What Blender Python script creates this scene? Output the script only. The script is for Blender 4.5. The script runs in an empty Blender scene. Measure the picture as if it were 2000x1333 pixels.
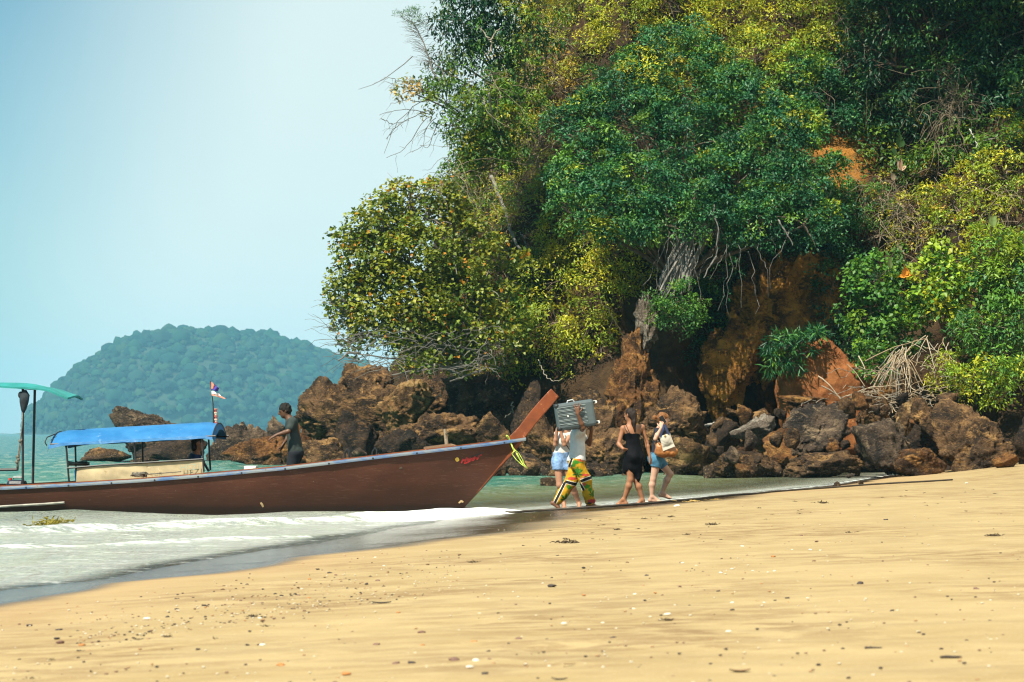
import bpy, bmesh, math, random
import numpy as np
from mathutils import Vector, Matrix
from mathutils.bvhtree import BVHTree

C = bpy.context.scene.collection
SC = bpy.context.scene
R = math.radians

# ------------------------------------------------------------------ camera
CAMZ = 1.28
F = 75.0 / 36.0 * 2000.0                  # focal length in photo pixels
TH = math.atan(180.5 / F)                 # upward tilt
cam = bpy.data.cameras.new('camera'); camo = bpy.data.objects.new('camera', cam); C.objects.link(camo)
cam.lens = 75; cam.sensor_width = 36; cam.clip_start = 0.1; cam.clip_end = 20000
camo.location = (0, 0, CAMZ); camo.rotation_euler = (R(90) + TH, 0, 0)
cam.dof.use_dof = True; cam.dof.focus_distance = 40; cam.dof.aperture_fstop = 5.6
SC.camera = camo

# ------------------------------------------------------------------ sky and sun
SUN_EL, SUN_AZ = R(53), math.atan2(-0.58, -0.80)       # azimuth measured from +Y towards +X
SUN = Vector((math.sin(SUN_AZ) * math.cos(SUN_EL), math.cos(SUN_AZ) * math.cos(SUN_EL), math.sin(SUN_EL)))
w = bpy.data.worlds.new('World'); SC.world = w; w.use_nodes = True
wn, wl = w.node_tree.nodes, w.node_tree.links
for n in list(wn): wn.remove(n)
wo = wn.new('ShaderNodeOutputWorld'); bg = wn.new('ShaderNodeBackground'); sky = wn.new('ShaderNodeTexSky')
sky.sky_type = 'NISHITA'; sky.sun_disc = False; sky.sun_elevation = SUN_EL; sky.sun_rotation = SUN_AZ
sky.air_density = 1.0; sky.dust_density = 1.5; sky.ozone_density = 2.0
bg.inputs['Strength'].default_value = 0.056
# a broad veil of thin high cloud over most of the sky, thinning out towards the left where it turns bluer
tc = wn.new('ShaderNodeTexCoord'); sp = wn.new('ShaderNodeSeparateXYZ'); wl.new(tc.outputs['Generated'], sp.inputs[0])
dv = wn.new('ShaderNodeMath'); dv.operation = 'ARCTAN2'; wl.new(sp.outputs['X'], dv.inputs[0]); wl.new(sp.outputs['Y'], dv.inputs[1])
el = wn.new('ShaderNodeMath'); el.operation = 'MULTIPLY'; wl.new(sp.outputs['Z'], el.inputs[0]); el.inputs[1].default_value = -0.35
sm = wn.new('ShaderNodeMath'); sm.operation = 'ADD'; wl.new(dv.outputs[0], sm.inputs[0]); wl.new(el.outputs[0], sm.inputs[1])
nz = wn.new('ShaderNodeTexNoise'); nz.inputs['Scale'].default_value = 3.0; nz.inputs['Detail'].default_value = 3; wl.new(tc.outputs['Generated'], nz.inputs['Vector'])
nm = wn.new('ShaderNodeMath'); nm.operation = 'MULTIPLY_ADD'; wl.new(nz.outputs['Fac'], nm.inputs[0]); nm.inputs[1].default_value = 0.10; wl.new(sm.outputs[0], nm.inputs[2])
mr = wn.new('ShaderNodeMapRange'); mr.interpolation_type = 'SMOOTHSTEP'; wl.new(nm.outputs[0], mr.inputs['Value'])
mr.inputs['From Min'].default_value = -0.285; mr.inputs['From Max'].default_value = -0.115; mr.inputs['To Min'].default_value = 0.10; mr.inputs['To Max'].default_value = 0.92
mx = wn.new('ShaderNodeMix'); mx.data_type = 'RGBA'; wl.new(mr.outputs[0], mx.inputs['Factor'])
tn = wn.new('ShaderNodeMix'); tn.data_type = 'RGBA'; tn.blend_type = 'MULTIPLY'; tn.inputs['Factor'].default_value = 1.0; wl.new(sky.outputs[0], tn.inputs['A']); tn.inputs['B'].default_value = (.40, 1.05, 1.10, 1)
wl.new(tn.outputs['Result'], mx.inputs['A']); mx.inputs['B'].default_value = (8.5, 9.8, 9.5, 1)
wl.new(mx.outputs['Result'], bg.inputs['Color']); wl.new(bg.outputs[0], wo.inputs['Surface'])

sl = bpy.data.lights.new('sun', 'SUN'); slo = bpy.data.objects.new('sun', sl); C.objects.link(slo)
sl.energy = 5.0; sl.angle = R(0.5); sl.color = (1.0, 0.92, 0.76)
slo.rotation_euler = (-SUN).to_track_quat('-Z', 'Y').to_euler(); slo.location = (-20, -20, 60)

SC.view_settings.view_transform = 'Standard'; SC.view_settings.look = 'None'
SC.view_settings.exposure = 0.8; SC.view_settings.gamma = 1; SC.view_settings.use_curve_mapping = False
SC.render.engine = 'CYCLES'
cy = SC.cycles
cy.use_denoising = True; cy.filter_width = 1.15; cy.max_bounces = 6; cy.diffuse_bounces = 3; cy.glossy_bounces = 3; cy.transmission_bounces = 3
cy.transparent_max_bounces = 8; cy.volume_bounces = 1; cy.caustics_reflective = False; cy.caustics_refractive = False

# ------------------------------------------------------------------ helpers: numbers
def pt(px, py, D):
    """world point seen at photo pixel (px, py) at distance D along +Y"""
    a = (px - 1000) / F; b = (666.5 - py) / F
    d = np.array((a, math.cos(TH) - b * math.sin(TH), math.sin(TH) + b * math.cos(TH)))
    return np.array((0, 0, CAMZ)) + d * (D / d[1])
def ray(px, py):
    return Vector(pt(px, py, 1.0) - np.array((0, 0, CAMZ))).normalized()

def _h(ix, iy, iz, s):
    n = (ix.astype(np.uint32) * np.uint32(374761393) + iy.astype(np.uint32) * np.uint32(668265263)
         + iz.astype(np.uint32) * np.uint32(2147483647) + np.uint32((s * 974711 + 12345) & 0xffffffff))
    n = (n ^ (n >> np.uint32(13))) * np.uint32(1274126177)
    n = (n ^ (n >> np.uint32(16))) * np.uint32(2246822519)
    return (n ^ (n >> np.uint32(15)))
def noise(p, seed=0):
    """gradient noise about -1..1 at points p (n,3)"""
    p = np.asarray(p, float); i = np.floor(p).astype(np.int64); f = p - i; u = f * f * f * (f * (f * 6 - 15) + 10)
    out = np.zeros(len(p))
    for dx in (0, 1):
        for dy in (0, 1):
            for dz in (0, 1):
                h = _h(i[:, 0] + dx, i[:, 1] + dy, i[:, 2] + dz, seed)
                gx = ((h & np.uint32(1023)).astype(float) / 511.5 - 1); gy = (((h >> np.uint32(10)) & np.uint32(1023)).astype(float) / 511.5 - 1)
                gz = (((h >> np.uint32(20)) & np.uint32(1023)).astype(float) / 511.5 - 1)
                wgt = (u[:, 0] if dx else 1 - u[:, 0]) * (u[:, 1] if dy else 1 - u[:, 1]) * (u[:, 2] if dz else 1 - u[:, 2])
                out += wgt * (gx * (f[:, 0] - dx) + gy * (f[:, 1] - dy) + gz * (f[:, 2] - dz))
    return out * 1.4
def fbm(p, oct=4, seed=0, gain=0.5):
    s = np.zeros(len(p)); a = 1.0; q = np.asarray(p, float)
    for k in range(oct):
        s += a * noise(q, seed + k); a *= gain; q = q * 2.03 + 17.1
    return s
def ridged(p, oct=4, seed=0):
    s = np.zeros(len(p)); a = 1.0; q = np.asarray(p, float)
    for k in range(oct):
        s += a * (1 - np.abs(noise(q, seed + k)) * 2); a *= 0.5; q = q * 2.1 + 9.7
    return s - 1.0
def sstep(a, b, x):
    t = np.clip((x - a) / (b - a), 0, 1); return t * t * (3 - 2 * t)
def unit(v):
    v = np.asarray(v, float); return v / np.maximum(np.linalg.norm(v, axis=-1, keepdims=True), 1e-9)

# ------------------------------------------------------------------ helpers: objects
def tag(o, label=None, cat=None, group=None, kind=None):
    if label: o['label'] = label
    if cat: o['category'] = cat
    if group: o['group'] = group
    if kind: o['kind'] = kind
    return o
def empty(name, loc, label=None, cat=None, group=None, rz=0):
    o = bpy.data.objects.new(name, None); C.objects.link(o); o.location = loc; o.rotation_euler = (0, 0, rz)
    o.empty_display_size = 0.2
    return tag(o, label, cat, group)
def mesh_np(name, v, f, mat=None, col=None, smooth=False, attrs=None):
    """mesh from arrays; f is (n,3) or (n,4) array, or a list of index lists"""
    me = bpy.data.meshes.new(name); v = np.asarray(v, np.float32)
    if isinstance(f, np.ndarray):
        k = f.shape[1]; n = len(f)
        me.vertices.add(len(v)); me.vertices.foreach_set('co', v.ravel())
        me.loops.add(n * k); me.loops.foreach_set('vertex_index', f.astype(np.int32).ravel())
        me.polygons.add(n); me.polygons.foreach_set('loop_start', np.arange(0, n * k, k, dtype=np.int32))
        me.update(calc_edges=True)
    else:
        me.from_pydata(v.tolist(), [], [list(x) for x in f])
    if col is not None:
        a = me.color_attributes.new('Col', 'FLOAT_COLOR', 'POINT')
        c4 = np.ones((len(v), 4), np.float32); c4[:, :3] = col; a.data.foreach_set('color', c4.ravel())
    for kname, arr in (attrs or {}).items():
        a = me.attributes.new(kname, 'FLOAT', 'POINT'); a.data.foreach_set('value', np.asarray(arr, np.float32))
    if smooth: me.polygons.foreach_set('use_smooth', np.ones(len(me.polygons), bool))
    if mat: me.materials.append(mat)
    me.validate()
    return me
def obj(name, me, parent=None, loc=None):
    o = bpy.data.objects.new(name, me); C.objects.link(o)
    if parent is not None: o.parent = parent
    if loc is not None: o.location = loc
    return o

class MB:
    """collects shapes, then links them as ONE mesh object"""
    def __init__(s): s.v = []; s.f = []; s.n = 0
    def add(s, v, f):
        v = np.asarray(v, float).reshape(-1, 3); s.v.append(v); s.f += [[int(i) + s.n for i in q] for q in f]; s.n += len(v); return s
    def box(s, c, size, rot=None, taper=1.0, bev=0.0):
        hx, hy, hz = np.array(size) / 2
        b = min(bev, hx * .9, hy * .9, hz * .9)
        bm = bmesh.new(); bmesh.ops.create_cube(bm, size=1.0)
        for q in bm.verts:
            t = taper if q.co.z > 0 else 1.0
            q.co = Vector((q.co.x * 2 * hx * t, q.co.y * 2 * hy * t, q.co.z * 2 * hz))
        if b > 0: bmesh.ops.bevel(bm, geom=bm.edges[:], offset=b, segments=2, affect='EDGES', profile=.5)
        bm.verts.index_update()
        v = np.array([q.co[:] for q in bm.verts]); f = [[q.index for q in p.verts] for p in bm.faces]; bm.free()
        if rot is not None: v = v @ np.array(rot).T
        return s.add(v + np.array(c), f)
    def tube(s, pts, rad, sides=6, flat=1.0, cap=True):
        pts = np.asarray(pts, float); n = len(pts); rad = np.broadcast_to(np.asarray(rad, float), (n,))
        t = unit(np.gradient(pts, axis=0)); ref = np.array((0, 0, 1.0)) if abs(t[:, 2]).mean() < .8 else np.array((0, 1.0, 0))
        a = unit(np.cross(t, ref)); b = np.cross(a, t)
        an = np.arange(sides) / sides * 2 * math.pi
        v = pts[:, None] + rad[:, None, None] * (np.cos(an)[None, :, None] * a[:, None] + flat * np.sin(an)[None, :, None] * b[:, None])
        f = []
        for i in range(n - 1):
            for j in range(sides):
                k = (j + 1) % sides; f.append((i * sides + j, i * sides + k, (i + 1) * sides + k, (i + 1) * sides + j))
        if cap: f.append(tuple(range(sides - 1, -1, -1))); f.append(tuple((n - 1) * sides + j for j in range(sides)))
        return s.add(v.reshape(-1, 3), f)
    def prism(s, poly, axis, depth):
        """polygon of 3-D points extruded both ways along axis"""
        p = np.asarray(poly, float); ax = unit(np.array(axis)) * depth / 2; n = len(p)
        f = [tuple(range(n)), tuple(range(2 * n - 1, n - 1, -1))] + [(i, n + i, n + (i + 1) % n, (i + 1) % n) for i in range(n)]
        return s.add(np.vstack((p - ax, p + ax)), f)
    def sphere(s, c, r, seg=12, rings=8):
        bm = bmesh.new(); bmesh.ops.create_uvsphere(bm, u_segments=seg, v_segments=rings, radius=1); bm.verts.index_update()
        v = np.array([q.co[:] for q in bm.verts]) * np.array(r); f = [[q.index for q in p.verts] for p in bm.faces]; bm.free()
        return s.add(v + np.array(c), f)
    def mesh(s, name, mat=None, smooth=False, origin=(0, 0, 0)):
        me = mesh_np(name, np.vstack(s.v) - np.array(origin), s.f, mat, None, smooth)
        bm = bmesh.new(); bm.from_mesh(me); bmesh.ops.recalc_face_normals(bm, faces=bm.faces); bm.to_mesh(me); bm.free()
        return me
    def build(s, name, mat=None, parent=None, origin=(0, 0, 0), smooth=False, loc=None):
        return obj(name, s.mesh(name, mat, smooth, origin), parent, loc)

# ------------------------------------------------------------------ helpers: materials
class NT:
    def __init__(s, name):
        s.m = bpy.data.materials.new(name); s.m.use_nodes = True; s.t = s.m.node_tree
        s.b = s.t.nodes['Principled BSDF']; s.out = s.t.nodes['Material Output']
    def n(s, typ, **kw):
        x = s.t.nodes.new(typ)
        for k, v in kw.items(): setattr(x, k, v)
        return x
    def l(s, a, b): s.t.links.new(a, b)
    def val(s, sock, v):
        if hasattr(v, 'is_output'): s.l(v, sock)
        else: sock.default_value = v
    def coord(s, kind='Object', scale=(1, 1, 1), rot=(0, 0, 0)):
        if kind == 'World':
            g = s.n('ShaderNodeNewGeometry').outputs['Position']
        else: g = s.n('ShaderNodeTexCoord').outputs[kind]
        mp = s.n('ShaderNodeMapping'); s.l(g, mp.inputs['Vector']); mp.inputs['Scale'].default_value = scale; mp.inputs['Rotation'].default_value = rot
        return mp.outputs[0]
    def noise(s, vec, scale, detail=4, rough=.55, dist=0.0):
        x = s.n('ShaderNodeTexNoise'); s.l(vec, x.inputs['Vector']); x.inputs['Scale'].default_value = scale
        x.inputs['Detail'].default_value = detail; x.inputs['Roughness'].default_value = rough; x.inputs['Distortion'].default_value = dist
        return x.outputs['Fac']
    def voro(s, vec, scale, feature='F1', out='Distance'):
        x = s.n('ShaderNodeTexVoronoi', feature=feature); s.l(vec, x.inputs['Vector']); x.inputs['Scale'].default_value = scale
        return x.outputs[out]
    def rng(s, v, a, b, c=0.0, d=1.0, smooth=True):
        x = s.n('ShaderNodeMapRange'); x.interpolation_type = 'SMOOTHSTEP' if smooth else 'LINEAR'; s.l(v, x.inputs['Value'])
        x.inputs['From Min'].default_value = a; x.inputs['From Max'].default_value = b; x.inputs['To Min'].default_value = c; x.inputs['To Max'].default_value = d
        return x.outputs[0]
    def mix(s, f, a, b, mode='MIX'):
        x = s.n('ShaderNodeMix', data_type='RGBA', blend_type=mode); s.val(x.inputs['Factor'], f)
        for sock, v in ((x.inputs['A'], a), (x.inputs['B'], b)):
            if isinstance(v, tuple): v = (*v[:3], 1)
            s.val(sock, v)
        return x.outputs['Result']
    def math(s, op, a, b=0.0, c=None):
        x = s.n('ShaderNodeMath', operation=op); s.val(x.inputs[0], a); s.val(x.inputs[1], b)
        if c is not None: s.val(x.inputs[2], c)
        return x.outputs[0]
    def attr(s, name, out='Fac'):
        x = s.n('ShaderNodeAttribute'); x.attribute_name = name; return x.outputs[out]
    def bump(s, h, strength=.5, dist=.05, normal=None):
        x = s.n('ShaderNodeBump'); s.l(h, x.inputs['Height']); x.inputs['Strength'].default_value = strength; x.inputs['Distance'].default_value = dist
        if normal is not None: s.l(normal, x.inputs['Normal'])
        return x.outputs[0]
    def set(s, **kw):
        for k, v in kw.items():
            k = {'color': 'Base Color', 'rough': 'Roughness', 'spec': 'Specular IOR Level', 'metal': 'Metallic', 'normal': 'Normal', 'sheen': 'Sheen Weight', 'sub': 'Subsurface Weight'}[k]
            if isinstance(v, tuple): v = (*v[:3], 1)
            s.val(s.b.inputs[k], v)
        return s.m

def paint(name, col, rough=.5, var=.25, scale=6, bump=.15, bscale=30, wear=None, spec=.4, metal=0.0):
    """a plain coloured surface with some grain, tone variation and wear"""
    t = NT(name); co = t.coord('Object')
    n1 = t.noise(co, scale, 5); dk = tuple(c * (1 - var) for c in col); lt = tuple(min(1, c * (1 + var)) for c in col)
    c = t.mix(t.rng(n1, .3, .7), dk, lt)
    if wear: c = t.mix(t.rng(t.noise(co, scale * 3.1, 6, .7), .60, .68), c, wear)
    return t.set(color=c, rough=rough, spec=spec, metal=metal, normal=t.bump(t.noise(co, bscale, 4), bump, .01))
def vcol_mat(name, rough=.6, spec=.3, bump=.0, bscale=60, sub=0.0):
    t = NT(name); c = t.attr('Col', 'Color'); kw = dict(color=c, rough=rough, spec=spec)
    if bump: kw['normal'] = t.bump(t.noise(t.coord('Object'), bscale, 4), bump, .01)
    return t.set(**kw)
def leaf_mat(name, rough=.45, trans=.28):
    t = NT(name); c = t.attr('Col', 'Color'); t.set(color=c, rough=rough, spec=.35)
    tr = t.n('ShaderNodeBsdfTranslucent'); t.l(t.mix(1.0, c, (1.5, 1.35, .55), 'MULTIPLY'), tr.inputs['Color'])
    ms = t.n('ShaderNodeMixShader'); ms.inputs[0].default_value = trans
    t.l(t.b.outputs[0], ms.inputs[1]); t.l(tr.outputs[0], ms.inputs[2]); t.l(ms.outputs[0], t.out.inputs['Surface'])
    return t.m
# ================================================================== THE SETTING
SHORE = np.array([(-16, -60), (-9.5, -12), (-7.2, 3), (-5.5, 11), (-4.2, 17.6), (-3.6, 18.9), (-3.1, 21.5), (-2.75, 23.6), (-1.95, 27), (-1.1, 31.5), (0.2, 34.6),
                  (1.85, 38.4), (3.0, 40.9), (4.3, 43.6), (5.8, 47), (8.0, 53), (10.6, 62), (13.6, 71), (18, 82), (30, 100), (60, 140)], float)
def shore_d(x, y):
    """signed distance to the waterline, positive on the sand"""
    x = np.asarray(x, float); y = np.asarray(y, float)
    best = np.full(x.shape, 1e9); sg = np.ones(x.shape)
    for a, b in zip(SHORE[:-1], SHORE[1:]):
        d = b - a; L = d @ d
        t = np.clip(((x - a[0]) * d[0] + (y - a[1]) * d[1]) / L, 0, 1)
        ex = x - a[0] - t * d[0]; ey = y - a[1] - t * d[1]; q = np.hypot(ex, ey)
        s = np.where(d[1] * (x - a[0]) - d[0] * (y - a[1]) > 0, 1.0, -1.0)
        m = q < best - 1e-9; best = np.where(m, q, best); sg = np.where(m, s, sg)
    return best * sg
def beach_z(x, y, d=None):
    x = np.asarray(x, float); y = np.asarray(y, float)
    if d is None: d = shore_d(x, y)
    p = np.stack((x * .35, y * .35, np.zeros(x.shape)), -1).reshape(-1, 3)
    d = d + (noise(p, 5) * .35).reshape(x.shape) * np.exp(-np.abs(d) / 3)
    up = .55 * (1 - np.exp(-.075 * np.maximum(d, 0) / .55)); dn = -2.6 * (1 - np.exp(-.055 * np.maximum(-d, 0) / 2.6))
    z = np.where(d > 0, up, dn)
    return z + .22 * sstep(9, 16, x) * sstep(45, 62, y) * sstep(0.5, 4, d)
def ground(px, py):
    """point of the sand seen at photo pixel"""
    D = 1.0 * F / max(py - 847, 5)
    for k in range(12):
        p = pt(px, py, D); z = float(beach_z(np.array([p[0]]), np.array([p[1]]))[0]); D = .5 * D + .5 * min(max((CAMZ - z) * F / max(py - 847, 5), 3), 110)
    p = pt(px, py, D); p[2] = float(beach_z(np.array([p[0]]), np.array([p[1]]))[0]); return p

def grid(rows, cols, xf):
    y = np.repeat(rows, len(cols)); u = np.tile(cols, len(rows)); x = xf(u, y)
    n, m = len(rows), len(cols); i = np.arange(n - 1)[:, None] * m + np.arange(m - 1)[None]
    f = np.stack((i, i + 1, i + m + 1, i + m), -1).reshape(-1, 4)
    return x, y, f
# ---- sand
rows = np.concatenate((np.linspace(-60, 2.5, 30)[:-1], 2.5 * np.exp(np.arange(0, math.log(150 / 2.5), .0098))))
cols = np.linspace(-1, 1, 300)
x, y, f = grid(rows, cols, lambda u, y: u * (9 + .48 * np.maximum(y, 0)) + np.sign(u) * np.abs(u) ** 9 * 60)
d = shore_d(x, y); z = beach_z(x, y, d)
P = np.stack((x, y, z * 0), -1)
dry = sstep(1.2, 3.0, d)
rel = .010 * fbm(P * np.array((1.0, 1.9, 1)), 3, 31) + .006 * fbm(P * np.array((3.2, 5.5, 1)), 3, 41) + .012 * np.maximum(noise(P * np.array((1.6, 2.4, 1)), 51) - .25, 0)
pits = noise(P * np.array((2.1, 2.6, 1)), 61); rel -= .05 * np.maximum(pits - .52, 0)
z = z + rel * dry + .004 * noise(P * np.array((1.2, 2.0, 1)), 71) * (1 - dry)
t = NT('sand'); co = t.coord('World', (1, 1.35, 1)); wet = t.attr('wet'); dk = t.attr('damp')
c = t.mix(t.rng(t.noise(co, 1.1, 5, .6), .35, .68), (.385, .280, .132), (.325, .228, .098))
smask = t.rng(t.noise(t.coord('World', (1, .8, 1)), .33, 3, .5), .38, .62, .15, 1)
streak = t.rng(t.noise(t.coord('World', (1.0, 2.6, 1)), 2.3, 6, .65, .6), .43, .60)
c = t.mix(t.math('MULTIPLY', t.math('MULTIPLY', streak, smask), .95), c, (.215, .130, .050))
c = t.mix(t.math('MULTIPLY', t.rng(t.noise(t.coord('World', (1.0, 1.2, 1)), .55, 4, .6), .52, .70), .35), c, (.29, .21, .10))
c = t.mix(t.rng(t.noise(co, 60, 3, .7), .60, .74), c, (.58, .45, .27)); c = t.mix(t.rng(t.noise(co, 45, 3, .7), .66, .75), c, (.25, .15, .07))
c = t.mix(t.math('MULTIPLY', dk, .55), c, (.36, .22, .10))
c = t.mix(wet, c, (.060, .036, .020))
rg = t.math('MULTIPLY_ADD', wet, -.82, .92)
bm_ = t.bump(t.noise(t.coord('World', (1, 1.6, 1)), 26, 5, .65), .35, .012)
SAND = t.set(color=c, rough=rg, spec=.5, normal=t.bump(t.noise(t.coord('World', (1, 1.7, 1)), 5, 4, .6), .25, .02, bm_))
edge = .55 + .5 * noise(P * np.array((.5, .5, 1)), 15) + .15 * noise(P * np.array((2.2, 2.2, 1)), 16)
width = .92 + .93 * sstep(19, 25, y) - 1.40 * sstep(36, 45, y)
wetv = 1 - sstep(1.0, 1.6, (d + .35 * noise(P * np.array((.5, .5, 1)), 15) + .12 * noise(P * 2.2, 16)) / np.maximum(width, .1))
damp = 1 - sstep(.8, 3.4, d + .5 * noise(P * .6, 17))
beach = obj('beach', mesh_np('beach', np.stack((x, y, z), -1), f, SAND, None, True, {'wet': wetv, 'damp': damp})); tag(beach, kind='structure')

# ---- sea
rows = np.concatenate((np.linspace(-58, 11, 24)[:-1], 11 * np.exp(np.arange(0, math.log(150 / 11), .0056)), 150 * np.exp(np.linspace(.02, math.log(4600 / 150), 80))))
cols = np.linspace(-1, 1, 340)
x, y, f = grid(rows, cols, lambda u, y: u * (13 + .5 * np.maximum(y, 0)))
d = shore_d(x, y); depth = np.maximum(-beach_z(x, y, d), 0)
rngw = np.random.default_rng(4); z = np.zeros(len(x)); amp_far = 1 - sstep(90, 170, y)
for k in range(16):
    wl_ = .55 * 1.19 ** k; an = rngw.normal(-.55, .5); kx, ky = math.cos(an) * 2 * math.pi / wl_, math.sin(an) * 2 * math.pi / wl_
    ph = rngw.uniform(0, 6.3) + 1.2 * noise(np.stack((x, y, x * 0), -1) * (.35 / wl_), 80 + k)
    z += .0050 * wl_ ** .75 * np.sin(kx * x + ky * y + ph)
calm = .10 + .90 * sstep(.02, .35, depth)
calm *= 1 - .45 * sstep(-2, 2, x) * sstep(33, 38, y)
z *= calm * amp_far
BRK = np.array([(-12.5, 24.0), (-8.6, 26.6), (-6.6, 27.6), (-5.4, 29.0), (-4.0, 30.0), (-2.66, 30.9), (-1.7, 32.2), (-.75, 33.7), (0.2, 35.4)])
def line_d(x, y, L):
    best = np.full(x.shape, 1e9); sg = np.zeros(x.shape); al = np.zeros(x.shape)
    for i, (a, b) in enumerate(zip(L[:-1], L[1:])):
        dd = b - a; tt = np.clip(((x - a[0]) * dd[0] + (y - a[1]) * dd[1]) / (dd @ dd), 0, 1)
        ex = x - a[0] - tt * dd[0]; ey = y - a[1] - tt * dd[1]; q = np.hypot(ex, ey); s = np.where(dd[1] * ex - dd[0] * ey > 0, 1., -1.)
        m = q < best; best = np.where(m, q, best); sg = np.where(m, s, sg); al = np.where(m, i + tt, al)
    return best * sg, al
P = np.stack((x, y, x * 0), -1)
bd, al = line_d(x + .25 * noise(P * .7, 91), y + .2 * noise(P * .9, 92), BRK)          # + on the shore side
ridge = np.where(bd > 0, np.exp(-(bd / .22) ** 2), np.exp(-(bd / .75) ** 2)) * sstep(.3, 2, al) * (1 - sstep(7.2, 8, al)) * (y < 40)
z += .13 * ridge * (.75 + .35 * noise(P * .8, 93))
bd2, al2 = line_d(x + .25 * noise(P * .9, 95), y + .2 * noise(P * .9, 96), BRK + np.array((-.1, -4.6)))
rid2 = np.where(bd2 > 0, np.exp(-(bd2 / .15) ** 2), np.exp(-(bd2 / .5) ** 2)) * sstep(0, 1.5, al2) * (1 - sstep(4.5, 6, al2))
z += .045 * rid2 * (.6 + .6 * noise(P * 1.1, 97))
foam = np.exp(-(np.where(bd > 0, bd / 1.0, bd / .22)) ** 2) * sstep(5.0, 5.7, al) * (1 - sstep(7.6, 8, al)) * 1.35
foam = np.maximum(foam, .62 * np.exp(-(np.where(bd > 0, bd / 1.5, bd / .2)) ** 2) * sstep(.6, 2, al) * (1 - sstep(5.2, 6, al)))
foam = np.maximum(foam, .62 * np.exp(-(np.where(bd2 > 0, bd2 / .9, bd2 / .15)) ** 2) * sstep(.3, 1.5, al2) * (1 - sstep(5, 6, al2)))
foam = np.maximum(foam, (.46 + .24 * sstep(32, 36, y)) * np.exp(-((d + .14) / .26) ** 2)); foam = np.maximum(foam, .56 * np.exp(-((d + .5) / .5) ** 2) * sstep(33, 37, y) * (1 - sstep(50, 58, y)))
foam = np.maximum(foam, (.52 * np.exp(-np.maximum(-d - 3, 0) / 4)) * sstep(.3, -.2, -d) * 0 + .50 * np.exp(-np.maximum(-d - 4, 0) / 5) * (y < 36)); foam = np.maximum(foam, .38 * np.exp(-np.maximum(-d, 0) / 3) * (y >= 36))
z += .012 * foam * (.5 + noise(P * 5, 98)) * (foam > .6)
t = NT('sea_water'); co = t.coord('World', (1, 1.0, 1)); dep = t.attr('depth'); fo = t.attr('foam')
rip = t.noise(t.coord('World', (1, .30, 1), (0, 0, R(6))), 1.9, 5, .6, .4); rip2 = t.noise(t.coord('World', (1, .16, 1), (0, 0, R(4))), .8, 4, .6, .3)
b0 = t.bump(rip2, 1.0, 1.6, t.bump(rip, 1.0, .8))
b1 = t.bump(t.noise(t.coord('World', (1, 1.7, 1), (0, 0, R(-14))), 2.4, 5, .62, .3), .8, .10, b0)
b2 = t.bump(t.noise(t.coord('World', (1, 1.5, 1), (0, 0, R(10))), 9, 4, .6), .6, .045, b1)
body_c = t.mix(t.rng(dep, .0, .16), (.40, .36, .24), (.26, .27, .125)); body_c = t.mix(t.rng(dep, .14, .50), body_c, (.035, .145, .105)); body_c = t.mix(t.rng(dep, .9, 2.3), body_c, (.012, .125, .145))
body_c = t.mix(t.math('MULTIPLY', t.rng(t.noise(t.coord('World', (1, 2.2, 1)), .28, 4, .6), .42, .66), .45), body_c, t.mix(.5, body_c, (.10, .26, .24)))
body_c = t.mix(t.math('MULTIPLY', t.rng(fo, .10, .42), .85), body_c, (.335, .35, .33))
body_c = t.mix(t.math('MULTIPLY', t.rng(rip, .46, .62), .8), body_c, t.mix(.5, body_c, (.36, .40, .30)))  # pale ripple lights mixed into the water colour, standing in for broken reflections
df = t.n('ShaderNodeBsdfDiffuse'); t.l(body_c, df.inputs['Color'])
tr = t.n('ShaderNodeBsdfTransparent'); tr.inputs['Color'].default_value = (.80, .86, .74, 1)
ms = t.n('ShaderNodeMixShader'); t.l(t.math('MAXIMUM', t.rng(dep, 0, .5, .12, .96), t.math('MULTIPLY', t.rng(fo, .10, .42), t.rng(dep, .0, .03, 0, .9))), ms.inputs[0]); t.l(tr.outputs[0], ms.inputs[1]); t.l(df.outputs[0], ms.inputs[2])
gl = t.n('ShaderNodeBsdfGlossy'); gl.inputs['Roughness'].default_value = .09; t.l(b2, gl.inputs['Normal'])
fr = t.n('ShaderNodeFresnel'); fr.inputs['IOR'].default_value = 1.33; t.l(b2, fr.inputs['Normal'])
m2 = t.n('ShaderNodeMixShader'); t.l(t.math('MULTIPLY', fr.outputs[0], .9), m2.inputs[0]); t.l(ms.outputs[0], m2.inputs[1]); t.l(gl.outputs[0], m2.inputs[2])
fd = t.n('ShaderNodeBsdfDiffuse'); fd.inputs['Color'].default_value = (.86, .88, .84, 1)
fn = t.math('ADD', t.math('MULTIPLY', t.noise(t.coord('World', (.55, 1.5, 1), (0, 0, R(-30))), 3.0, 9, .80, .8), 1.0), t.math('MULTIPLY', t.voro(co, 9.0), .14))
ff = t.rng(t.math('ADD', fo, t.math('MULTIPLY', fn, -1.0)), -.05, .26)
m3 = t.n('ShaderNodeMixShader'); t.l(ff, m3.inputs[0]); t.l(m2.outputs[0], m3.inputs[1]); t.l(fd.outputs[0], m3.inputs[2]); t.l(m3.outputs[0], t.out.inputs['Surface'])
keep = (d < 1.0); fk = keep[f].all(1)
sea = obj('sea', mesh_np('sea', np.stack((x, y, z), -1), f[fk], t.m, None, True, {'depth': depth, 'foam': foam})); tag(sea, kind='structure')

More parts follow.
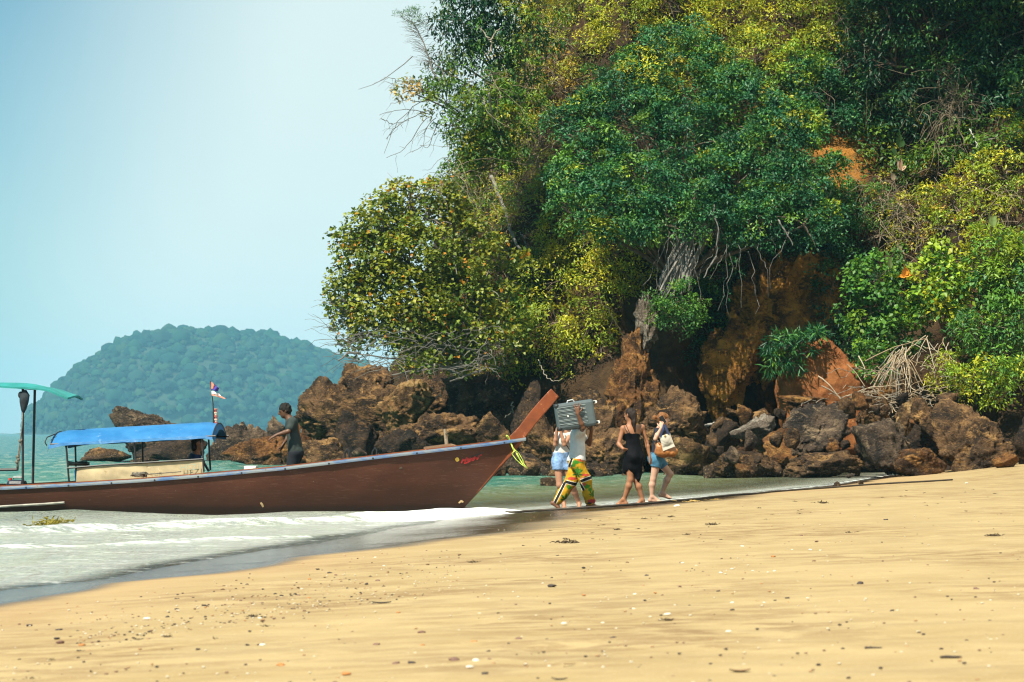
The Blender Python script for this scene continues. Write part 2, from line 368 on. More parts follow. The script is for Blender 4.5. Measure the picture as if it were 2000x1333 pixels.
# ---- island with its wood
prof = np.array([(-40, 846), (40, 846), (62, 838), (75, 815), (100, 785), (150, 742), (200, 703), (260, 668), (310, 653), (380, 646), (450, 652), (520, 657), (590, 675), (650, 697), (720, 722), (820, 770), (950, 815), (1100, 846)], float)
DI = 2600.0
def isl_h(x):
    px = 1000 + F * x / DI; return np.maximum((847 - np.interp(px, prof[:, 0], prof[:, 1])) / F * DI + CAMZ - 2.5, 0)
gx = np.linspace(-620, 80, 120); gy = np.linspace(-1, 1, 50)
X, V = np.meshgrid(gx, gy); H = isl_h(X); wid = 40 + 2.3 * H
Y = DI + V * wid; Z = H * np.sqrt(np.maximum(1 - V * V, 0)) - .6 + 3 * noise(np.stack((X.ravel() * .03, Y.ravel() * .03, X.ravel() * 0), -1), 7).reshape(X.shape) * (H > 3)
i = np.arange(49)[:, None] * 120 + np.arange(119)[None]; f = np.stack((i, i + 1, i + 121, i + 120), -1).reshape(-1, 4)
isl_m = paint('island_earth', (.022, .040, .022), .9, .4, .05)
tag(obj('island', mesh_np('island', np.stack((X, Y, Z), -1).reshape(-1, 3), f, isl_m, None, True)), kind='structure')
rg_ = np.random.default_rng(8); vs, fs, cs = [], [], []; nb = 0
bm = bmesh.new(); bmesh.ops.create_icosphere(bm, subdivisions=2, radius=1); bm.verts.index_update()
I2v = np.array([q.co[:] for q in bm.verts]); I2f = np.array([[q.index for q in p.verts] for p in bm.faces]); bm.free()
top = I2v[:, 2] > -.45; I2f = I2f[top[I2f].all(1)]
pal = np.array([(.010, .034, .022), (.014, .044, .022), (.007, .027, .020), (.024, .052, .022), (.016, .038, .026)])
n_t = 0
while n_t < 4000:
    xx = rg_.uniform(-600, 60); h = float(isl_h(np.array([xx]))[0])
    if h < 2.4: continue
    v = -abs(rg_.beta(1.2, 1.2)) if rg_.random() < .93 else rg_.uniform(0, .3)
    v = -math.sin((rg_.uniform(-.12, 1) if n_t > 160 else rg_.uniform(-.05, .06)) * math.pi / 2)
    yy = DI + v * (40 + 2.3 * h); zz = h * math.sqrt(max(1 - v * v, 0)) - .6
    if zz < 2.4: continue
    r = 2.2 + rg_.gamma(2.0, 1.15); r = min(r, 1. + zz * .6)
    q = I2v * (1 + .34 * noise(I2v * 1.9 + rg_.uniform(0, 90, 3), 3) + .16 * noise(I2v * 4.6 + rg_.uniform(0, 90, 3), 4))[:, None]
    q = q * np.array((r, r, r * rg_.uniform(.75, 1.15))) + np.array((xx, yy, zz + r * .35))
    vs.append(q); fs.append(I2f + nb); nb += len(q)
    c = pal[rg_.integers(5)] * rg_.uniform(.7, 1.35); cs.append(c[None] * (1 + .35 * noise(I2v * 4 + n_t, 9))[:, None]); n_t += 1
tag(obj('forest', mesh_np('forest', np.vstack(vs), np.vstack(fs), vcol_mat('far_foliage', .9, .1), np.vstack(cs), True)), kind='stuff')
xs = np.linspace(-900, -520, 40); hz_ = np.abs(noise(np.stack((xs * .025, xs * 0, xs * 0), -1), 3)) * 10 * sstep(-900, -820, xs) + .6
v = np.vstack((np.stack((xs, xs * 0 + 3000, xs * 0 - 1), -1), np.stack((xs, xs * 0 + 3015, hz_), -1), np.stack((xs, xs * 0 + 3060, xs * 0 - 1), -1)))
i = np.arange(39); f = np.vstack((np.stack((i, i + 1, i + 41, i + 40), -1), np.stack((i + 40, i + 41, i + 81, i + 80), -1)))
tag(obj('headland', mesh_np('headland', v, f, paint('headland_green', (.05, .08, .05), .9, .3, .05), None, True)), kind='structure')

# ---- the wooded cliff of the headland
FOOT = np.array([(4, 150), (-1, 130), (-5, 112), (-6.6, 100), (-6.4, 90), (-4.4, 82), (-1.5, 77), (1.5, 74), (4.5, 72.5), (7.2, 72.5), (9.0, 73), (10.6, 71.5), (12.8, 69.5), (16, 67.5), (20, 65), (26, 60), (34, 52), (46, 40), (60, 28)], float)
def resample(L, n, it=12):
    s = np.concatenate(([0], np.cumsum(np.hypot(*np.diff(L, axis=0).T)))); u = np.linspace(0, s[-1], n)
    q = np.stack((np.interp(u, s, L[:, 0]), np.interp(u, s, L[:, 1])), -1)
    for k in range(it): q[1:-1] = .25 * q[:-2] + .5 * q[1:-1] + .25 * q[2:]
    return q
NS, NV = 250, 160
B = resample(FOOT, NS, 30); T = unit(np.gradient(B, axis=0)); Nn = np.stack((T[:, 1], -T[:, 0]), -1)
vv = np.linspace(0, 1, NV); zz = np.where(vv < .86, -.8 + vv / .86 * 24.8, 24 + (vv - .86) / .14 * 3.5)
S_, Zg = np.meshgrid(np.arange(NS), zz, indexing='ij'); bx = B[S_, 0]; by = B[S_, 1]; nx_ = Nn[S_, 0]; ny_ = Nn[S_, 1]
VV = np.broadcast_to(vv[None], Zg.shape)
inset = np.maximum(Zg, 0) * .40 + np.maximum(VV - .86, 0) / .14 * 22
q = np.stack((bx * .22, by * .22, Zg * .22), -1).reshape(-1, 3)
inset = inset - (1.3 * fbm(q, 4, 21) + .45 * ridged(q * 3.1, 4, 22)).reshape(Zg.shape) * sstep(-1, 1.5, Zg)
g = lambda a, s: np.exp(-((a) / s) ** 2)
inset = inset + 3.2 * g(bx - 7.6, 1.7) * g(Zg - 3.4, 2.4) + 4.2 * g(bx - 8.7, .7) * g(Zg - 2.2, 1.2)          # the hollow under the big tree
inset = inset + 1.6 * g(bx - 11.0, .9) * g(Zg - 9.8, 2.0) + 1.5 * g(bx - 13.5, 2.5) * g(Zg - 13.5, 3.0)
inset = inset - 1.1 * g(bx - 4.6, 1.6) * g(Zg - 2.0, 2.6)
X = bx - nx_ * inset; Y = by - ny_ * inset
i = np.arange(NS - 1)[:, None] * NV + np.arange(NV - 1)[None]; f = np.stack((i, i + NV, i + NV + 1, i + 1), -1).reshape(-1, 4)
CV = np.stack((X, Y, Zg), -1).reshape(-1, 3)
t = NT('cliff_earth'); co = t.coord('World')
c = t.mix(t.rng(t.noise(co, .9, 6, .62, .5), .36, .62), (.040, .026, .016), (.085, .050, .024))
c = t.mix(t.attr('bare'), c, t.mix(t.rng(t.noise(co, 1.2, 6, .62, .5), .30, .50), (.12, .055, .020), (.40, .17, .030)))
c = t.mix(t.math('MULTIPLY', t.attr('bare'), t.rng(t.noise(co, .55, 4, .5), .36, .50)), c, (.40, .175, .035))
c = t.mix(t.math('MULTIPLY', t.rng(t.noise(co, 5, 6, .7), .48, .66), t.math('MULTIPLY_ADD', t.attr('bare'), -.45, .8)), c, (.045, .026, .016))
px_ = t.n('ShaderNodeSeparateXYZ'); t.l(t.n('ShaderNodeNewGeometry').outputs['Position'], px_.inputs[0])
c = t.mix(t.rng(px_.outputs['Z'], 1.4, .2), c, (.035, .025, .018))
hh = t.math('ADD', t.noise(co, 2.2, 8, .68, .6), t.math('MULTIPLY', t.noise(co, 9, 6, .7), .45))
CLIFF_M = t.set(color=c, rough=.95, spec=.15, normal=t.bump(hh, .9, .28))
BARE = [(1540, 630, 80, 125), (1648, 300, 48, 68), (1610, 760, 110, 90), (1570, 560, 60, 60), (1590, 440, 16, 22)]
cpx_ = 1000 + F * CV[:, 0] / CV[:, 1]; cpy_ = 847 - F * (CV[:, 2] - CAMZ) / CV[:, 1]; bare_ = np.zeros(len(CV))
for a_, b_, rx_, ry_ in BARE: bare_ = np.maximum(bare_, 1 - sstep(.7, 1.15, np.hypot((cpx_ - a_) / rx_, (cpy_ - b_) / ry_) + .3 * noise(CV * .9, 6)))
cliff = obj('cliff', mesh_np('cliff', CV, f, CLIFF_M, None, True, {'bare': bare_})); tag(cliff, kind='structure')
CB = BVHTree.FromPolygons([Vector(p) for p in CV], f.tolist())
CAMV = Vector((0, 0, CAMZ))
def hit(px, py, fallback=72.0):
    """point and normal of the cliff seen at a photo pixel"""
    h = CB.ray_cast(CAMV, ray(px, py))
    if h[0] is None: return pt(px, py, fallback), np.array((0, -1.0, 0.0))
    n = np.array(h[1]); n = n if n[1] < 0 else -n
    return np.array(h[0]), n
CGX, CGZ = np.arange(-12, 30, .3), np.arange(-1, 27.5, .3)
def _cy(x, z):
    h = CB.ray_cast(Vector((x, 20, z)), Vector((0, 1, 0))); return h[0][1] if h[0] is not None else 1e3
CGY = np.array([[_cy(a_, b_) for b_ in CGZ] for a_ in CGX])
def cliff_y(x, z):
    i = np.clip(np.round((x + 12) / .3).astype(int), 0, len(CGX) - 1); k = np.clip(np.round((z + 1) / .3).astype(int), 0, len(CGZ) - 1); return CGY[i, k]
# ================================================================== ROCKS
_ico = {}
def ico(sub):
    if sub not in _ico:
        bm = bmesh.new(); bmesh.ops.create_icosphere(bm, subdivisions=sub, radius=1); bm.verts.index_update()
        _ico[sub] = (np.array([q.co[:] for q in bm.verts]), np.array([[q.index for q in p.verts] for p in bm.faces])); bm.free()
    return _ico[sub]
def rock_shape(seed, sub=4, planes=13, sharp=32, rough=1.1, tilt=0.0, flat=1.0, taper=0.0, strata=0.0, yaw=0.0, blocky=1.0):
    """an angular boulder filling the box -1..1"""
    r = np.random.default_rng(seed); d, f = ico(sub)
    n = unit(r.normal(size=(planes, 3))); h = r.uniform(.55, 1.0, planes)
    dn = np.maximum(d @ n.T, 1e-3) / h; rad = (dn ** sharp).sum(1) ** (-1.0 / sharp); rad = np.minimum(rad, 1.6)
    p = d * rad[:, None]; p[:, 2] *= flat
    if taper: p[:, :2] *= (1 - taper * np.clip((p[:, 2] + 1) / 2, 0, 1))[:, None]
    o = r.uniform(0, 50, 3)
    dis = .10 * fbm(p * 1.7 + o, 4, seed % 97) + .085 * ridged(p * 3.3 + o, 5, seed % 89) - .05 * np.abs(noise(p * 6.1 + o, seed % 71)) + .03 * rough * fbm(p * 9 + o, 3, seed % 83)
    dis -= .16 * np.maximum(noise(p * 2.3 + o[::-1], seed % 79) - .25, 0)
    wq = p @ np.array(((.92, .25, -.30), (-.30, .93, .20), (.33, -.10, .94))) + .12 * np.stack([noise(p * 2.1 + o + 7 * k, 5 + k) for k in range(3)], -1)
    for sc_, am_ in ((2.6, .10), (5.5, .055)):
        b_ = np.floor(wq * np.array((sc_, sc_, sc_ * 1.35)) + o); hb = _h(b_[:, 0].astype(np.int64), b_[:, 1].astype(np.int64), b_[:, 2].astype(np.int64), seed % 61).astype(float) / 4294967295.0; dis += am_ * blocky * (hb - .5)
    if strata:
        a = unit(np.array((.25, .1, 1.0))); s = p @ a; dis += strata * (noise(np.stack((s * 7, (p[:, 0]) * .8, p[:, 1] * .8), -1) + o, 3))
    p = p + d * (dis * rough)[:, None]
    if yaw: cc, ss = math.cos(yaw), math.sin(yaw); p = p @ np.array(((cc, ss, 0), (-ss, cc, 0), (0, 0, 1)))
    if tilt: cc, ss = math.cos(tilt), math.sin(tilt); p = p @ np.array(((cc, 0, ss), (0, 1, 0), (-ss, 0, cc)))
    lo, hi = p.min(0), p.max(0); return (p - (lo + hi) / 2) / ((hi - lo) / 2), f

def rock_mat(name, dark, mid, light, amt=.5, speck=(.45, .40, .32), sp=.72):
    t = NT(name); co = t.coord('World')
    c = t.mix(t.rng(t.noise(co, .8, 7, .65, .7), .38, .62), dark, mid)
    c = t.mix(t.math('MULTIPLY', t.rng(t.noise(t.coord('World', (1, 1, 1.6), (0, R(25), 0)), 1.5, 6, .68, .8), .62 - .2 * amt, .74 - .16 * amt), .9), c, light)
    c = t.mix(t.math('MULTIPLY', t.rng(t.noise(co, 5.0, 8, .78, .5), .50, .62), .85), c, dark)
    c = t.mix(t.math('MULTIPLY', t.rng(t.noise(t.coord('World', (1, 1, 2.2), (0, R(20), 0)), 8, 7, .78), .54, .64), .55), c, light)
    c = t.mix(t.rng(t.noise(co, 19, 4, .7), sp, sp + .07), c, speck)
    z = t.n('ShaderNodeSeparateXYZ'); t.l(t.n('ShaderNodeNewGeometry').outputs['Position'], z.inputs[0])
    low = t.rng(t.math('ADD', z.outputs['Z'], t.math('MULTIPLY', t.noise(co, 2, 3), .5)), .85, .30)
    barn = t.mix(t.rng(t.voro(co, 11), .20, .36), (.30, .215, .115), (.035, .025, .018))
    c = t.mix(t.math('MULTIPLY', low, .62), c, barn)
    hh = t.math('ADD', t.noise(co, 3.2, 8, .70, .7), t.math('MULTIPLY', t.noise(co, 13, 6, .72), .40))
    hh = t.math('ADD', hh, t.math('MULTIPLY', t.noise(co, 34, 4, .7), .14)); hh = t.math('ADD', hh, t.math('MULTIPLY', t.voro(t.coord('World', (1, 1, 1.9), (0, R(28), 0)), 2.3, 'DISTANCE_TO_EDGE'), .35))
    return t.set(color=c, rough=.88, spec=.25, normal=t.bump(hh, 1.0, .30))
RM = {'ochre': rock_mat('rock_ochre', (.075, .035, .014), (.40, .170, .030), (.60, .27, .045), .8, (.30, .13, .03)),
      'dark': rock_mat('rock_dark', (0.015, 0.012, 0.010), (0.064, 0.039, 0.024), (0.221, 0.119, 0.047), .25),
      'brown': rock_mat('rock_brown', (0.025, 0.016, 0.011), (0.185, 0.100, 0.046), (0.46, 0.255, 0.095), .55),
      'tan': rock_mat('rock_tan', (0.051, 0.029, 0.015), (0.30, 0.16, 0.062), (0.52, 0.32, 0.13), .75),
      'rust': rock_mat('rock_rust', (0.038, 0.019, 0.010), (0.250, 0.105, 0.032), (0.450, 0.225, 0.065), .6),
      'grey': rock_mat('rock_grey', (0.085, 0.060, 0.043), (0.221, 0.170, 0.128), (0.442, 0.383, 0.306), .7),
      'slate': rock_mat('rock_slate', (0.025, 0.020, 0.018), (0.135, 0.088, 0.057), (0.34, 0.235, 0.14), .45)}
t = NT('red_soil'); co = t.coord('World')
c = t.mix(t.rng(t.noise(co, 1.3, 6, .6, .4), .35, .65), (.17, .060, .022), (.30, .115, .040)); c = t.mix(t.rng(t.noise(co, 14, 5, .7), .62, .70), c, (.42, .24, .12))
RM['soil'] = t.set(color=c, rough=1.0, spec=.1, normal=t.bump(t.noise(co, 6, 8, .72), .8, .12))

def rock(label, cx, cy, wpx, hpx, D, m, seed, sub=4, depth=.85, sink=.25, group=None, name='boulder', cat='rock', **kw):
    """boulder whose outline fills the pixel box (cx, cy, wpx, hpx) at distance D; it runs on a little below what is seen"""
    sub = 6 if (sub == 5 and wpx * hpx > 11500) else sub
    p, f = rock_shape(seed, sub, **kw); k = D / F
    wd, hh = wpx * k, hpx * k; ext = sink * hh
    c = pt(cx, cy, D); size = np.array((wd / 2, max(wd, hh * .7) * depth / 2, (hh + ext) / 2))
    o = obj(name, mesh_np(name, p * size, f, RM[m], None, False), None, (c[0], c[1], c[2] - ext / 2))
    return tag(o, label, cat, group or 'boulders along the foot of the headland')
# the outlying reef on the left, seen over and under the boat canopy
rock('dark peaked reef rock rising behind the blue boat canopy', 285, 843, 150, 100, 104, 'slate', 11, 5, .5, tilt=.25, strata=.04)
rock('small dark rock knob left of the peaked reef rock behind the canopy', 254, 836, 36, 36, 103, 'slate', 12, 4)
rock('dark reef rock seen under the blue canopy, crusted at the waterline', 330, 872, 150, 56, 100, 'dark', 13, 4, .5)
rock('low crusted ledge at the far left end of the reef', 205, 888, 105, 30, 97, 'brown', 14, 4, .5)
rock('low wet rock just above the canvas side of the boat', 282, 899, 62, 12, 92, 'dark', 15, 4, .5)
rock('brown sloping reef rock right of the boat canopy and flag', 462, 862, 118, 78, 102, 'slate', 16, 5, .6, tilt=.3, strata=.06, flat=.6)
rock('small grey upright rock directly behind the standing boatman', 543, 842, 46, 62, 92, 'slate', 17, 4)
rock('rust red craggy ledge left of the standing boatman, above the gunwale', 508, 884, 150, 66, 88, 'rust', 18, 5, .5, tilt=.25, strata=.05)
rock('small dark block in the notch between the reef and the headland', 505, 858, 40, 40, 96, 'slate', 19, 4)
# the big pile of the point
rock('long jagged outcrop behind the pile, dark brown, running left under the leaning twigs', 770, 822, 380, 165, 81, 'brown', 71, 6, .25, tilt=.1, strata=.05, flat=.6, rough=1.5, blocky=1.5)
rock('dark jagged outcrop behind the prow under the olive bushes', 985, 838, 240, 175, 76, 'slate', 72, 5, .3, rough=1.5, blocky=1.5, flat=.7)
rock('broken brown outcrop behind the boulders right of the phone woman', 1430, 872, 260, 105, 68, 'brown', 73, 5, .3, rough=1.4, blocky=1.5, flat=.5)
rock('big overhanging rock with a blunt snout pointing left over the boatman', 625, 793, 132, 118, 82, 'brown', 21, 5, .9, tilt=.32, flat=.75, strata=.05)
rock('steep brown rock shoulder above and right of the overhanging snout', 716, 764, 135, 112, 83, 'brown', 22, 5, .8, tilt=-.45, strata=.04)
rock('pale cracked tan block in the middle of the pile', 790, 785, 125, 88, 78, 'tan', 23, 5, .7, strata=.05)
rock('flat topped tan slab under the twigs of the round tree', 838, 765, 120, 72, 80, 'brown', 24, 5, .7, flat=.6)
rock('black shadowed block below the tan block, left of the pile centre', 688, 845, 110, 92, 76, 'dark', 25, 5, .7)
rock('low pointed brown rock behind the boat, right of the boatman', 640, 885, 105, 62, 73, 'brown', 26, 5, .7, taper=.4)
rock('rust coloured ledge just right of the boatman', 596, 868, 90, 88, 77, 'rust', 27, 4, .7)
rock('long dark boulder streaked with orange behind the boat bow', 855, 850, 205, 92, 72, 'brown', 28, 5, .7, strata=.06, flat=.6)
rock('charcoal craggy boulder low behind the small wooden post', 790, 872, 120, 70, 71, 'dark', 29, 5, .7)
rock('grey black boulder with a pale crest below the leafy overhang', 932, 768, 145, 82, 76, 'slate', 30, 5, .8, flat=.7, strata=.04)
rock('small pointed brown boulder left of the prow board', 968, 838, 80, 70, 71, 'brown', 31, 4, .8, taper=.4)
rock('tall black rock in the gap left of the prow tip', 1028, 806, 66, 130, 73, 'dark', 32, 4, .8)
rock('tilted striped slab behind the yellow green ribbon', 1068, 858, 118, 128, 69.5, 'brown', 33, 5, .7, tilt=-.6, flat=.5, strata=.10)
rock('low dark ledge at the water under the prow', 1010, 905, 130, 50, 68.5, 'slate', 34, 4, .6)
rock('great rust brown crag with a narrow top above the suitcase', 1222, 772, 205, 270, 71, 'rust', 35, 5, .8, taper=.55, rough=1.25)
rock('brown buttress of rock behind the carried suitcase', 1150, 840, 120, 165, 69, 'brown', 36, 5, .7, rough=1.2)
rock('grey weathered rock spur standing above the rust brown crag', 1262, 618, 50, 104, 71, 'grey', 37, 5, .8, taper=.5, tilt=.35, rough=2.0, planes=18)
rock('large brown boulder with a pale crest behind the woman on the phone', 1303, 818, 158, 132, 67.5, 'brown', 38, 5, .7, tilt=-.35, strata=.03)
rock('crusted brown ledge behind the woman in the black dress', 1190, 880, 150, 96, 67, 'brown', 39, 5, .6)
rock('tan lumpy boulder at the water right of the brown handbag', 1338, 892, 98, 84, 64.5, 'tan', 40, 5, .8)
# (the hollow itself is part of the cliff)
rock('pale grey blotched boulder left of the big square slab', 1470, 838, 92, 62, 64.5, 'grey', 42, 5, .8)
rock('big square cut dark slab leaning over a black gap', 1590, 836, 138, 104, 63.5, 'slate', 43, 5, .75, tilt=.42, flat=.62, strata=.05, sharp=22, planes=9)
rock('orange brown boulder wedged left under the square slab', 1528, 868, 80, 64, 63.5, 'rust', 44, 4, .8)
rock('low wide wet rock at the water below the pale grey boulder', 1455, 906, 170, 52, 63, 'brown', 45, 5, .5)
rock('low ridge of dark rock under the square slab', 1612, 904, 165, 50, 62, 'brown', 46, 5, .5)
rock('dark brown rock behind the pale grey boulder, under the hollow', 1412, 850, 75, 58, 66.5, 'dark', 47, 4, .8)
rock('rounded dark boulder right of the square slab', 1722, 862, 124, 92, 61.5, 'slate', 48, 5, .8)
rock('small brown boulder at the foot of the dead brush', 1708, 802, 62, 48, 65, 'brown', 49, 4)
rock('small dark rock with a white face beside the dead brush', 1612, 806, 44, 34, 65.5, 'dark', 50, 4)
rock('tan upright boulder above the tilted slab', 1776, 806, 56, 66, 63.5, 'tan', 51, 4)
rock('slanting brown slab leaning left against the largest boulder', 1812, 818, 74, 96, 61.5, 'brown', 52, 5, .7, tilt=-.7, flat=.4)
rock('largest boulder of the beach end, massive and brown', 1905, 845, 170, 138, 60.5, 'brown', 53, 5, .8, sharp=9)
rock('dark boulder cut off by the frame right of the largest boulder', 2022, 850, 95, 128, 60, 'dark', 54, 4, .9)
rock('rubbly brown ledge on the sand left of the largest boulder', 1796, 898, 112, 48, 59.5, 'rust', 55, 5, .6)
rock('small red brown rock lying on the sand under the largest boulder', 1964, 896, 52, 26, 58.2, 'rust', 56, 4)
rock('dark rock filling the cleft left of the largest boulder', 1800, 862, 90, 74, 62.5, 'dark', 57, 4)
rock('barnacled rock standing in the shallows behind the women', 1074, 944, 40, 24, 52, 'brown', 58, 4)
rock('white bleached stone at the water in front of the low ridge', 1661, 929, 20, 8, 60.5, 'grey', 59, 3)
rock('round brown stone on the wet sand, left of a pair', 1633, 946, 18, 11, 47.5, 'brown', 60, 3, name='stone', cat='stone')
rock('round brown stone on the wet sand, right of a pair', 1680, 943, 14, 10, 49, 'brown', 61, 3, name='stone', cat='stone')
rock('orange rock lump on top of the square slab, below the red earth', 1570, 790, 110, 36, 66.5, 'rust', 62, 4, .8)
rock('bright ochre earth face below the big tree, upper part', 1535, 598, 235, 225, 73.8, 'ochre', 81, 6, .4, tilt=.5, rough=1.3, blocky=1.6, flat=.8)
rock('ochre earth slope running down left from the bright face to the dark hollow', 1428, 705, 140, 190, 72.8, 'ochre', 82, 6, .5, tilt=.6, rough=1.3, blocky=1.6, flat=.7)
o = rock('bare bank of red brown earth sloping down from the shrubs', 1622, 752, 215, 190, 70.5, 'soil', 63, 5, .7, name='earth_bank', cat='earth bank', tilt=-.45, rough=.55, flat=.7)
# fallen stones too alike to tell apart
rr = np.random.default_rng(5); shapes = []
for k in range(8):
    p, f = rock_shape(900 + k, 3); shapes.append([mesh_np('fallen_stone', p * .5, f, RM[m], None, True) for m in ('dark', 'brown', 'rust', 'slate')])
spots = [(rr.uniform(560, 1060), rr.uniform(880, 912), rr.uniform(70, 74)) for k in range(34)] + [(rr.uniform(940, 1400), rr.uniform(908, 932), rr.uniform(64, 66)) for k in range(40)] \
    + [(rr.uniform(1380, 1760), rr.uniform(850, 925), rr.uniform(61.5, 65)) for k in range(46)] + [(rr.uniform(1640, 1860), rr.uniform(770, 830), rr.uniform(63, 66)) for k in range(16)] + [(rr.uniform(1380, 1540), rr.uniform(800, 850), rr.uniform(66, 69)) for k in range(18)]
for (a, b, D) in spots:
    s = rr.uniform(.22, .62); c = pt(a, b, D)
    o = obj('fallen_stone', shapes[rr.integers(8)][rr.choice(4, p=(.25, .4, .2, .15))], None, (c[0], c[1], c[2] - .08)); o.rotation_euler = rr.uniform(0, 6.28, 3); o.scale = (s * rr.uniform(.9, 1.5), s, s * rr.uniform(.6, 1))
    tag(o, 'small angular fallen stone wedged among the big boulders', 'stone', 'fallen stones between the boulders')
# ================================================================== THE LONG WOODEN BOAT
YAW = R(-2.5); AX, AY = -.88, 34.9
boat = empty('longtail_boat', (AX, AY, 0), 'long brown wooden boat with blue canopy, raised prow board and pale blue rail', 'boat', None, YAW)
_c, _s = math.cos(YAW), math.sin(YAW)
def b2w(p): p = np.asarray(p, float); return np.stack((AX + p[..., 0] * _c - p[..., 1] * _s, AY + p[..., 0] * _s + p[..., 1] * _c, p[..., 2]), -1)
def w2b(p): p = np.asarray(p, float); q = p - np.array((AX, AY, 0)); return np.stack((q[..., 0] * _c + q[..., 1] * _s, -q[..., 0] * _s + q[..., 1] * _c, q[..., 2]), -1)
def bpt(px, py, v):
    """boat-space point seen at a photo pixel on the plane v = const"""
    o = w2b(np.array((0, 0, CAMZ))); d = w2b(np.array((0, 0, CAMZ)) + np.array(ray(px, py))) - o
    return o + d * ((v - o[1]) / d[1])
sh = np.array([(1.11, 1.215, .012), (.8, 1.17, .10), (.45, 1.125, .20), (0, 1.07, .33), (-1.0, .955, .55), (-2.0, .835, .70), (-2.75, .745, .77), (-3.9, .64, .82), (-5.1, .545, .85), (-6.2, .48, .84), (-7.4, .42, .79), (-9.0, .41, .64), (-10.5, .46, .42)])
bt = np.array([(0, .012), (-.4, .10), (-1, .22), (-2, .38), (-3.5, .50), (-5.5, .55), (-7.5, .50), (-9, .38), (-10.3, .2)])
def hull(tt, ww, side=-1, inset=0.0):
    """tt 0 stem .. 1 stern, ww 0 keel .. 1 rail"""
    ut = 1.11 - 11.61 * tt; ub = -.12 - 10.2 * tt
    zt = np.interp(-ut, -sh[:, 0], sh[:, 1]); vt = np.interp(-ut, -sh[:, 0], sh[:, 2]); vb = np.interp(-ub, -bt[:, 0], bt[:, 1])
    zb = -.16 - .10 * sstep(0, .3, tt)
    bul = .05 * np.sin(ww * math.pi) * sstep(0, .2, tt)
    v = vb + (vt - vb) * ww ** .85 + bul - inset; v = np.maximum(v, .006 if inset == 0 else .002)
    u = ub + (ut - ub) * ww; u = u + .03 * np.sin(ww * math.pi) * (1 - sstep(0, .1, tt))
    return np.stack((u, side * v, zb + (zt - zb) * ww), -1)
NT_, NW_ = 90, 16
tg, wg = np.meshgrid(np.linspace(0, 1, NT_) ** 1.25, np.linspace(0, 1, NW_), indexing='ij')
def sheet(P_, flip=False):
    n, m = P_.shape[:2]; i = np.arange(n - 1)[:, None] * m + np.arange(m - 1)[None]
    f = np.stack((i, i + 1, i + m + 1, i + m), -1).reshape(-1, 4); return P_.reshape(-1, 3), (f[:, ::-1] if flip else f)
mb = MB()
for sd in (-1, 1):
    mb.add(*sheet(hull(tg, wg, sd), sd > 0)); mb.add(*sheet(hull(tg, wg, sd, .035) - np.array((.03, 0, 0)), sd < 0))
a = hull(np.linspace(0, 1, NT_) ** 1.25, np.zeros(NT_), -1); b = hull(np.linspace(0, 1, NT_) ** 1.25, np.zeros(NT_), 1)
mb.add(*sheet(np.stack((a, b), 1)))
a = hull(np.ones(NW_), np.linspace(0, 1, NW_), -1); b = hull(np.ones(NW_), np.linspace(0, 1, NW_), 1); mb.add(*sheet(np.stack((a, b), 1)))
t = NT('hull_paint'); co = t.coord('Object')
c = t.mix(t.rng(t.noise(t.coord('Object', (.6, 1, 1.6)), 2.2, 6, .6), .3, .7), (0.058, 0.0185, 0.0095), (0.080, 0.0265, 0.0135))
c = t.mix(t.math('MULTIPLY', t.rng(t.noise(t.coord('Object', (1.6, 1, 26), (0, R(4), 0)), 3.0, 6, .75), .56, .66), .34), c, (0.259, 0.144, 0.101))
c = t.mix(t.math('MULTIPLY', t.rng(t.noise(t.coord('Object', (9, 9, .9)), 2.2, 5, .7), .55, .72), .35), c, (0.054, 0.022, 0.013))
c = t.mix(t.rng(t.noise(co, 26, 3, .7), .72, .76), c, (0.360, 0.274, 0.216))
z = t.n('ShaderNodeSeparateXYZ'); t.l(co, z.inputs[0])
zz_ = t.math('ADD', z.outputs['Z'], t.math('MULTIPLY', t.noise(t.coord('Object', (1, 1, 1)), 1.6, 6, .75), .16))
c = t.mix(t.rng(zz_, .24, .15), c, (0.010, 0.008, 0.006)); c = t.mix(t.math('MULTIPLY', t.rng(zz_, .62, .2), .6), c, (0.032, 0.013, 0.009))  # shade under the flared side painted in, darkening to black at the waterline
seam = t.rng(t.math('ABSOLUTE', t.math('SUBTRACT', t.math('FRACT', t.math('MULTIPLY', z.outputs['Z'], 5.2)), .5)), 0, .035, 0, 1)
HULL_M = t.set(color=c, rough=.5, spec=.25, normal=t.bump(seam, .0, .001, t.bump(t.noise(t.coord('Object', (1, 1, 4)), 9, 5, .6), .3, .01)))
HB_V = None
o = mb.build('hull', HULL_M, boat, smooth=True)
me = o.data; HB = BVHTree.FromPolygons([Vector(b2w(np.array(v.co[:]))) for v in me.vertices], [tuple(p.vertices) for p in me.polygons])
def on_hull(px, py, off=.006):
    h = HB.ray_cast(CAMV, ray(px, py)); p = np.array(h[0]) - np.array(ray(px, py)) * off; return w2b(p)
wood = paint('weathered_wood', (.26, .20, .14), .8, .35, 8, .5, 40, (.42, .36, .28))
dkwood = paint('dark_bilge_wood', (.10, .065, .040), .85, .4, 5, .4, 30)
t = NT('worn_blue_rail'); co = t.coord('Object')
c = t.mix(t.rng(t.noise(t.coord('Object', (.7, 1, 3)), 2.4, 6, .7), .40, .56), (.075, .15, .31), (.23, .25, .265)); c = t.mix(t.rng(t.noise(co, 9, 5, .75), .60, .66), c, (.17, .12, .09))
RAIL_M = t.set(color=c, rough=.6, normal=t.bump(t.noise(co, 20, 4), .3, .01))
orange = paint('prow_orange_brown', (.19, .042, .008), .6, .22, 5, .3, 30, (.46, .19, .09))
tl = np.linspace(0, 1, NT_) ** 1.25
mb = MB()
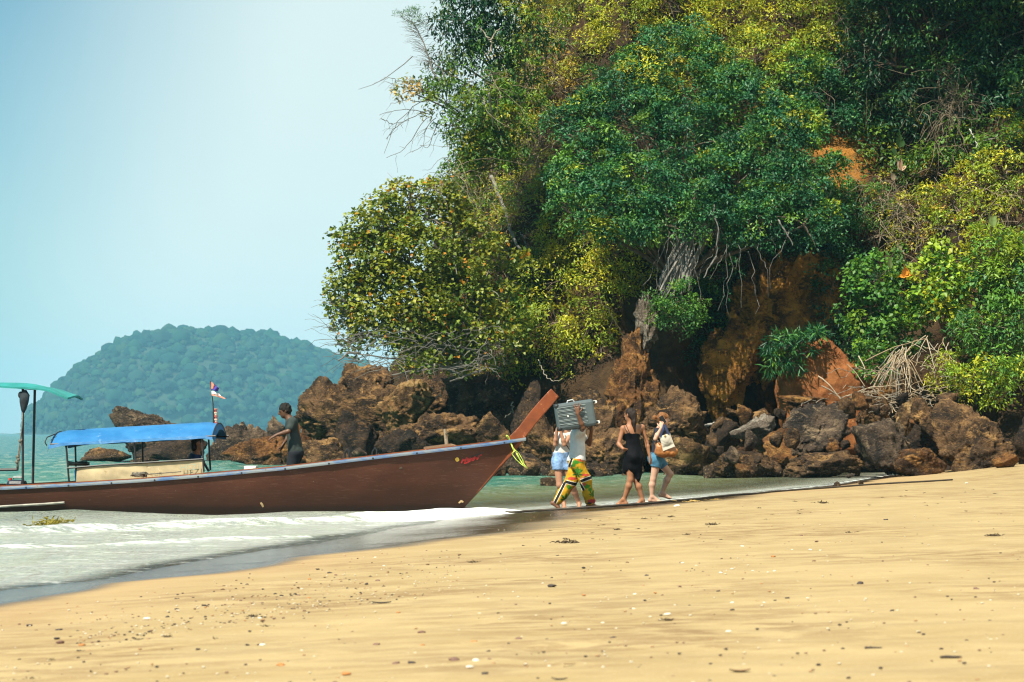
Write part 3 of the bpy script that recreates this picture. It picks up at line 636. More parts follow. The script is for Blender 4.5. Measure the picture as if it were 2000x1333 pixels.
tf = tl * .98 + .015; zk, zr = hull(tf, np.zeros(NT_))[:, 2], hull(tf, np.ones(NT_))[:, 2]; wf = (.13 - zk) / (zr - zk)
mb.add(*sheet(np.stack((hull(tf, wf, -1, .034), hull(tf, wf, 1, .034)), 1)))
mb.build('floor', dkwood, boat)
for sd in (-1, 1):
    e = hull(tl, np.ones(NT_), sd); prof_ = [(-.012, .0), (.030, .0), (.034, -.03), (.030, -.052), (-.012, -.056)]
    rr_ = np.stack([e + np.array((0, sd * q[0], q[1])) for q in prof_], 1); mb = MB(); mb.add(*sheet(rr_)); 
    mb.build('rail', RAIL_M, boat)
    k_ = np.minimum(1, np.abs(e[:, 1]) / .11)
    rr_ = np.stack([e + np.stack((e[:, 0] * 0, sd * q[0] * k_, e[:, 0] * 0 + q[1]), -1) for q in ((-.09, .016), (.018, .018), (.020, .002), (-.09, -.004), (-.09, .016))], 1); mb = MB(); mb.add(*sheet(rr_)); mb.build('cap_plank', orange, boat)
blk = paint('black_iron', (.02, .02, .022), .5, .3, 10)
for k in range(16):                                                # bolts along the near rail
    tt = np.array([.03 + .06 * k]); e = hull(tt, np.ones(1), -1)[0]; MB().sphere(e + np.array((0, -.034, -.035)), (.016, .008, .016), 8, 5).build('bolt', blk, boat)
for k in range(6):                                                 # cross benches and ribs inside
    tt = np.array([.16 + .14 * k]); e = hull(tt, np.full(1, .8), -1)[0]
    MB().box((e[0], 0, e[2] - .02), (.16, abs(e[1]) * 1.95, .03), bev=.006).build('bench', dkwood, boat)
# prow board
prow = [(994.5, 853.5), (1012.6, 835), (1037, 803), (1057, 780), (1076.4, 759.5), (1091.6, 775), (1079, 791), (1061, 811), (1046, 829), (1029, 851), (1003, 886), (973, 916), (934, 962), (893, 1001), (880, 1001), (925, 955), (960, 910), (985, 876)]
pv = np.array([bpt(a, b, 0) for a, b in prow]); mb = MB()
mb.prism(pv, (0, 1, 0), .07); o = mb.build('prow_board', orange, boat)
bv = o.modifiers.new('edge', 'BEVEL'); bv.width = .012; bv.segments = 2; bv.limit_method = 'ANGLE'
# small post and cleats on the foredeck
p0 = bpt(872.5, 868, .05); p1 = bpt(869, 838, .05)
mb = MB(); mb.tube([p0 - np.array((0, 0, .12)), p0, (p0 + p1) / 2, p1], [.032, .032, .030, .028], 7); mb.sphere((p0 + p1) / 2 + np.array((.0, -.032, .05)), .012, 8, 6); mb.build('mooring_post', wood, boat)
for a, b in ((676, 882), (730, 880)):
    q = bpt(a, b, .3); mb = MB(); mb.tube([q - np.array((.03, 0, .16)), q - np.array((.02, 0, .02)), q + np.array((.02, 0, .035)), q + np.array((.05, 0, .0)), q + np.array((.05, 0, -.1))], .016, 6); mb.build('cleat', blk, boat)
MB().prism([bpt(a, b, -.02) for a, b in ((830, 873), (862, 869), (880, 867), (892, 871), (830, 880))], (0, 1, 0), .5).build('foredeck', paint('foredeck_planks', (.24, .14, .08), .8), boat)
# scratches, patch and painted emblem on the bow
def strokes(name, lines, wd, m, parent):
    mb = MB()
    for L in lines:
        P_ = []
        L = np.array(L, float); n = max(4, int(np.hypot(*np.diff(L, axis=0).T).sum() / 1.2)); s = np.linspace(0, len(L) - 1, n)
        for k in s: P_.append(on_hull(np.interp(k, range(len(L)), L[:, 0]), np.interp(k, range(len(L)), L[:, 1]), .004))
        P_ = np.array(P_); tg_ = unit(np.gradient(P_, axis=0)); up = unit(np.cross(tg_, np.array((0, -1.0, 0)))) * wd / 2 * (.6 + .4 * np.sin(np.linspace(.3, 2.8, n)))[:, None]
        mb.add(*sheet(np.stack((P_ - up, P_ + up), 1)))
    return mb.build(name, m, parent)
red = paint('emblem_red', (.33, .012, .010), .5, .3, 30); yel = paint('emblem_yellow', (.70, .42, .05), .5, .25, 30); black = paint('emblem_black', (.02, .012, .012), .5)
em = strokes('emblem', [[(901, 905), (904, 897), (908, 902), (911, 894), (915, 902), (918, 895), (924, 900), (927, 893), (932, 897), (936, 890), (941, 889)], [(902, 900), (912, 898), (922, 896), (930, 894)], [(906, 905), (914, 903), (920, 899)]], .030, red, boat)
strokes('script', [[(917, 904), (922, 896), (920, 892), (926, 890)], [(926, 892), (931, 887), (935, 893)], [(930, 890), (938, 886), (944, 884)], [(938, 882), (936, 892)]], .014, black, em)
pp = [on_hull(893 + 4.0 * math.cos(k / 12 * 6.283) * (1 + .15 * math.sin(k * 2.2)), 898 + 4.2 * math.sin(k / 12 * 6.283), .005) for k in range(12)]
MB().add(pp, [tuple(range(12))]).build('yellow_disc', yel, em)
strokes('flower_petals', [[(891, 896), (895, 897), (893, 901)], [(890, 900), (894, 899)]], .008, black, em)
pale = paint('bare_wood_patch', (.55, .38, .20), .8)
for L in ([(896, 983), (900, 979), (905, 981)], [(509, 982), (512, 986), (514, 991)]):
    strokes('worn_patch', [L], .035, pale, boat)
# pale rubbing strake low on the side
e = [on_hull(a, b, .03) for a, b in ((0, 990), (40, 987.5), (85, 985), (126, 982))]; e = [e[0] + (e[0] - e[1]) * 2.5] + e
MB().tube(e, .022, 6).build('rubbing_strake', paint('pale_lath', (.30, .28, .24), .7, .3), boat)

# canopy: frame, tarpaulin, side canvas
u0, u1 = -6.60, -3.93
def can_z(u, v):
    k = (u - u0) / (u1 - u0); ez = 1.115 + .135 * k; rz_ = 1.33 + .145 * k
    return ez + (rz_ - ez) * np.maximum(1 - np.abs(v / .62) ** 2.2, 0)
uu, vv_ = np.meshgrid(np.linspace(u0, u1, 60), np.linspace(-.62, .62, 30), indexing='ij')
zz_ = can_z(uu, vv_); q = np.stack((uu * 3, vv_ * 3, uu * 0), -1).reshape(-1, 3); zz_ = zz_ + (.003 * noise(q, 3) + .004 * noise(q * 2.7, 4)).reshape(uu.shape)
sag = .035 * sstep(u0 + .25, u0, uu) + .03 * sstep(u1 - .18, u1, uu); tv = np.stack((uu, vv_, zz_ - sag), -1)
P_, f = sheet(tv); P2 = P_ - np.array((0, 0, .012)); mb = MB(); mb.add(P_, f); mb.add(P2, f[:, ::-1])
for sd, row in ((-1, tv[:, 0]), (1, tv[:, -1])):                    # short valance
    lo = row + np.array((0, sd * .012, -.045)) + np.stack((row[:, 0] * 0, row[:, 0] * 0, .004 * np.sin(row[:, 0] * 9)), -1); mb.add(*sheet(np.stack((row, lo), 1)))
for row, dx in ((tv[0], -.02), (tv[-1], .03)):
    lo = row + np.array((dx, 0, -.10)); mb.add(*sheet(np.stack((row, lo), 1)))
t = NT('blue_tarpaulin'); co = t.coord('Object'); c = t.mix(t.rng(t.noise(co, 2.2, 5, .6), .35, .65), (.014, .125, .32), (.03, .17, .39)); c = t.mix(t.rng(t.noise(co, 7, 5, .7), .60, .70), c, (.10, .22, .40))
TARP = t.set(color=c, rough=.5, spec=.4, normal=t.bump(t.noise(co, 5, 5), .5, .04))
cano = mb.build('canopy', TARP, boat, smooth=True)
frame = MB()
for sd in (-1, 1): frame.tube([(u, sd * .60, can_z(np.array(u), np.array(sd * .60)) - .03) for u in np.linspace(u0 + .02, u1 + .05, 14)], .018, 6)
for u in np.linspace(u0 + .03, u1, 6): frame.tube([(u, v, can_z(np.array(u), np.array(v)) - .025) for v in np.linspace(-.6, .6, 12)], .012, 5)
e = [(u0 - .03, -.61, 1.08), (u0 - .06, -.62, 1.14), (u0 - .04, -.55, 1.22), (u0 + .05, -.4, 1.27)]; frame.tube(e, .010, 5)
frame.build('canopy_frame', blk, boat)
def post(px0, y0, px1, y1, v, r=.016, m=blk, name='post'):
    a, b = bpt(px0, y0, v), bpt(px1, y1, v); MB().tube([a, (a + b) / 2, b], r, 7).build(name, m, boat)
for a in ((135, 944, 129, 868, -.58), (149, 942, 147, 868, .58), (265, 905, 262, 858, -.58), (279, 904, 278, 858, .58), (398, 922, 394, 850, -.58), (411, 919, 407, 850, .58)): post(*a)
MB().tube([bpt(149.5, 940, .57), bpt(148, 919, .57)], .024, 7).build('blue_sleeve', paint('blue_sleeve', (.03, .28, .62), .5), boat)
MB().tube([bpt(a, b, -.59) for a, b in ((131, 915), (200, 909), (300, 903), (397, 897))], .015, 6).build('side_rail', blk, boat)
MB().tube([bpt(a, b, -.2) for a, b in ((397, 902), (408, 921))], .02, 6).build('brace', blk, boat)
n, m = 70, 14; top_ = np.array([bpt(px, 915.5 - (px - 131) / 266 * 17.5, -.575) for px in np.linspace(150, 397, n)]); k = np.linspace(0, 1, m)
cvs = top_[:, None] + np.stack((k * -.02, k * 0, -k * .42), -1)[None]; q = cvs.reshape(-1, 3)
wr = .014 * noise(q * np.array((5, 1, 7)) + q[:, [2, 0, 1]] * np.array((6, 0, 0)), 6) + .03 * noise(q * np.array((1.4, 1, 2.2)), 8); cvs = cvs + np.stack((wr * 0, wr, wr * 0), -1).reshape(cvs.shape) * np.minimum(k * 6, 1)[None, :, None]
mb = MB(); mb.add(*sheet(cvs)); canvas = mb.build('side_canvas', paint('cream_canvas', (.50, .39, .23), .85, .18, 3, .3, 50, (.34, .24, .13)), boat, smooth=True)
inkm = paint('faded_ink', (.30, .34, .26), .9); ink2 = paint('ghost_ink', (.55, .44, .28), .9)
def letters(name, text, px, py, hpx, v, m, parent, sp=1.2):
    cu = bpy.data.curves.new('lettering', 'FONT'); cu.body = text; cu.size = 1.0; cu.space_character = sp; cu.extrude = .004
    to = bpy.data.objects.new('lettering', cu); C.objects.link(to); dg = bpy.context.evaluated_depsgraph_get(); me = bpy.data.meshes.new_from_object(to.evaluated_get(dg))
    bpy.data.objects.remove(to); bpy.data.curves.remove(cu)
    s = hpx * 35 / F / .7; o_ = bpt(px, py, v); me.transform(Matrix.Translation(Vector(o_)) @ Matrix.Rotation(R(4), 4, (0, -1, 0)) @ Matrix.Diagonal((s, s, s, 1)) @ Matrix.Rotation(R(90), 4, 'X'))
    me.materials.append(m); return obj(name, me, parent)
letters('lettering', 'HEZI', 352, 919.5, 11, -.625, inkm, canvas); letters('lettering', 'TUR', 288, 921.5, 8, -.625, ink2, canvas)
# net bundle lying on the gunwale beside the canvas
# stern shelter
teal = paint('teal_sheet', (.022, .23, .22), .6, .2, 4, .2, 20)
line = [(-120, 749), (-40, 751), (0, 753), (50, 755.5), (95, 763), (113, 771), (132, 777.5)]
a = np.array([bpt(px, py, -.5) for px, py in line]); s = np.linspace(0, len(line) - 1, 30); a = np.stack([np.interp(s, range(len(line)), a[:, k]) for k in range(3)], -1)
rr_ = np.stack([a + np.stack((a[:, 0] * 0, a[:, 0] * 0 + .5 + v, .05 * (1 - (v / .5) ** 2) + .012 * np.sin(a[:, 0] * 5 + v * 6)), -1) for v in np.linspace(-.5, .5, 9)], 1)
mb = MB(); P_, f = sheet(rr_); mb.add(P_, f); mb.add(P_ - np.array((0, 0, .022)), f[:, ::-1])
for row in (rr_[:, 0], rr_[:, -1], rr_[-1]): mb.add(*sheet(np.stack((row, row - np.array((0, 0, .03))), 1)))
mb.build('stern_awning', teal, boat)
post(44.5, 948, 44.5, 758, -.42, .020); post(64, 947, 68, 762, .35, .022); post(-70, 950, -66, 755, -.42, .020); post(-90, 950, -86, 755, .35, .022)
MB().tube([bpt(a_, b_, 0) for a_, b_ in ((-160, 921), (-60, 918.5), (33, 917.5))], .024, 7).build('engine_shaft', blk, boat)
MB().tube([bpt(34, 920, 0), bpt(34.5, 912, 0)], .018, 6).build('shaft_tip', blk, boat)
# things that hang on, stand in or lie on the boat
mb = MB(); q = bpt(46, 764, -.42)
mb.tube([bpt(48, 762, -.42), bpt(48, 772, -.42), bpt(47, 786, -.42), bpt(46, 800, -.42), bpt(45, 808, -.42)], [.03, .085, .075, .045, .015], 10, .7); mb.sphere(bpt(41, 772, -.42), (.05, .04, .06)); v_ = np.vstack(mb.v)
o = mb.build('cloth_bundle', paint('dark_cloth', (.022, .028, .035), .9, .4, 12, .6, 40), None, v_.mean(0), True, b2w(v_.mean(0))); tag(o, 'dark cloth bundle hanging under the teal stern awning', 'bundle')
ropem = paint('old_rope', (.16, .14, .11), .9, .3, 40, .6, 90)
mb = MB(); L = [bpt(a_, b_, -.45) for a_, b_ in ((44, 806), (43, 835), (40, 858), (38, 872), (35, 893), (34, 905), (33, 915))]; mb.tube(L, .010, 5); mb.tube([p + np.array((.02, 0, 0)) for p in L[2:]], .010, 5)
for a_, b_ in ((39.5, 862), (34, 893), (36, 898), (33, 903)): mb.sphere(bpt(a_, b_, -.45), (.03, .025, .03), 8, 6)
v_ = np.vstack(mb.v); o = mb.build('hanging_rope', ropem, None, v_.mean(0), True, b2w(v_.mean(0))); tag(o, 'knotted rope hanging from the stern awning post', 'rope')
cpos = bpt(33, 941, -.25); jc = empty('jerry_can', b2w(np.array((cpos[0], cpos[1], .20))), 'dark plastic jerry can with a red cap at the stern', 'jerry can', None, YAW)
mb = MB(); mb.box((0, 0, .17), (.31, .24, .30), bev=.06); mb.tube([(-.06, 0, .31), (-.06, 0, .36), (.08, 0, .36), (.08, 0, .31)], .018, 6); mb.build('body', paint('dark_blue_plastic', (.018, .022, .035), .35, .2), jc, smooth=False)
MB().tube([(-.11, 0, .31), (-.11, 0, .35)], .03, 10).build('cap', paint('red_plastic', (.45, .04, .02), .4), jc)
q = bpt(272, 931, -.7); mb = MB()
rg_ = np.random.default_rng(2)
for k in range(14):
    a0 = rg_.uniform(0, 6.28); mb.tube([q + np.array((.11 * math.cos(a0 + j * .9) * rg_.uniform(.5, 1.3), .07 * math.sin(a0 + j * .9), .035 + .035 * rg_.uniform(-1, 1))) for j in range(6)], .011, 5)
mb.tube([q + np.array((.08 + .1 * j, 0, .03 + .008 * j)) for j in range(7)], .008, 5)
v_ = np.vstack(mb.v); o = mb.build('rope_coil', ropem, None, q, True, b2w(q)); tag(o, 'grey coil of rope lying on the gunwale before the canvas', 'rope')
q = bpt(153, 909, .4); mb = MB()
for k in range(9): mb.tube([q + np.array((rg_.uniform(-.2, .2), rg_.uniform(-.1, .1), .02 + rg_.uniform(-.02, .04))) for j in range(5)], .014, 5)
o = mb.build('net_bundle', ropem, None, q, True, b2w(q)); tag(o, 'dark bundle of netting on the side rail at the left canopy post', 'net')
q = bpt(490, 911, .55); mb = MB(); mb.box(q + np.array((0, 0, -.03)), (.20, .2, .07), bev=.01); o = mb.build('foam_box', paint('white_foam', (.75, .74, .70), .8), None, q, False, b2w(q)); tag(o, 'small white box lying in the boat left of the boatman', 'box'); o.rotation_euler[2] = YAW
for o in bpy.data.objects:
    if o.name in ('cloth_bundle', 'hanging_rope', 'rope_coil', 'net_bundle'): o.rotation_euler[2] = YAW
# flag on its pole
fp = MB(); fp.tube([bpt(419, 838, 0), bpt(416, 790, 0), bpt(411.5, 745, 0)], .009, 6); pole = fp.build('flag_pole', blk, boat)
post(418, 840, 418, 798, -.02, .022, blk, 'flag_post')
rw = MB(); pa, pb = bpt(422, 828, -.03), bpt(421, 798, -.03)
for k in range(9): rw.tube([pa + (pb - pa) * (k / 9), pa + (pb - pa) * ((k + .9) / 9)], .020 if k % 2 else .028, 8)
t = NT('ribbon_cloth'); z = t.n('ShaderNodeSeparateXYZ'); t.l(t.coord('Object'), z.inputs[0]); c = t.mix(t.rng(t.math('FRACT', t.math('MULTIPLY', z.outputs['Z'], 9.5)), .42, .52), (.72, .50, .36), (.46, .10, .07))
rw.build('wrapped_ribbons', t.set(color=c, rough=.8), boat)
def flag(name, quad, m):
    """quad: pixel corners hoist-top, fly-top, fly-bottom, hoist-bottom"""
    n, k = 14, 6; P_ = np.zeros((n, k, 3)); qd = [bpt(a, b, -.01) for a, b in quad]
    for i in range(n):
        for j in range(k):
            s, r_ = i / (n - 1), j / (k - 1); P_[i, j] = (qd[0] * (1 - s) + qd[1] * s) * (1 - r_) + (qd[3] * (1 - s) + qd[2] * s) * r_ + np.array((0, .025 * math.sin(s * 7 + r_ * 2) * s, .015 * math.sin(s * 5 + 1) * s))
    mb = MB(); mb.add(*sheet(P_)); return mb.build(name, m, pole, smooth=True)
cl = lambda n, c: paint(n, c, .8, .15, 20)
flag('flag', ((412, 746), (421, 752), (420, 757), (412.6, 761)), cl('flag_red', (.62, .20, .13))); flag('flag', ((418, 751), (428, 757), (425, 764), (413, 762)), cl('flag_blue', (.055, .035, .26)))
flag('flag', ((413, 763.5), (427, 768), (431, 773), (413, 769)), cl('flag_white', (.78, .72, .70))); flag('flag', ((413, 769), (431, 773), (441, 778.5), (413.4, 773)), cl('flag_pink', (.66, .27, .19)))
# yellow-green ribbon tied round the prow
mb = MB()
for L, wd in (([(991, 852), (996, 862), (1002, 876), (1006, 882)], .030), ([(1005, 881), (1000, 887), (1008, 898), (1018, 907), (1029, 915)], .036), ([(1005, 879), (1013, 885), (1020, 897), (1024, 908), (1030, 915)], .032), ([(1008, 884), (1015, 897), (1022, 908)], .022)):
    L = np.array(L, float); s = np.linspace(0, len(L) - 1, 16); P_ = np.array([bpt(np.interp(k, range(len(L)), L[:, 0]), np.interp(k, range(len(L)), L[:, 1]), -.10 - .01 * math.sin(k * 4)) for k in s])
    mb.tube(P_, wd / 2 * (1 + .2 * np.sin(s * 3)), 6, .35)
mb.tube([bpt(990, 852, v) for v in (-.14, -.08, .05, .12)], .02, 6)
v_ = np.vstack(mb.v).mean(0); o = mb.build('ribbon', paint('lime_cloth', (.50, .62, .10), .7, .2, 20), None, v_, True, b2w(v_)); o.rotation_euler[2] = YAW; tag(o, 'yellow green cloth ribbon tied round the prow, ends hanging', 'ribbon')
# mooring line over the sand
L = []
for px, py in ((897, 1002), (940, 1003.5), (1000, 1001), (1060, 997), (1120, 994), (1200, 989.5), (1280, 984), (1360, 976), (1430, 968), (1510, 961), (1600, 955), (1700, 948), (1790, 943), (1860, 939)): L.append(ground(px, py))
L = np.array(L); s = np.linspace(0, len(L) - 1, 120); P_ = np.stack([np.interp(s, range(len(L)), L[:, k]) for k in range(3)], -1); P_[:, 2] = np.maximum(beach_z(P_[:, 0], P_[:, 1]), 0) + .022
o = MB().tube(P_, .021, 6).build('mooring_rope', paint('wet_rope', (.055, .042, .03), .8), None, P_[30], True, P_[30]); tag(o, 'dark mooring rope lying along the wet sand from the bow', 'rope')
# ================================================================== PEOPLE (distance fields turned into one skin each)
class Field:
    def __init__(s, lo, hi, h): s.lo = np.array(lo, float); s.h = h; s.n = np.ceil((np.array(hi) - s.lo) / h).astype(int) + 1; s.f = np.full(s.n, .2)
    def _sl(s, lo, hi, pad):
        a = np.clip(((lo - pad - s.lo) / s.h).astype(int), 0, s.n); b = np.clip(((hi + pad - s.lo) / s.h).astype(int) + 2, 0, s.n); return tuple(slice(x, y) for x, y in zip(a, b))
    def _p(s, sl): return np.stack(np.meshgrid(*[s.lo[k] + s.h * np.arange(sl[k].start, sl[k].stop) for k in range(3)], indexing='ij'), -1)
    def _mix(s, sl, d, k):
        a = s.f[sl]; h = np.clip(.5 + .5 * (a - d) / k, 0, 1); s.f[sl] = a + (d - a) * h - k * h * (1 - h)
    def cap(s, a, b, ra, rb, k=.02, flat=None):
        a, b = np.asarray(a, float), np.asarray(b, float); m = max(ra, rb); sl = s._sl(np.minimum(a, b) - m, np.maximum(a, b) + m, .05 + k); p = s._p(sl)
        if 0 in p.shape: return s
        ba = b - a; t = np.clip(((p - a) @ ba) / max(ba @ ba, 1e-9), 0, 1); q = p - a - t[..., None] * ba
        if flat is not None:
            ax, fl = unit(np.array(flat[0])), flat[1]; c = q @ ax; q = q + (c * (1 / fl - 1))[..., None] * ax
        s._mix(sl, np.linalg.norm(q, axis=-1) - (ra + (rb - ra) * t), k); return s
    def ell(s, c, r, M, k=.015, sub=False):
        """ellipsoid with radii r along the rows of M"""
        c = np.asarray(c, float); r = np.asarray(r, float); sl = s._sl(c - r.max(), c + r.max(), .05); p = s._p(sl)
        if 0 in p.shape: return s
        q = (p - c) @ np.asarray(M).T; k0 = np.linalg.norm(q / r, axis=-1); k1 = np.linalg.norm(q / (r * r), axis=-1) + 1e-9; d = k0 * (k0 - 1) / k1
        if sub: s.f[sl] = np.maximum(s.f[sl], -d)
        else: s._mix(sl, d, k)
        return s
    def cut(s, p0, n):
        """keep the side of the plane the normal points away from"""
        P_ = s._p(tuple(slice(0, m) for m in s.n)); s.f = np.maximum(s.f, (P_ - np.asarray(p0)) @ unit(np.asarray(n, float))); return s
    def folds(s, amp, scale, seed=1):
        m = np.abs(s.f) < .05; idx = np.argwhere(m); p = s.lo + s.h * idx; s.f[m] += amp * fbm(p * np.asarray(scale), 3, seed); return s
    def mesh(s):
        f = s.f; sg = f < 0; n = np.array(f.shape); cs = [(i, j, k) for i in (0, 1) for j in (0, 1) for k in (0, 1)]
        cnt = sum(sg[i:n[0] - 1 + i, j:n[1] - 1 + j, k:n[2] - 1 + k].astype(int) for i, j, k in cs); act = (cnt > 0) & (cnt < 8); cells = np.argwhere(act)
        idx = -np.ones(act.shape, int); idx[act] = np.arange(len(cells)); acc = np.zeros((len(cells), 3)); num = np.zeros(len(cells))
        for a in cs:
            for ax in range(3):
                if a[ax]: continue
                b = list(a); b[ax] = 1; fa = f[tuple((cells + a).T)]; fb = f[tuple((cells + b).T)]; m = (fa < 0) != (fb < 0); t = np.where(m, fa / np.where(m, fa - fb, 1), 0)
                pp = np.array(a, float)[None] + t[:, None] * (np.array(b) - np.array(a))[None]; acc[m] += pp[m]; num[m] += 1
        v = s.lo + s.h * (cells + acc / num[:, None]); F_ = []
        for ax in range(3):
            u, w_ = (ax + 1) % 3, (ax + 2) % 3; sl0 = [slice(1, -1)] * 3; sl1 = [slice(1, -1)] * 3; sl0[ax] = slice(0, -1); sl1[ax] = slice(1, None)
            A, B_ = sg[tuple(sl0)], sg[tuple(sl1)]; e = np.argwhere(A != B_)
            off = np.array([1, 1, 1]); off[ax] = 0; c = e + off; inside = A[tuple(e.T)]
            if len(c) == 0: continue
            du = np.zeros(3, int); du[u] = 1; dw = np.zeros(3, int); dw[w_] = 1
            q = np.stack([idx[tuple((c - du - dw).T)], idx[tuple((c - dw).T)], idx[tuple(c.T)], idx[tuple((c - du).T)]], -1); q[~inside] = q[~inside][:, ::-1]; F_.append(q)
        F_ = np.vstack(F_); return v, F_[(F_ >= 0).all(1)]

SKIN = vcol_mat('skin', .50, .4, .08, 80); HAIR = vcol_mat('hair', .6, .2, .8, 90); CLOTH = vcol_mat('cloth', .85, .2, .25, 70)
def J(a, D): return pt(a[0], a[1], D + (a[2] if len(a) > 2 else 0))
class Figure:
    def __init__(s, label, D, face, joints, skin, build=1.0, female=True, group=None, headface=None, head_r=1.0, foot=True):
        s.j = {k: J(v, D) for k, v in joints.items()}; s.D = D; s.b = build; s.fem = female; s.skin = np.array(skin)
        f = unit(np.array((face[0], face[1], 0.0))); s.f = f; s.r = np.array((f[1], -f[0], 0)); s.up = np.array((0, 0, 1.0))
        hf = unit(np.array(headface if headface is not None else (face[0], face[1], 0.0))); s.hf = hf; s.hr = unit(np.cross(hf, s.up)); s.hu = np.cross(s.hr, hf); s.hs = head_r
        s.HM = np.array((s.hr, s.hf, s.hu)); P_ = np.array(list(s.j.values())); s.lo = P_.min(0) - .22; s.hi = P_.max(0) + .25; s.label = label
        s.base = np.array((s.j['pelvis'][0], s.j['pelvis'][1], min(p[2] for p in P_))); s.hands = {}; s.group = group; s.feet = foot
    def F(s, h=.009, lo=None, hi=None): return Field(s.lo if lo is None else lo, s.hi if hi is None else hi, h)
    def torso(s, d, g=0.0, k=.05):
        j, b = s.j, s.b; ff = (s.f, .64); pel, wa, ch = j['pelvis'], j['waist'], j['chest']
        d.cap(pel, pel + (wa - pel) * .35, .150 * b + g, .140 * b + g, k, ff); d.cap(pel + (wa - pel) * .3, wa, .140 * b + g, (.112 if s.fem else .128) * b + g, k, ff)
        d.cap(wa, ch, (.112 if s.fem else .128) * b + g, .140 * b + g, k, (s.f, .68))
        d.cap(j['sh_l'], j['sh_r'], .052 * b + g, .052 * b + g, k)
        d.cap((j['sh_l'] + ch) / 2, (j['sh_r'] + ch) / 2, .075 * b + g, .075 * b + g, k)
        hips = (j['hip_l'] + j['hip_r']) / 2
        for sd in (-1, 1): d.ell(pel - s.f * (.062 if s.fem else .030) * b + s.r * sd * .065 * b - s.up * .04, np.array((.085, .085, .095)) * b + g, np.eye(3), .03)
        if s.fem:
            for sd in (-1, 1): d.ell(ch + s.f * .085 * b + s.r * sd * .068 * b - s.up * .05, np.array((.062, .062, .066)) * b + g, np.eye(3), .03)
        return d
    def arm(s, d, side, g=0.0, part=1.0, k=.02):
        j, b = s.j, s.b; a, e, w_ = j['sh_' + side], j['el_' + side], j['wr_' + side]; th = (.043 if s.fem else .050) * b
        d.cap(a, a + (e - a) * min(part, 1), th + g, (th + (.033 * b - th) * min(part, 1)) + g, k)
        if part > 1: m = e + (w_ - e) * .3; d.cap(e, m, .034 * b + g, .037 * b + g, k); d.cap(m, w_, .037 * b + g, .024 * b + g, k)
        return d
    def leg(s, d, side, g=0.0, part=2.0, k=.03):
        j, b = s.j, s.b; a, kn, an = j['hip_' + side], j['kn_' + side], j['an_' + side]; t1 = min(part, 1)
        d.cap(a, a + (kn - a) * t1, .086 * b + g, (.086 + (.054 - .086) * t1) * b + g, k)
        if part > 1:
            t2 = part - 1; m = kn + (an - kn) * .32; back = -s.f * .012; 
            d.cap(kn, m + back, .052 * b + g, .056 * b + g, k)
            if t2 > .32: e = m + (an - m) * min((t2 - .32) / .68, 1); d.cap(m + back, e, .056 * b + g, (.056 - .022 * min((t2 - .32) / .68, 1)) * b + g, k)
        return d
    def hand(s, d, side, dirn, nrm, curl=.5, spread=.25, thumb=1):
        w_ = s.j['wr_' + side]; x = unit(np.array(dirn, float)); n = np.array(nrm, float); n = unit(n - x * (n @ x)); y = np.cross(n, x) * thumb; b = s.b * (.92 if s.fem else 1.05)
        pc = w_ + x * .085 * b
        for o in (-.026, -.009, .009, .026): d.cap(w_ + x * .012 + y * o * .55 * b, pc + y * o * b, .016 * b, .0125 * b, .012)
        for i, (o, L) in enumerate(((.028, .068), (.010, .078), (-.009, .072), (-.027, .056))):
            p = pc + y * o * b; dr = x + y * o / .028 * spread
            for q in range(3):
                dr = unit(dr + n * curl * (.35 if q == 0 else .6)); e = p + dr * L * b * (.45, .32, .25)[q]; d.cap(p, e, .0095 * b, .0082 * b, .004); p = e
        p = w_ + x * .025 * b + y * .026 * b; dr = unit(x * .7 + y * .9 + n * .25)
        for L in (.035, .032, .026): e = p + dr * L * b; d.cap(p, e, .0125 * b, .0095 * b, .006); p = e; dr = unit(dr + x * .35 + n * curl * .2)
        return d
    def foot(s, d, side):
        an, toe = s.j['an_' + side], s.j['toe_' + side]; b = s.b; x = toe - an; h = np.array((x[0], x[1], 0)); h = unit(h) if np.linalg.norm(h) > .02 else s.f
        heel = s.j.get('heel_' + side, an - h * .035 + (toe - an) * np.array((0, 0, .80)))
        d.cap(an, heel, .036 * b, .032 * b, .02); d.cap(an + h * .02, toe - unit(toe - heel) * .045, .036 * b, .028 * b, .025); y = np.cross(s.up, unit(toe - heel)); d.cap(heel, toe - unit(toe - heel) * .03, .030 * b, .026 * b, .02)
        for i, o in enumerate((-.032, -.015, .001, .016, .030)): q = toe - unit(toe - heel) * (.05 + .004 * abs(i - 1)) + y * o * b; d.cap(q, q + unit(toe - heel) * .05 * (1 - .07 * i), .0135 * b, .011 * b, .008)
        return d
    def head(s, d):
        c, M, k = s.j['head'], s.HM, s.hs; P_ = lambda x, y, z: c + s.hr * x * k + s.hf * y * k + s.hu * z * k
        d.cap(s.j['neck'] - s.up * .03, P_(0, -.02, -.06), .054 * s.b, .048 * s.b, .03)
        d.ell(P_(0, -.012, .025), np.array((.076, .096, .092)) * k, M, .02); d.ell(P_(0, .022, -.045), np.array((.058, .068, .072)) * k, M, .03); d.ell(P_(0, .060, -.088), np.array((.026, .024, .022)) * k, M, .02)
        d.cap(P_(0, .086, .018), P_(0, .108, -.020), .009 * k, .014 * k, .012); d.ell(P_(0, .092, -.026), np.array((.019, .014, .010)) * k, M, .008)
        for sd in (-1, 1):
            d.ell(P_(sd * .032, .092, .014), np.array((.015, .014, .011)) * k, M, .01, True); d.ell(P_(sd * .031, .078, .013), np.array((.014, .013, .013)) * k, M, .004)
            d.cap(P_(sd * .014, .088, .030), P_(sd * .050, .074, .030), .009 * k, .007 * k, .012); d.ell(P_(sd * .076, -.012, .0), np.array((.010, .020, .031)) * k, M, .006)
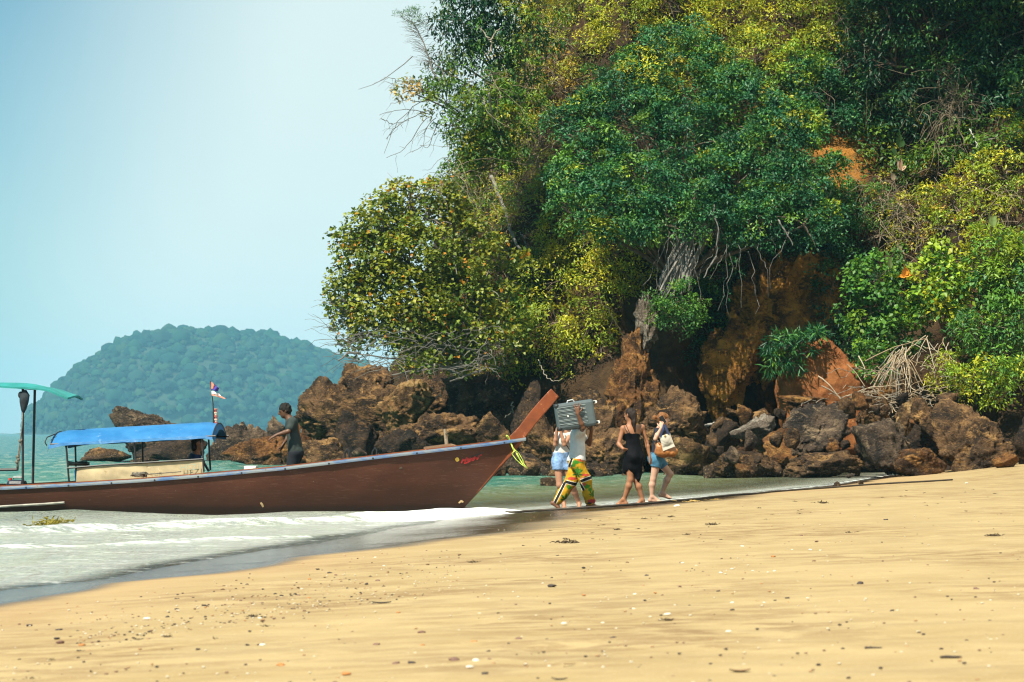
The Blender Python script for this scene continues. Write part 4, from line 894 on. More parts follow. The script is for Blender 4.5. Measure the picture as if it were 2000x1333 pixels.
        d.cap(P_(-.018, .084, -.052), P_(.018, .084, -.052), .008 * k, .008 * k, .008); d.cap(P_(-.016, .082, -.064), P_(.016, .082, -.064), .009 * k, .009 * k, .008)
        s.hp = P_; return d
    def body(s, hands, show=('head', 'torso', 'arm_l', 'arm_r', 'leg_l', 'leg_r'), h=.010):
        d = s.F(h); s.torso(d)
        for sd in 'lr':
            s.arm(d, sd, part=2); s.leg(d, sd); s.foot(d, sd)
            if sd in hands: s.hand(d, sd, **hands[sd])
        d.cap(s.j['neck'], s.j['chest'], .055 * s.b, .09 * s.b, .04); s.head(d); v, f = d.mesh(); 
        q = (v - s.j['head']) @ s.HM.T / s.hs; col = s.skin[None] * (1 + .10 * fbm(v * 9, 2, 3))[:, None]
        lip = g3(q, (0, .088, -.058), (.022, .02, .010)); col = col * (1 - .55 * lip[:, None]) + np.array((.35, .09, .07)) * s.skin.mean() / .25 * .55 * lip[:, None]
        eye = np.maximum(g3(q, (.031, .088, .014), (.010, .02, .0065)), g3(q, (-.031, .088, .014), (.010, .02, .0065))); brow = np.maximum(g3(q, (.033, .085, .034), (.017, .02, .005)), g3(q, (-.033, .085, .034), (.017, .02, .005)))
        col = col * (1 - .9 * np.maximum(eye, .8 * brow))[:, None]
        me = mesh_np('person', v - s.base, f, SKIN, col, True); s.o = obj('person', me, None, s.base); tag(s.o, s.label, 'person', s.group); return s.o
    def wear(s, name, d, col, mat=None, label=None, colfn=None):
        v, f = d.mesh(); c = colfn(v) if colfn else np.array(col)[None] * (1 + .12 * fbm(v * 12, 2, 5))[:, None]
        o = obj(name, mesh_np(name, v - s.base, f, mat or CLOTH, c, True), s.o); return tag(o, label)
def g3(q, c, r): return np.exp(-(((q - np.array(c)) / np.array(r)) ** 2).sum(-1))
def axis_z(p, z): q = np.array(p); q[2] = z; return q

# ---------------- woman in the black dress
W1 = Figure('woman in a black strappy dress with a dark ponytail, walking barefoot at the water', 37.4, (-.62, .78), dict(head=(1230, 811), neck=(1231, 830), chest=(1235, 847), waist=(1237, 869), pelvis=(1238, 889), sh_l=(1217, 837, -.05), sh_r=(1254, 835, .10),
     el_l=(1208, 868, -.08), wr_l=(1217, 877, -.16), el_r=(1263, 864, .12), wr_r=(1269, 892, .10), hip_l=(1231, 895, -.04), hip_r=(1246, 895, .07), kn_l=(1231, 937, -.06), an_l=(1219, 976, -.02), toe_l=(1203, 985.5, .03), kn_r=(1242, 938, .02), an_r=(1255, 977, .02), toe_r=(1238, 989, .0)),
     (.33, .145, .072), 1.0, True, 'people walking along the waterline', headface=(-.75, .62, -.05))
W1.body({'l': dict(dirn=(.75, .6, -.3), nrm=(.3, .8, .3), curl=.6), 'r': dict(dirn=(.15, 0, -1), nrm=(-.8, .5, 0), curl=.35, thumb=-1)})
d = W1.F(.008); W1.torso(d, .012); d.cut(J((1236, 849), 37.4), (-.05, .2, 1)); pel = W1.j['pelvis']
hem = [J((1236, 905), 37.4), J((1237, 922), 37.4)]
d.cap(W1.j['waist'], pel, .125, .172, .05, (W1.f, .72)); d.cap(pel, J((1237, 912), 37.4), .172, .165, .05, (W1.f, .72)); d.cap(J((1240, 905), 37.4), J((1247, 934), 37.4), .13, .085, .05, (W1.f, .7)); d.cap(J((1226, 905), 37.4), J((1222, 920), 37.4), .10, .07, .05, (W1.f, .7))
d.cut(J((1230, 916), 37.4), (-.02, -.1, -1) if False else (.0, 0, 0.0001)) if False else None
d.folds(.010, (9, 9, 3), 4)
P_ = d._p(tuple(slice(0, m) for m in d.n)); pxx = 1000 + F * P_[..., 0] / P_[..., 1]; hemz = np.interp(pxx, (1208, 1216, 1222, 1227, 1238, 1246, 1250, 1260), (912, 927, 926, 916, 928, 943, 938, 905)); d.f = np.maximum(d.f, (CAMZ - (hemz - 847) * P_[..., 1] / F) - P_[..., 2])
W1.wear('dress', d, (.010, .010, .013), paint('black_satin', (.004, .004, .006), .75, .2, 20, .4, 40, None, .12))
st = MB(); dd = -.02
for L in (((1219, 832, -.07), (1222, 840, -.14), (1229, 848, -.15)), ((1223, 831, -.05), (1226, 838, -.15), (1231, 848, -.15)), ((1250, 832, .03), (1252, 840, -.06), (1251, 849, -.06))): st.tube([J(a, 37.4) - W1.base for a in L], .006, 5)
o = st.build('shoulder_straps', paint('strap_black', (.012, .012, .014), .6), W1.o)
d = W1.F(.008); hp = W1.hp; d.ell(hp(0, -.022, .036), (.084, .100, .092), W1.HM, .02); d.ell(hp(0, -.06, -.02), (.075, .062, .075), W1.HM, .03); d.ell(hp(0, .085, -.035), (.075, .07, .085), W1.HM, .01, True)
d.cap(hp(0, -.10, .01), J((1238, 826, -.08), 37.4), .040, .042, .03); d.cap(J((1238, 826, -.08), 37.4), J((1240, 844, -.10), 37.4), .042, .016, .03); d.folds(.010, (22, 22, 6), 2)
W1.wear('hair', d, (.020, .012, .009), HAIR)
MB().tube([W1.hp(.0, -.105, .02) - W1.base, W1.hp(0, -.125, .0) - W1.base], .03, 8).build('hair_tie', paint('hair_tie', (.015, .015, .02), .6), W1.o)

# ---------------- ginger woman with the phone
D2 = 39.3
W2 = Figure('woman with ginger hair in a bun holding a phone to her ear, blue denim shorts', D2, (1, .10), dict(head=(1296, 819), neck=(1291, 833), chest=(1287, 851), waist=(1284, 874), pelvis=(1283, 892), sh_r=(1286, 840, -.16), sh_l=(1289, 840, .16),
     el_r=(1280, 858, -.26), wr_r=(1291, 837, -.24), el_l=(1291, 864, .22), wr_l=(1306, 866, .12), hip_r=(1283, 899, -.07), hip_l=(1285, 899, .08), kn_r=(1276, 936, -.06), an_r=(1273, 971, -.06), toe_r=(1291, 979.5, -.08), kn_l=(1309, 926, .12), an_l=(1293, 963, .16), toe_l=(1311, 973.5, .18)),
     (.50, .29, .20), 1.03, True, 'people walking along the waterline', headface=(1, .08, -.06))
W2.j['heel_l'] = J((1289, 967, .16), D2)
W2.body({'r': dict(dirn=(.15, .25, 1), nrm=(.1, 1, 0), curl=.65, thumb=-1), 'l': dict(dirn=(.9, -.2, -.3), nrm=(0, 0, -1), curl=.8)})
d = W2.F(.008); W2.torso(d, .012); W2.arm(d, 'r', .014, .28); W2.arm(d, 'l', .014, .28); d.cut(J((1285, 887), D2), (0, 0, -1)); d.cut(J((1290, 838), D2), (.25, 0, 1)); d.folds(.008, (10, 10, 8), 7); W2.wear('t_shirt', d, (.022, .024, .036))
d = W2.F(.008); W2.torso(d, .014); W2.leg(d, 'r', .022, .40); W2.leg(d, 'l', .022, .40); d.cut(J((1283, 884), D2), (0, 0, 1)); d.folds(.006, (12, 12, 12), 8)
kl = unit(W2.j['kn_l'] - W2.j['hip_l']); 
P_ = d._p(tuple(slice(0, m) for m in d.n)); pxx = 1000 + F * P_[..., 0] / P_[..., 1]; hemz = np.interp(pxx, (1268, 1274, 1284, 1292, 1305), (910, 911, 913, 917, 906)); d.f = np.maximum(d.f, (CAMZ - (hemz - 847) * P_[..., 1] / F) - P_[..., 2])
W2.wear('shorts', d, (.045, .17, .27), paint('denim_blue', (.055, .17, .27), .85, .25, 14, .4, 60))
d = W2.F(.007); hp = W2.hp; d.ell(hp(0, -.020, .040), (.083, .100, .090), W2.HM, .02); d.ell(hp(0, -.055, -.005), (.074, .062, .066), W2.HM, .03); d.ell(hp(0, .095, -.035), (.085, .075, .088), W2.HM, .01, True); d.cap(hp(0, -.10, .03), hp(0, -.14, .02), .03, .03, .02); d.ell(hp(0, -.172, .018), (.044, .042, .046), W2.HM, .012)
d.cap(hp(.05, .065, .07), hp(.06, .085, .02), .014, .008, .015); d.folds(.010, (20, 20, 20), 5); W2.wear('hair', d, (.40, .165, .050), HAIR, None, lambda v: np.array((.20, .085, .030))[None] * (1 + .55 * fbm(v * np.array((60, 60, 18)), 2, 5))[:, None])
q = W2.hp(.088, -.03, -.012); ph = MB().box((0, 0, 0), (.075, .016, .145), rot=Matrix.Rotation(R(-32), 3, 'Y'), bev=.006).build('phone', paint('phone_black', (.012, .012, .014), .25, .1), None, loc=q - np.array((0, .012, 0))); tag(ph, 'black phone held against the ginger woman\'s ear', 'phone')
# white tote
tq = lambda a, b, y=-.34: J((a, b, y), D2)
tote = empty('tote_bag', tq(1304, 866), 'white tote bag with a stitched chevron and navy straps', 'bag'); o0 = np.array(tote.location)
cor = [tq(1288, 853), tq(1308.5, 846), tq(1318, 872.5), tq(1295, 881.5)]; n, m = 18, 20; P_ = np.zeros((n, m, 3)); P2 = P_.copy()
for i in range(n):
    for k in range(m):
        s, r_ = i / (n - 1), k / (m - 1); p = (cor[0] * (1 - s) + cor[1] * s) * (1 - r_) + (cor[3] * (1 - s) + cor[2] * s) * r_; bulge = .045 * (math.sin(s * math.pi) * math.sin(min(r_ * 1.0 + .25, 1) * math.pi)) ** .5 if 0 < s < 1 and r_ < 1 else 0
        cre = .010 * math.exp(-((r_ - (.30 + .35 * (1 - abs(2 * s - 1)))) / .025) ** 2) + .008 * math.exp(-((r_ - (.48 + .35 * (1 - abs(2 * s - 1)))) / .025) ** 2)
        P_[i, k] = p + np.array((0, -bulge + cre, 0)); P2[i, k] = p + np.array((0, bulge * .8 + .01, 0))
mb = MB(); mb.add(*sheet(P_ - o0)); mb.add(*sheet(P2 - o0)); 
for rowa, rowb in ((P_[0], P2[0]), (P_[-1], P2[-1]), (P_[:, -1], P2[:, -1])): mb.add(*sheet(np.stack((rowa, rowb), 1) - o0))
mb.build('body', paint('tote_canvas', (.60, .54, .45), .85, .06, 12, .3, 80), tote, smooth=True)
navy = paint('navy_webbing', (.018, .028, .075), .8)
MB().tube([tq(1290, 854, -.37) - o0, tq(1295, 840, -.36) - o0, tq(1297, 830, -.32) - o0], .022, 6, .4).build('strap', navy, tote); MB().tube([tq(1306, 849, -.37) - o0, tq(1302, 840, -.35) - o0, tq(1298, 830, -.32) - o0], .026, 6, .4).build('strap', navy, tote)
MB().sphere(tq(1299, 852, -.39) - o0, (.022, .01, .022), 8, 6).build('clasp', paint('gold_clasp', (.42, .30, .12), .4), tote)
# brown handbag
hb = empty('handbag', tq(1300, 885, -.25), 'soft brown leather handbag under the white tote', 'bag'); o0 = np.array(hb.location)
d = Field(o0 - .42, o0 + .42, .011); d.cap(tq(1288, 874, -.24), tq(1284, 866, -.20), .055, .05, .05); d.ell(tq(1296, 882, -.24), (.17, .085, .115), np.eye(3), .05); d.ell(tq(1310, 883, -.22), (.13, .07, .085), np.eye(3), .06); d.cap(tq(1312, 886, -.22), tq(1320, 881, -.22), .06, .03, .05); d.folds(.012, (11, 11, 9), 4)
v, f = d.mesh(); obj('body', mesh_np('handbag', v - o0, f, paint('brown_leather', (.34, .125, .030), .45, .22, 8, .4, 40, None, .5), None, True), hb)
MB().tube([tq(1283, 866, -.22) - o0, tq(1281, 854, -.22) - o0, tq(1284, 842, -.20) - o0, tq(1288, 838, -.12) - o0], .014, 6, .5).build('strap', paint('bag_strap', (.03, .02, .016), .6), hb)
MB().tube([tq(1284, 862, -.3) - o0, tq(1287, 862, -.31) - o0, tq(1286, 866, -.31) - o0], .010, 6).build('buckle', paint('dark_buckle', (.04, .035, .03), .4), hb)

# ---------------- woman in white top behind the suitcase
D3 = 36.9
W3 = Figure('woman in a white sleeveless top and pale denim shorts, half hidden behind the suitcase', D3, (.35, -.94), dict(head=(1103, 824), neck=(1102, 841), chest=(1102, 858), waist=(1099, 878), pelvis=(1097, 895), sh_r=(1088.5, 846, .0), sh_l=(1116, 847, .05),
     el_r=(1084, 869, -.12), wr_r=(1088, 838, -.17), el_l=(1102, 869, -.24), wr_l=(1095, 843, -.25), hip_r=(1089, 901, -.02), hip_l=(1104, 901, .02), kn_r=(1093, 948, -.08), an_r=(1101, 983, .06), toe_r=(1103, 992, -.10), kn_l=(1119, 952, -.06), an_l=(1131, 984, .06), toe_l=(1132, 993, -.10)),
     (.38, .185, .11), .98, True, 'people walking along the waterline')
W3.body({'r': dict(dirn=(.2, .1, 1), nrm=(.6, -.2, 0), curl=.7), 'l': dict(dirn=(.1, .1, 1), nrm=(-.6, .2, 0), curl=.7, thumb=-1)})
d = W3.F(.008); W3.torso(d, .010); d.cut(J((1100, 885), D3), (0, 0, -1)); d.cut(J((1102, 845), D3), (0, 0, 1)); d.folds(.006, (10, 10, 8), 3); W3.wear('vest_top', d, (.62, .58, .55))
d = W3.F(.008); W3.torso(d, .013); W3.leg(d, 'r', .028, .42); W3.leg(d, 'l', .028, .42); d.cut(J((1098, 883.5), D3), (0, 0, 1)); d.cut(J((1098, 918), D3), (0, 0, -1)); d.folds(.007, (12, 12, 12), 6)
W3.wear('shorts', d, (.2, .3, .5), paint('faded_denim', (.17, .28, .48), .85, .45, 12, .4, 60, (.42, .52, .66)))
d = W3.F(.009); hp = W3.hp; d.ell(hp(0, -.022, .036), (.084, .100, .092), W3.HM, .02); d.ell(hp(0, -.06, -.03), (.08, .062, .09), W3.HM, .03); d.ell(hp(0, .085, -.035), (.065, .07, .085), W3.HM, .01, True); d.folds(.008, (22, 22, 6), 2); W3.wear('hair', d, (.10, .05, .025), HAIR)
MB().tube([J(a, D3) - W3.base for a in ((1104, 868, -.26), (1108, 872, -.20), (1113, 880, -.16))], .009, 5).build('bag_strap', paint('thin_strap', (.015, .015, .016), .7), W3.o)

# ---------------- man carrying the suitcase
D4 = 35.9
M4 = Figure('man in a white t-shirt and bright leaf print trousers carrying the suitcase on his shoulder', D4, (.93, .36), dict(head=(1119, 822, .12), neck=(1124, 837, .04), chest=(1128, 853, .02), waist=(1128, 877, .0), pelvis=(1127, 897, .0), sh_r=(1133, 845, -.16), sh_l=(1129, 845, .20),
     el_r=(1139, 836, -.42), wr_r=(1128, 809, -.50), el_l=(1151, 868, .16), wr_l=(1155, 843, .0), hip_r=(1125, 903, -.09), hip_l=(1129, 903, .09), kn_l=(1113, 946, .04), an_l=(1086, 982, .04), toe_l=(1094, 994, .02), kn_r=(1146, 943, -.06), an_r=(1152, 984, -.05), toe_r=(1170, 991.5, -.04)),
     (.155, .066, .034), 1.06, False, 'people walking along the waterline', headface=(1, .2, .1))
M4.j['heel_l'] = J((1079, 983, .04), D4)
M4.body({'r': dict(dirn=(-.08, -.02, 1), nrm=(0, 1, 0), curl=.12, spread=.45, thumb=1), 'l': dict(dirn=(-.1, -.3, 1), nrm=(-.5, -.6, .4), curl=.35)})
d = M4.F(.008); M4.torso(d, .022); M4.arm(d, 'r', .024, .42); M4.arm(d, 'l', .026, .50); d.cap(J((1128, 880), D4), J((1129, 896), D4), .155, .165, .05, (M4.f, .72)); d.cut(J((1128, 900), D4), (.04, 0, -1)); d.cut(J((1125, 839, 0), D4), (-.1, 0, 1)); d.folds(.012, (8, 8, 5), 9); M4.wear('t_shirt', d, (.62, .60, .58))
d = M4.F(.0065, M4.lo, axis_z(M4.hi, J((1127, 880), D4)[2])); M4.torso(d, .020)
for sd in 'lr':
    a, kn, an = M4.j['hip_' + sd], M4.j['kn_' + sd], M4.j['an_' + sd]; d.cap(a, a + (kn - a) * .9, .112, .100, .05); d.cap(a + (kn - a) * .85, kn + (an - kn) * .55, .100, .088, .05); d.cap(kn + (an - kn) * .5, an + (kn - an) * .10, .088, .070, .04)
    d.cap(an + (kn - an) * .14, an + (kn - an) * .14 + M4.f * (.05 if sd == 'r' else -.0), .070, .055, .04)
    e = an + (kn - an) * .06; d.cut(e, an - kn) if False else None
d.cut(J((1127, 896), D4), (0, 0, 1)); d.folds(.012, (9, 9, 6), 10)
def pants(v):
    px = 1000 + F * v[:, 0] / v[:, 1]; b = (v[:, 2] - CAMZ) / v[:, 1]; py = 847 - F * b; n = len(v); c = np.tile(np.array((.46, .25, .010)), (n, 1)); nz_ = fbm(v * 14, 3, 3); c *= (1 + .25 * nz_)[:, None]
    def blob(x, y, rx, ry, col, k=.6, ns=.9):
        q = np.hypot((px - x) / rx, (py - y) / ry) + ns * .5 * nz_; m = 1 - sstep(k, k + .35, q); c[:] = c * (1 - m)[:, None] + np.array(col) * m[:, None]
    def leaf(x, y, r, rot, col=(.025, .13, .018)):
        th = np.arctan2(-(py - y), px - x) - rot; rad = np.hypot(px - x, py - y); lob = np.abs(np.cos(th * 3.5)) ** .9 * (.55 + .45 * np.cos(th * .5) ** 2); m = 1 - sstep(.85, 1.1, rad / (r * lob + .5)); c[:] = c * (1 - m)[:, None] + np.array(col) * m[:, None]
    def band(x0, y0, x1, y1, wd, col, edge=(.75, .70, .60)):
        L = np.hypot(x1 - x0, y1 - y0); t = ((px - x0) * (x1 - x0) + (py - y0) * (y1 - y0)) / L / L; dd_ = np.abs((px - x0) * (y1 - y0) - (py - y0) * (x1 - x0)) / L; on = (t > -.02) & (t < 1.02)
        m = on & (dd_ < wd + .9); c[m] = edge; m = on & (dd_ < wd); c[m] = col
    blob(1127, 903, 11, 5, (.04, .20, .02)); blob(1133, 899, 8, 3.5, (.45, .09, .03)); blob(1120, 909, 5, 4, (.05, .22, .03)); leaf(1128, 926, 14, R(90)); leaf(1128, 921, 9, R(90), (.05, .24, .03)); blob(1117, 935, 12, 3.6, (.42, .05, .03)); blob(1144, 928, 10, 4, (.40, .05, .03)); blob(1136, 934, 6, 3, (.48, .20, .08))
    blob(1112, 952, 6, 6, (.06, .24, .02)); blob(1116, 958, 5, 4, (.50, .16, .07)); leaf(1104, 976, 13, R(80)); blob(1100, 985, 9, 3, (.42, .06, .04)); blob(1146, 950, 7, 6, (.05, .22, .02)); blob(1140, 946, 5, 4, (.42, .07, .04)); leaf(1156, 966, 9, R(70)); blob(1152, 957, 5, 5, (.04, .18, .02)); blob(1157, 979, 12, 5, (.36, .035, .035), .7, 1.3); blob(1150, 983, 7, 3, (.06, .04, .04))
    band(1104, 941, 1128, 947, 2.8, (.012, .012, .012)); band(1134, 940, 1156, 932, 2.8, (.012, .012, .012)); band(1103, 943, 1083, 983, 2.4, (.012, .012, .012)); band(1133, 945, 1140, 958, 2.2, (.012, .012, .012)); band(1117, 896, 1111, 912, 2.0, (.012, .012, .012))
    return c
M4.wear('trousers', d, None, vcol_mat('printed_cotton', .85, .2, .2, 60), None, pants)
d = M4.F(.009); hp = M4.hp; d.ell(hp(0, -.02, .034), (.082, .100, .088), M4.HM, .02); d.ell(hp(0, .09, -.04), (.085, .08, .085), M4.HM, .01, True); d.folds(.01, 25, 2); M4.wear('hair', d, (.012, .009, .008), HAIR)

# the suitcase he carries
sc_c = pt(1123, 811, D4 - .33); suit = empty('suitcase', sc_c, 'grey hard shell suitcase with ribbed front held up on a man\'s shoulder', 'suitcase'); suit.rotation_euler = (0, R(-8.5), R(6))
W_, H_, T_ = .655, .445, .235; shell = paint('grey_shell', (.085, .108, .115), .4, .10, 5, .08, 60, (.12, .145, .15), .4); gasket = paint('black_trim', (.02, .022, .025), .5, .2); pale_ = paint('pale_ribs', (.26, .30, .30), .35); wh = paint('white_wheels', (.78, .76, .70), .4)
MB().box((0, 0, 0), (W_, T_, H_), bev=.045).build('shell', shell, suit)
MB().box((0, .02, 0), (W_ + .012, .022, H_ + .012), bev=.010).build('zip_band', gasket, suit)
for k, z in enumerate((.150, .105, .085, .035, .015, -.055, -.075, -.125, -.145)): MB().box((-.055 if k != 8 else .0, -T_ / 2 - .003, z), (.48 if k != 8 else .36, .012, .010), bev=.004).build('rib', pale_, suit)
for k, z in enumerate((.128, .060, -.015, -.035, -.100)): MB().box((-.055, -T_ / 2 - .001, z), (.48, .008, .012), bev=.003).build('rib', shell, suit)
for sx in (-1, 1):
    for sz in (-1, 1):
        if sx < 0: MB().box((sx * (W_ / 2 - .035), -.03, sz * (H_ / 2 - .035)), (.082, T_ * .80, .082), bev=.035).build('corner_guard', gasket, suit)
for z in (-.17, .17):
    for y in (-.085, .085):
        c_ = np.array((W_ / 2 + .030, y, z)); hs_ = MB().tube([c_ - np.array((.04, 0, 0)), c_ + np.array((.0, 0, 0))], .022, 8).build('wheel_fork', gasket, suit); MB().tube([c_ + np.array((.004, -.015, 0)), c_ + np.array((.004, .015, 0))], .026, 12).build('wheel', wh, hs_)
MB().tube([(-.10, 0, H_ / 2 - .005), (-.09, 0, H_ / 2 + .028), (.0, 0, H_ / 2 + .034), (.02, 0, H_ / 2 - .005)], .013, 6).build('handle', paint('handle_grey', (.55, .56, .55), .4), suit)
MB().box((-.135, -T_ / 2 - .010, .0), (.020, .010, .034), bev=.003).build('badge', wh, suit)

# ---------------- boatman and passenger
D5 = 35.35
M5 = Figure('boatman in a faded dark green t-shirt standing in the boat and leaning left', D5, (-1, .0), dict(head=(556, 803), neck=(565, 817), chest=(570, 836), waist=(574, 860), pelvis=(577, 881), sh_l=(571, 824, -.18), sh_r=(570, 824, .19), el_l=(563, 843, -.27), wr_l=(540, 850, -.28), el_r=(565, 852, .24), wr_r=(556, 864, .10),
     hip_l=(575, 887, -.09), hip_r=(577, 887, .09), kn_l=(567, 928, -.09), an_l=(572, 970, -.10), toe_l=(556, 977, -.10), kn_r=(572, 930, .10), an_r=(582, 970, .10), toe_r=(566, 977, .10)), (.115, .052, .028), 1.03, False, None, headface=(-.95, -.12, -.32))
M5.body({'l': dict(dirn=(-.9, 0, -.45), nrm=(0, .3, -1), curl=.45), 'r': dict(dirn=(-.4, -.3, -.8), nrm=(-.5, .2, .3), curl=.6, thumb=-1)})
d = M5.F(.008); M5.torso(d, .018); M5.arm(d, 'l', .022, .62); M5.arm(d, 'r', .022, .62); d.cap(M5.j['waist'], M5.j['pelvis'], .15, .155, .05, (M5.f, .72)); d.cut(J((574, 883), D5), (.0, 0, -1)); d.cut(J((564, 819), D5), (-.5, 0, 1)); d.folds(.010, (8, 8, 5), 12); M5.wear('t_shirt', d, (.036, .047, .045))
d = M5.F(.009); M5.torso(d, .012); M5.leg(d, 'l', .024, 1.6); M5.leg(d, 'r', .024, 1.6); d.cut(J((576, 882), D5), (0, 0, 1)); d.folds(.009, (9, 9, 6), 13); M5.wear('trousers', d, (.016, .019, .025))
d = M5.F(.008); hp = M5.hp; d.ell(hp(0, -.022, .038), (.086, .103, .094), M5.HM, .02); d.ell(hp(0, -.06, -.02), (.074, .055, .06), M5.HM, .03); d.ell(hp(0, .095, -.045), (.09, .075, .088), M5.HM, .01, True); d.folds(.016, 24, 2); M5.wear('hair', d, (.012, .010, .009), HAIR)
MB().box(J((588, 842, .02), D5) - M5.base, (.012, .14, .06), bev=.003).build('back_print', paint('print_pale', (.38, .40, .38), .8, .5, 40), M5.o)

D6 = 35.5
M6 = Figure('passenger with dark hair and navy shirt seated under the front of the canopy', D6, (1, -.1), dict(head=(388, 867), neck=(384, 883), chest=(381, 899), waist=(378, 920), pelvis=(378, 935), sh_r=(381, 891, -.16), sh_l=(382, 891, .16), el_r=(381, 916, -.22), wr_r=(397, 926, -.15), el_l=(382, 916, .22), wr_l=(397, 926, .15),
     hip_r=(380, 937, -.08), hip_l=(380, 937, .08), kn_r=(408, 937, -.08), kn_l=(408, 937, .08), an_r=(408, 972, -.08), an_l=(408, 972, .08), toe_r=(424, 977, -.08), toe_l=(424, 977, .08)), (.34, .15, .085), .95, True, None)
M6.body({'r': dict(dirn=(1, .2, -.2), nrm=(0, 0, -1), curl=.3), 'l': dict(dirn=(1, -.2, -.2), nrm=(0, 0, -1), curl=.3)}, h=.0095)
d = M6.F(.009); M6.torso(d, .014); M6.arm(d, 'r', .018, .6); M6.arm(d, 'l', .018, .6); d.cut(J((383, 887), D6), (.2, 0, 1)); d.folds(.008, 9, 2); M6.wear('shirt', d, (.020, .035, .10))
d = M6.F(.010); M6.torso(d, .006); M6.leg(d, 'r', .02, 1.5); M6.leg(d, 'l', .02, 1.5); d.cut(J((378, 928), D6), (0, 0, 1)); M6.wear('trousers', d, (.03, .03, .04))
d = M6.F(.008); hp = M6.hp; d.ell(hp(0, -.022, .036), (.084, .102, .092), M6.HM, .02); d.ell(hp(0, -.06, -.05), (.078, .060, .11), M6.HM, .03); d.ell(hp(0, .09, -.03), (.085, .07, .085), M6.HM, .01, True); d.folds(.01, 22, 2); M6.wear('hair', d, (.018, .012, .010), HAIR)
# ================================================================== PLANTS
LEAF = leaf_mat('leaf'); LEAF_G = leaf_mat('leaf_glossy', .48, .22)
bark_pale = paint('pale_bark', (.28, .24, .19), .9, .3, 6, .5, 30); bark = paint('brown_bark', (.13, .095, .07), .95, .35, 6, .6, 25); bark_grey = paint('grey_bark', (.17, .155, .14), .95, .4, 5, .7, 18, (.12, .10, .085)); twig_dry = paint('dry_twig', (.19, .145, .10), .95, .35, 3)
twig_grey = paint('grey_twig', (.15, .135, .12), .95, .3, 3); straw = paint('dry_straw', (.42, .30, .17), .95, .3, 2)
def PL(*c): return np.array(c, float)
PALS = {'olive': PL((.080, .104, .010), (.118, .132, .012), (.046, .076, .010), (.092, .112, .012), (.145, .140, .014), (.27, .115, .010)),
        'yellow': PL((.185, .200, .012), (.130, .170, .012), (.245, .235, .014), (.085, .130, .012), (.19, .155, .014)),
        'gold': PL((.215, .185, .016), (.165, .170, .014), (.110, .140, .014), (.24, .16, .022), (.085, .105, .014)),
        'deep': PL((.011, .058, .022), (.018, .076, .025), (.008, .042, .019), (.032, .095, .020), (.07, .135, .015)),
        'mid': PL((.034, .095, .014), (.052, .120, .014), (.020, .068, .016), (.085, .145, .012), (.040, .095, .022)),
        'dark': PL((.010, .044, .018), (.016, .062, .018), (.007, .030, .014), (.032, .085, .014), (.04, .062, .014)),
        'bright': PL((.095, .160, .012), (.135, .185, .012), (.055, .125, .014), (.20, .205, .012), (.038, .098, .014)),
        'forest': PL((.042, .090, .012), (.066, .12, .010), (.022, .060, .012), (.10, .14, .010), (.17, .16, .012)),
        'dry': PL((.22, .15, .06), (.17, .13, .045), (.13, .13, .03), (.28, .20, .08), (.10, .11, .025))}
PW = np.array((.27, .24, .19, .16, .09, .05))
class Leaves:
    def __init__(s): s.p = []; s.a = []; s.n = []; s.L = []; s.W = []; s.c = []
    def add(s, p, a, n, L, W, c): s.p.append(p); s.a.append(unit(a)); s.n.append(n); s.L.append(L); s.W.append(W); s.c.append(c)
    def count(s): return sum(len(p) for p in s.p)
    def mesh(s, name, mat, origin=(0, 0, 0)):
        p, a, n, L, W, c = (np.concatenate(x) for x in (s.p, s.a, s.n, s.L, s.W, s.c)); p = p - np.array(origin); sd = unit(np.cross(a, n)); nn = np.cross(sd, a); L = L[:, None]; W = W[:, None]
        m = p + a * L * .45; v = np.stack((p, m + sd * W / 2 + nn * W * .18, p + a * L - nn * L * .10, m - sd * W / 2 + nn * W * .18), 1).reshape(-1, 3)
        i = np.arange(len(p))[:, None] * 4; f = np.concatenate((i + np.array((0, 1, 2)), i + np.array((0, 2, 3))), 1).reshape(-1, 3)
        return mesh_np(name, v, f, mat, np.repeat(c, 4, 0))
def spray(Lv, rng, centers, outs, m, rad, L, W, pal, droop=.30, jit=.16, clump=None):
    """m leaves round every centre, along short shoots that grow outward"""
    n = len(centers)
    if n == 0: return
    pal = PALS[pal] if isinstance(pal, str) else pal; w_ = PW[:len(pal)] / PW[:len(pal)].sum()
    n5 = min(len(pal), 5); ci = rng.choice(n5, n, p=w_[:n5] / w_[:n5].sum()); cc = pal[ci] * GREEN * rng.uniform(.75, 1.3, (n, 1))
    c = np.repeat(centers, m, 0); o = np.repeat(outs, m, 0); k = n * m; al = np.abs(rng.normal(0, .6, (k, 1)))
    dm = unit(rng.normal(0, .75, (k, 3)) + o * .45 + np.array((0, 0, .55))); sq = np.repeat(rng.uniform(.7, 1.35, (n, 1)), m, 0)
    p = c + dm * rad * sq * rng.uniform(.35, 1.0, (k, 1)) ** .6 * np.array((1.1, 1.1, .75)) + rng.normal(0, .10, (k, 3)) * rad
    a = dm * .55 + rng.normal(0, .55, (k, 3)); a[:, 2] -= droop
    nr = dm * .75 + np.array((0, 0, .45)) + rng.normal(0, .32, (k, 3)) + np.array(SUN)[None] * .30
    col = np.repeat(cc, m, 0) * rng.uniform(1 - jit, 1 + jit, (k, 1)); odd = rng.random(k) < (.22 if len(pal) > 5 else .05); col[odd] = pal[rng.choice(len(pal), odd.sum())] * GREEN
    s = rng.uniform(.65, 1.25, k); Lv.add(p, a, nr, L * s, W * s, col)
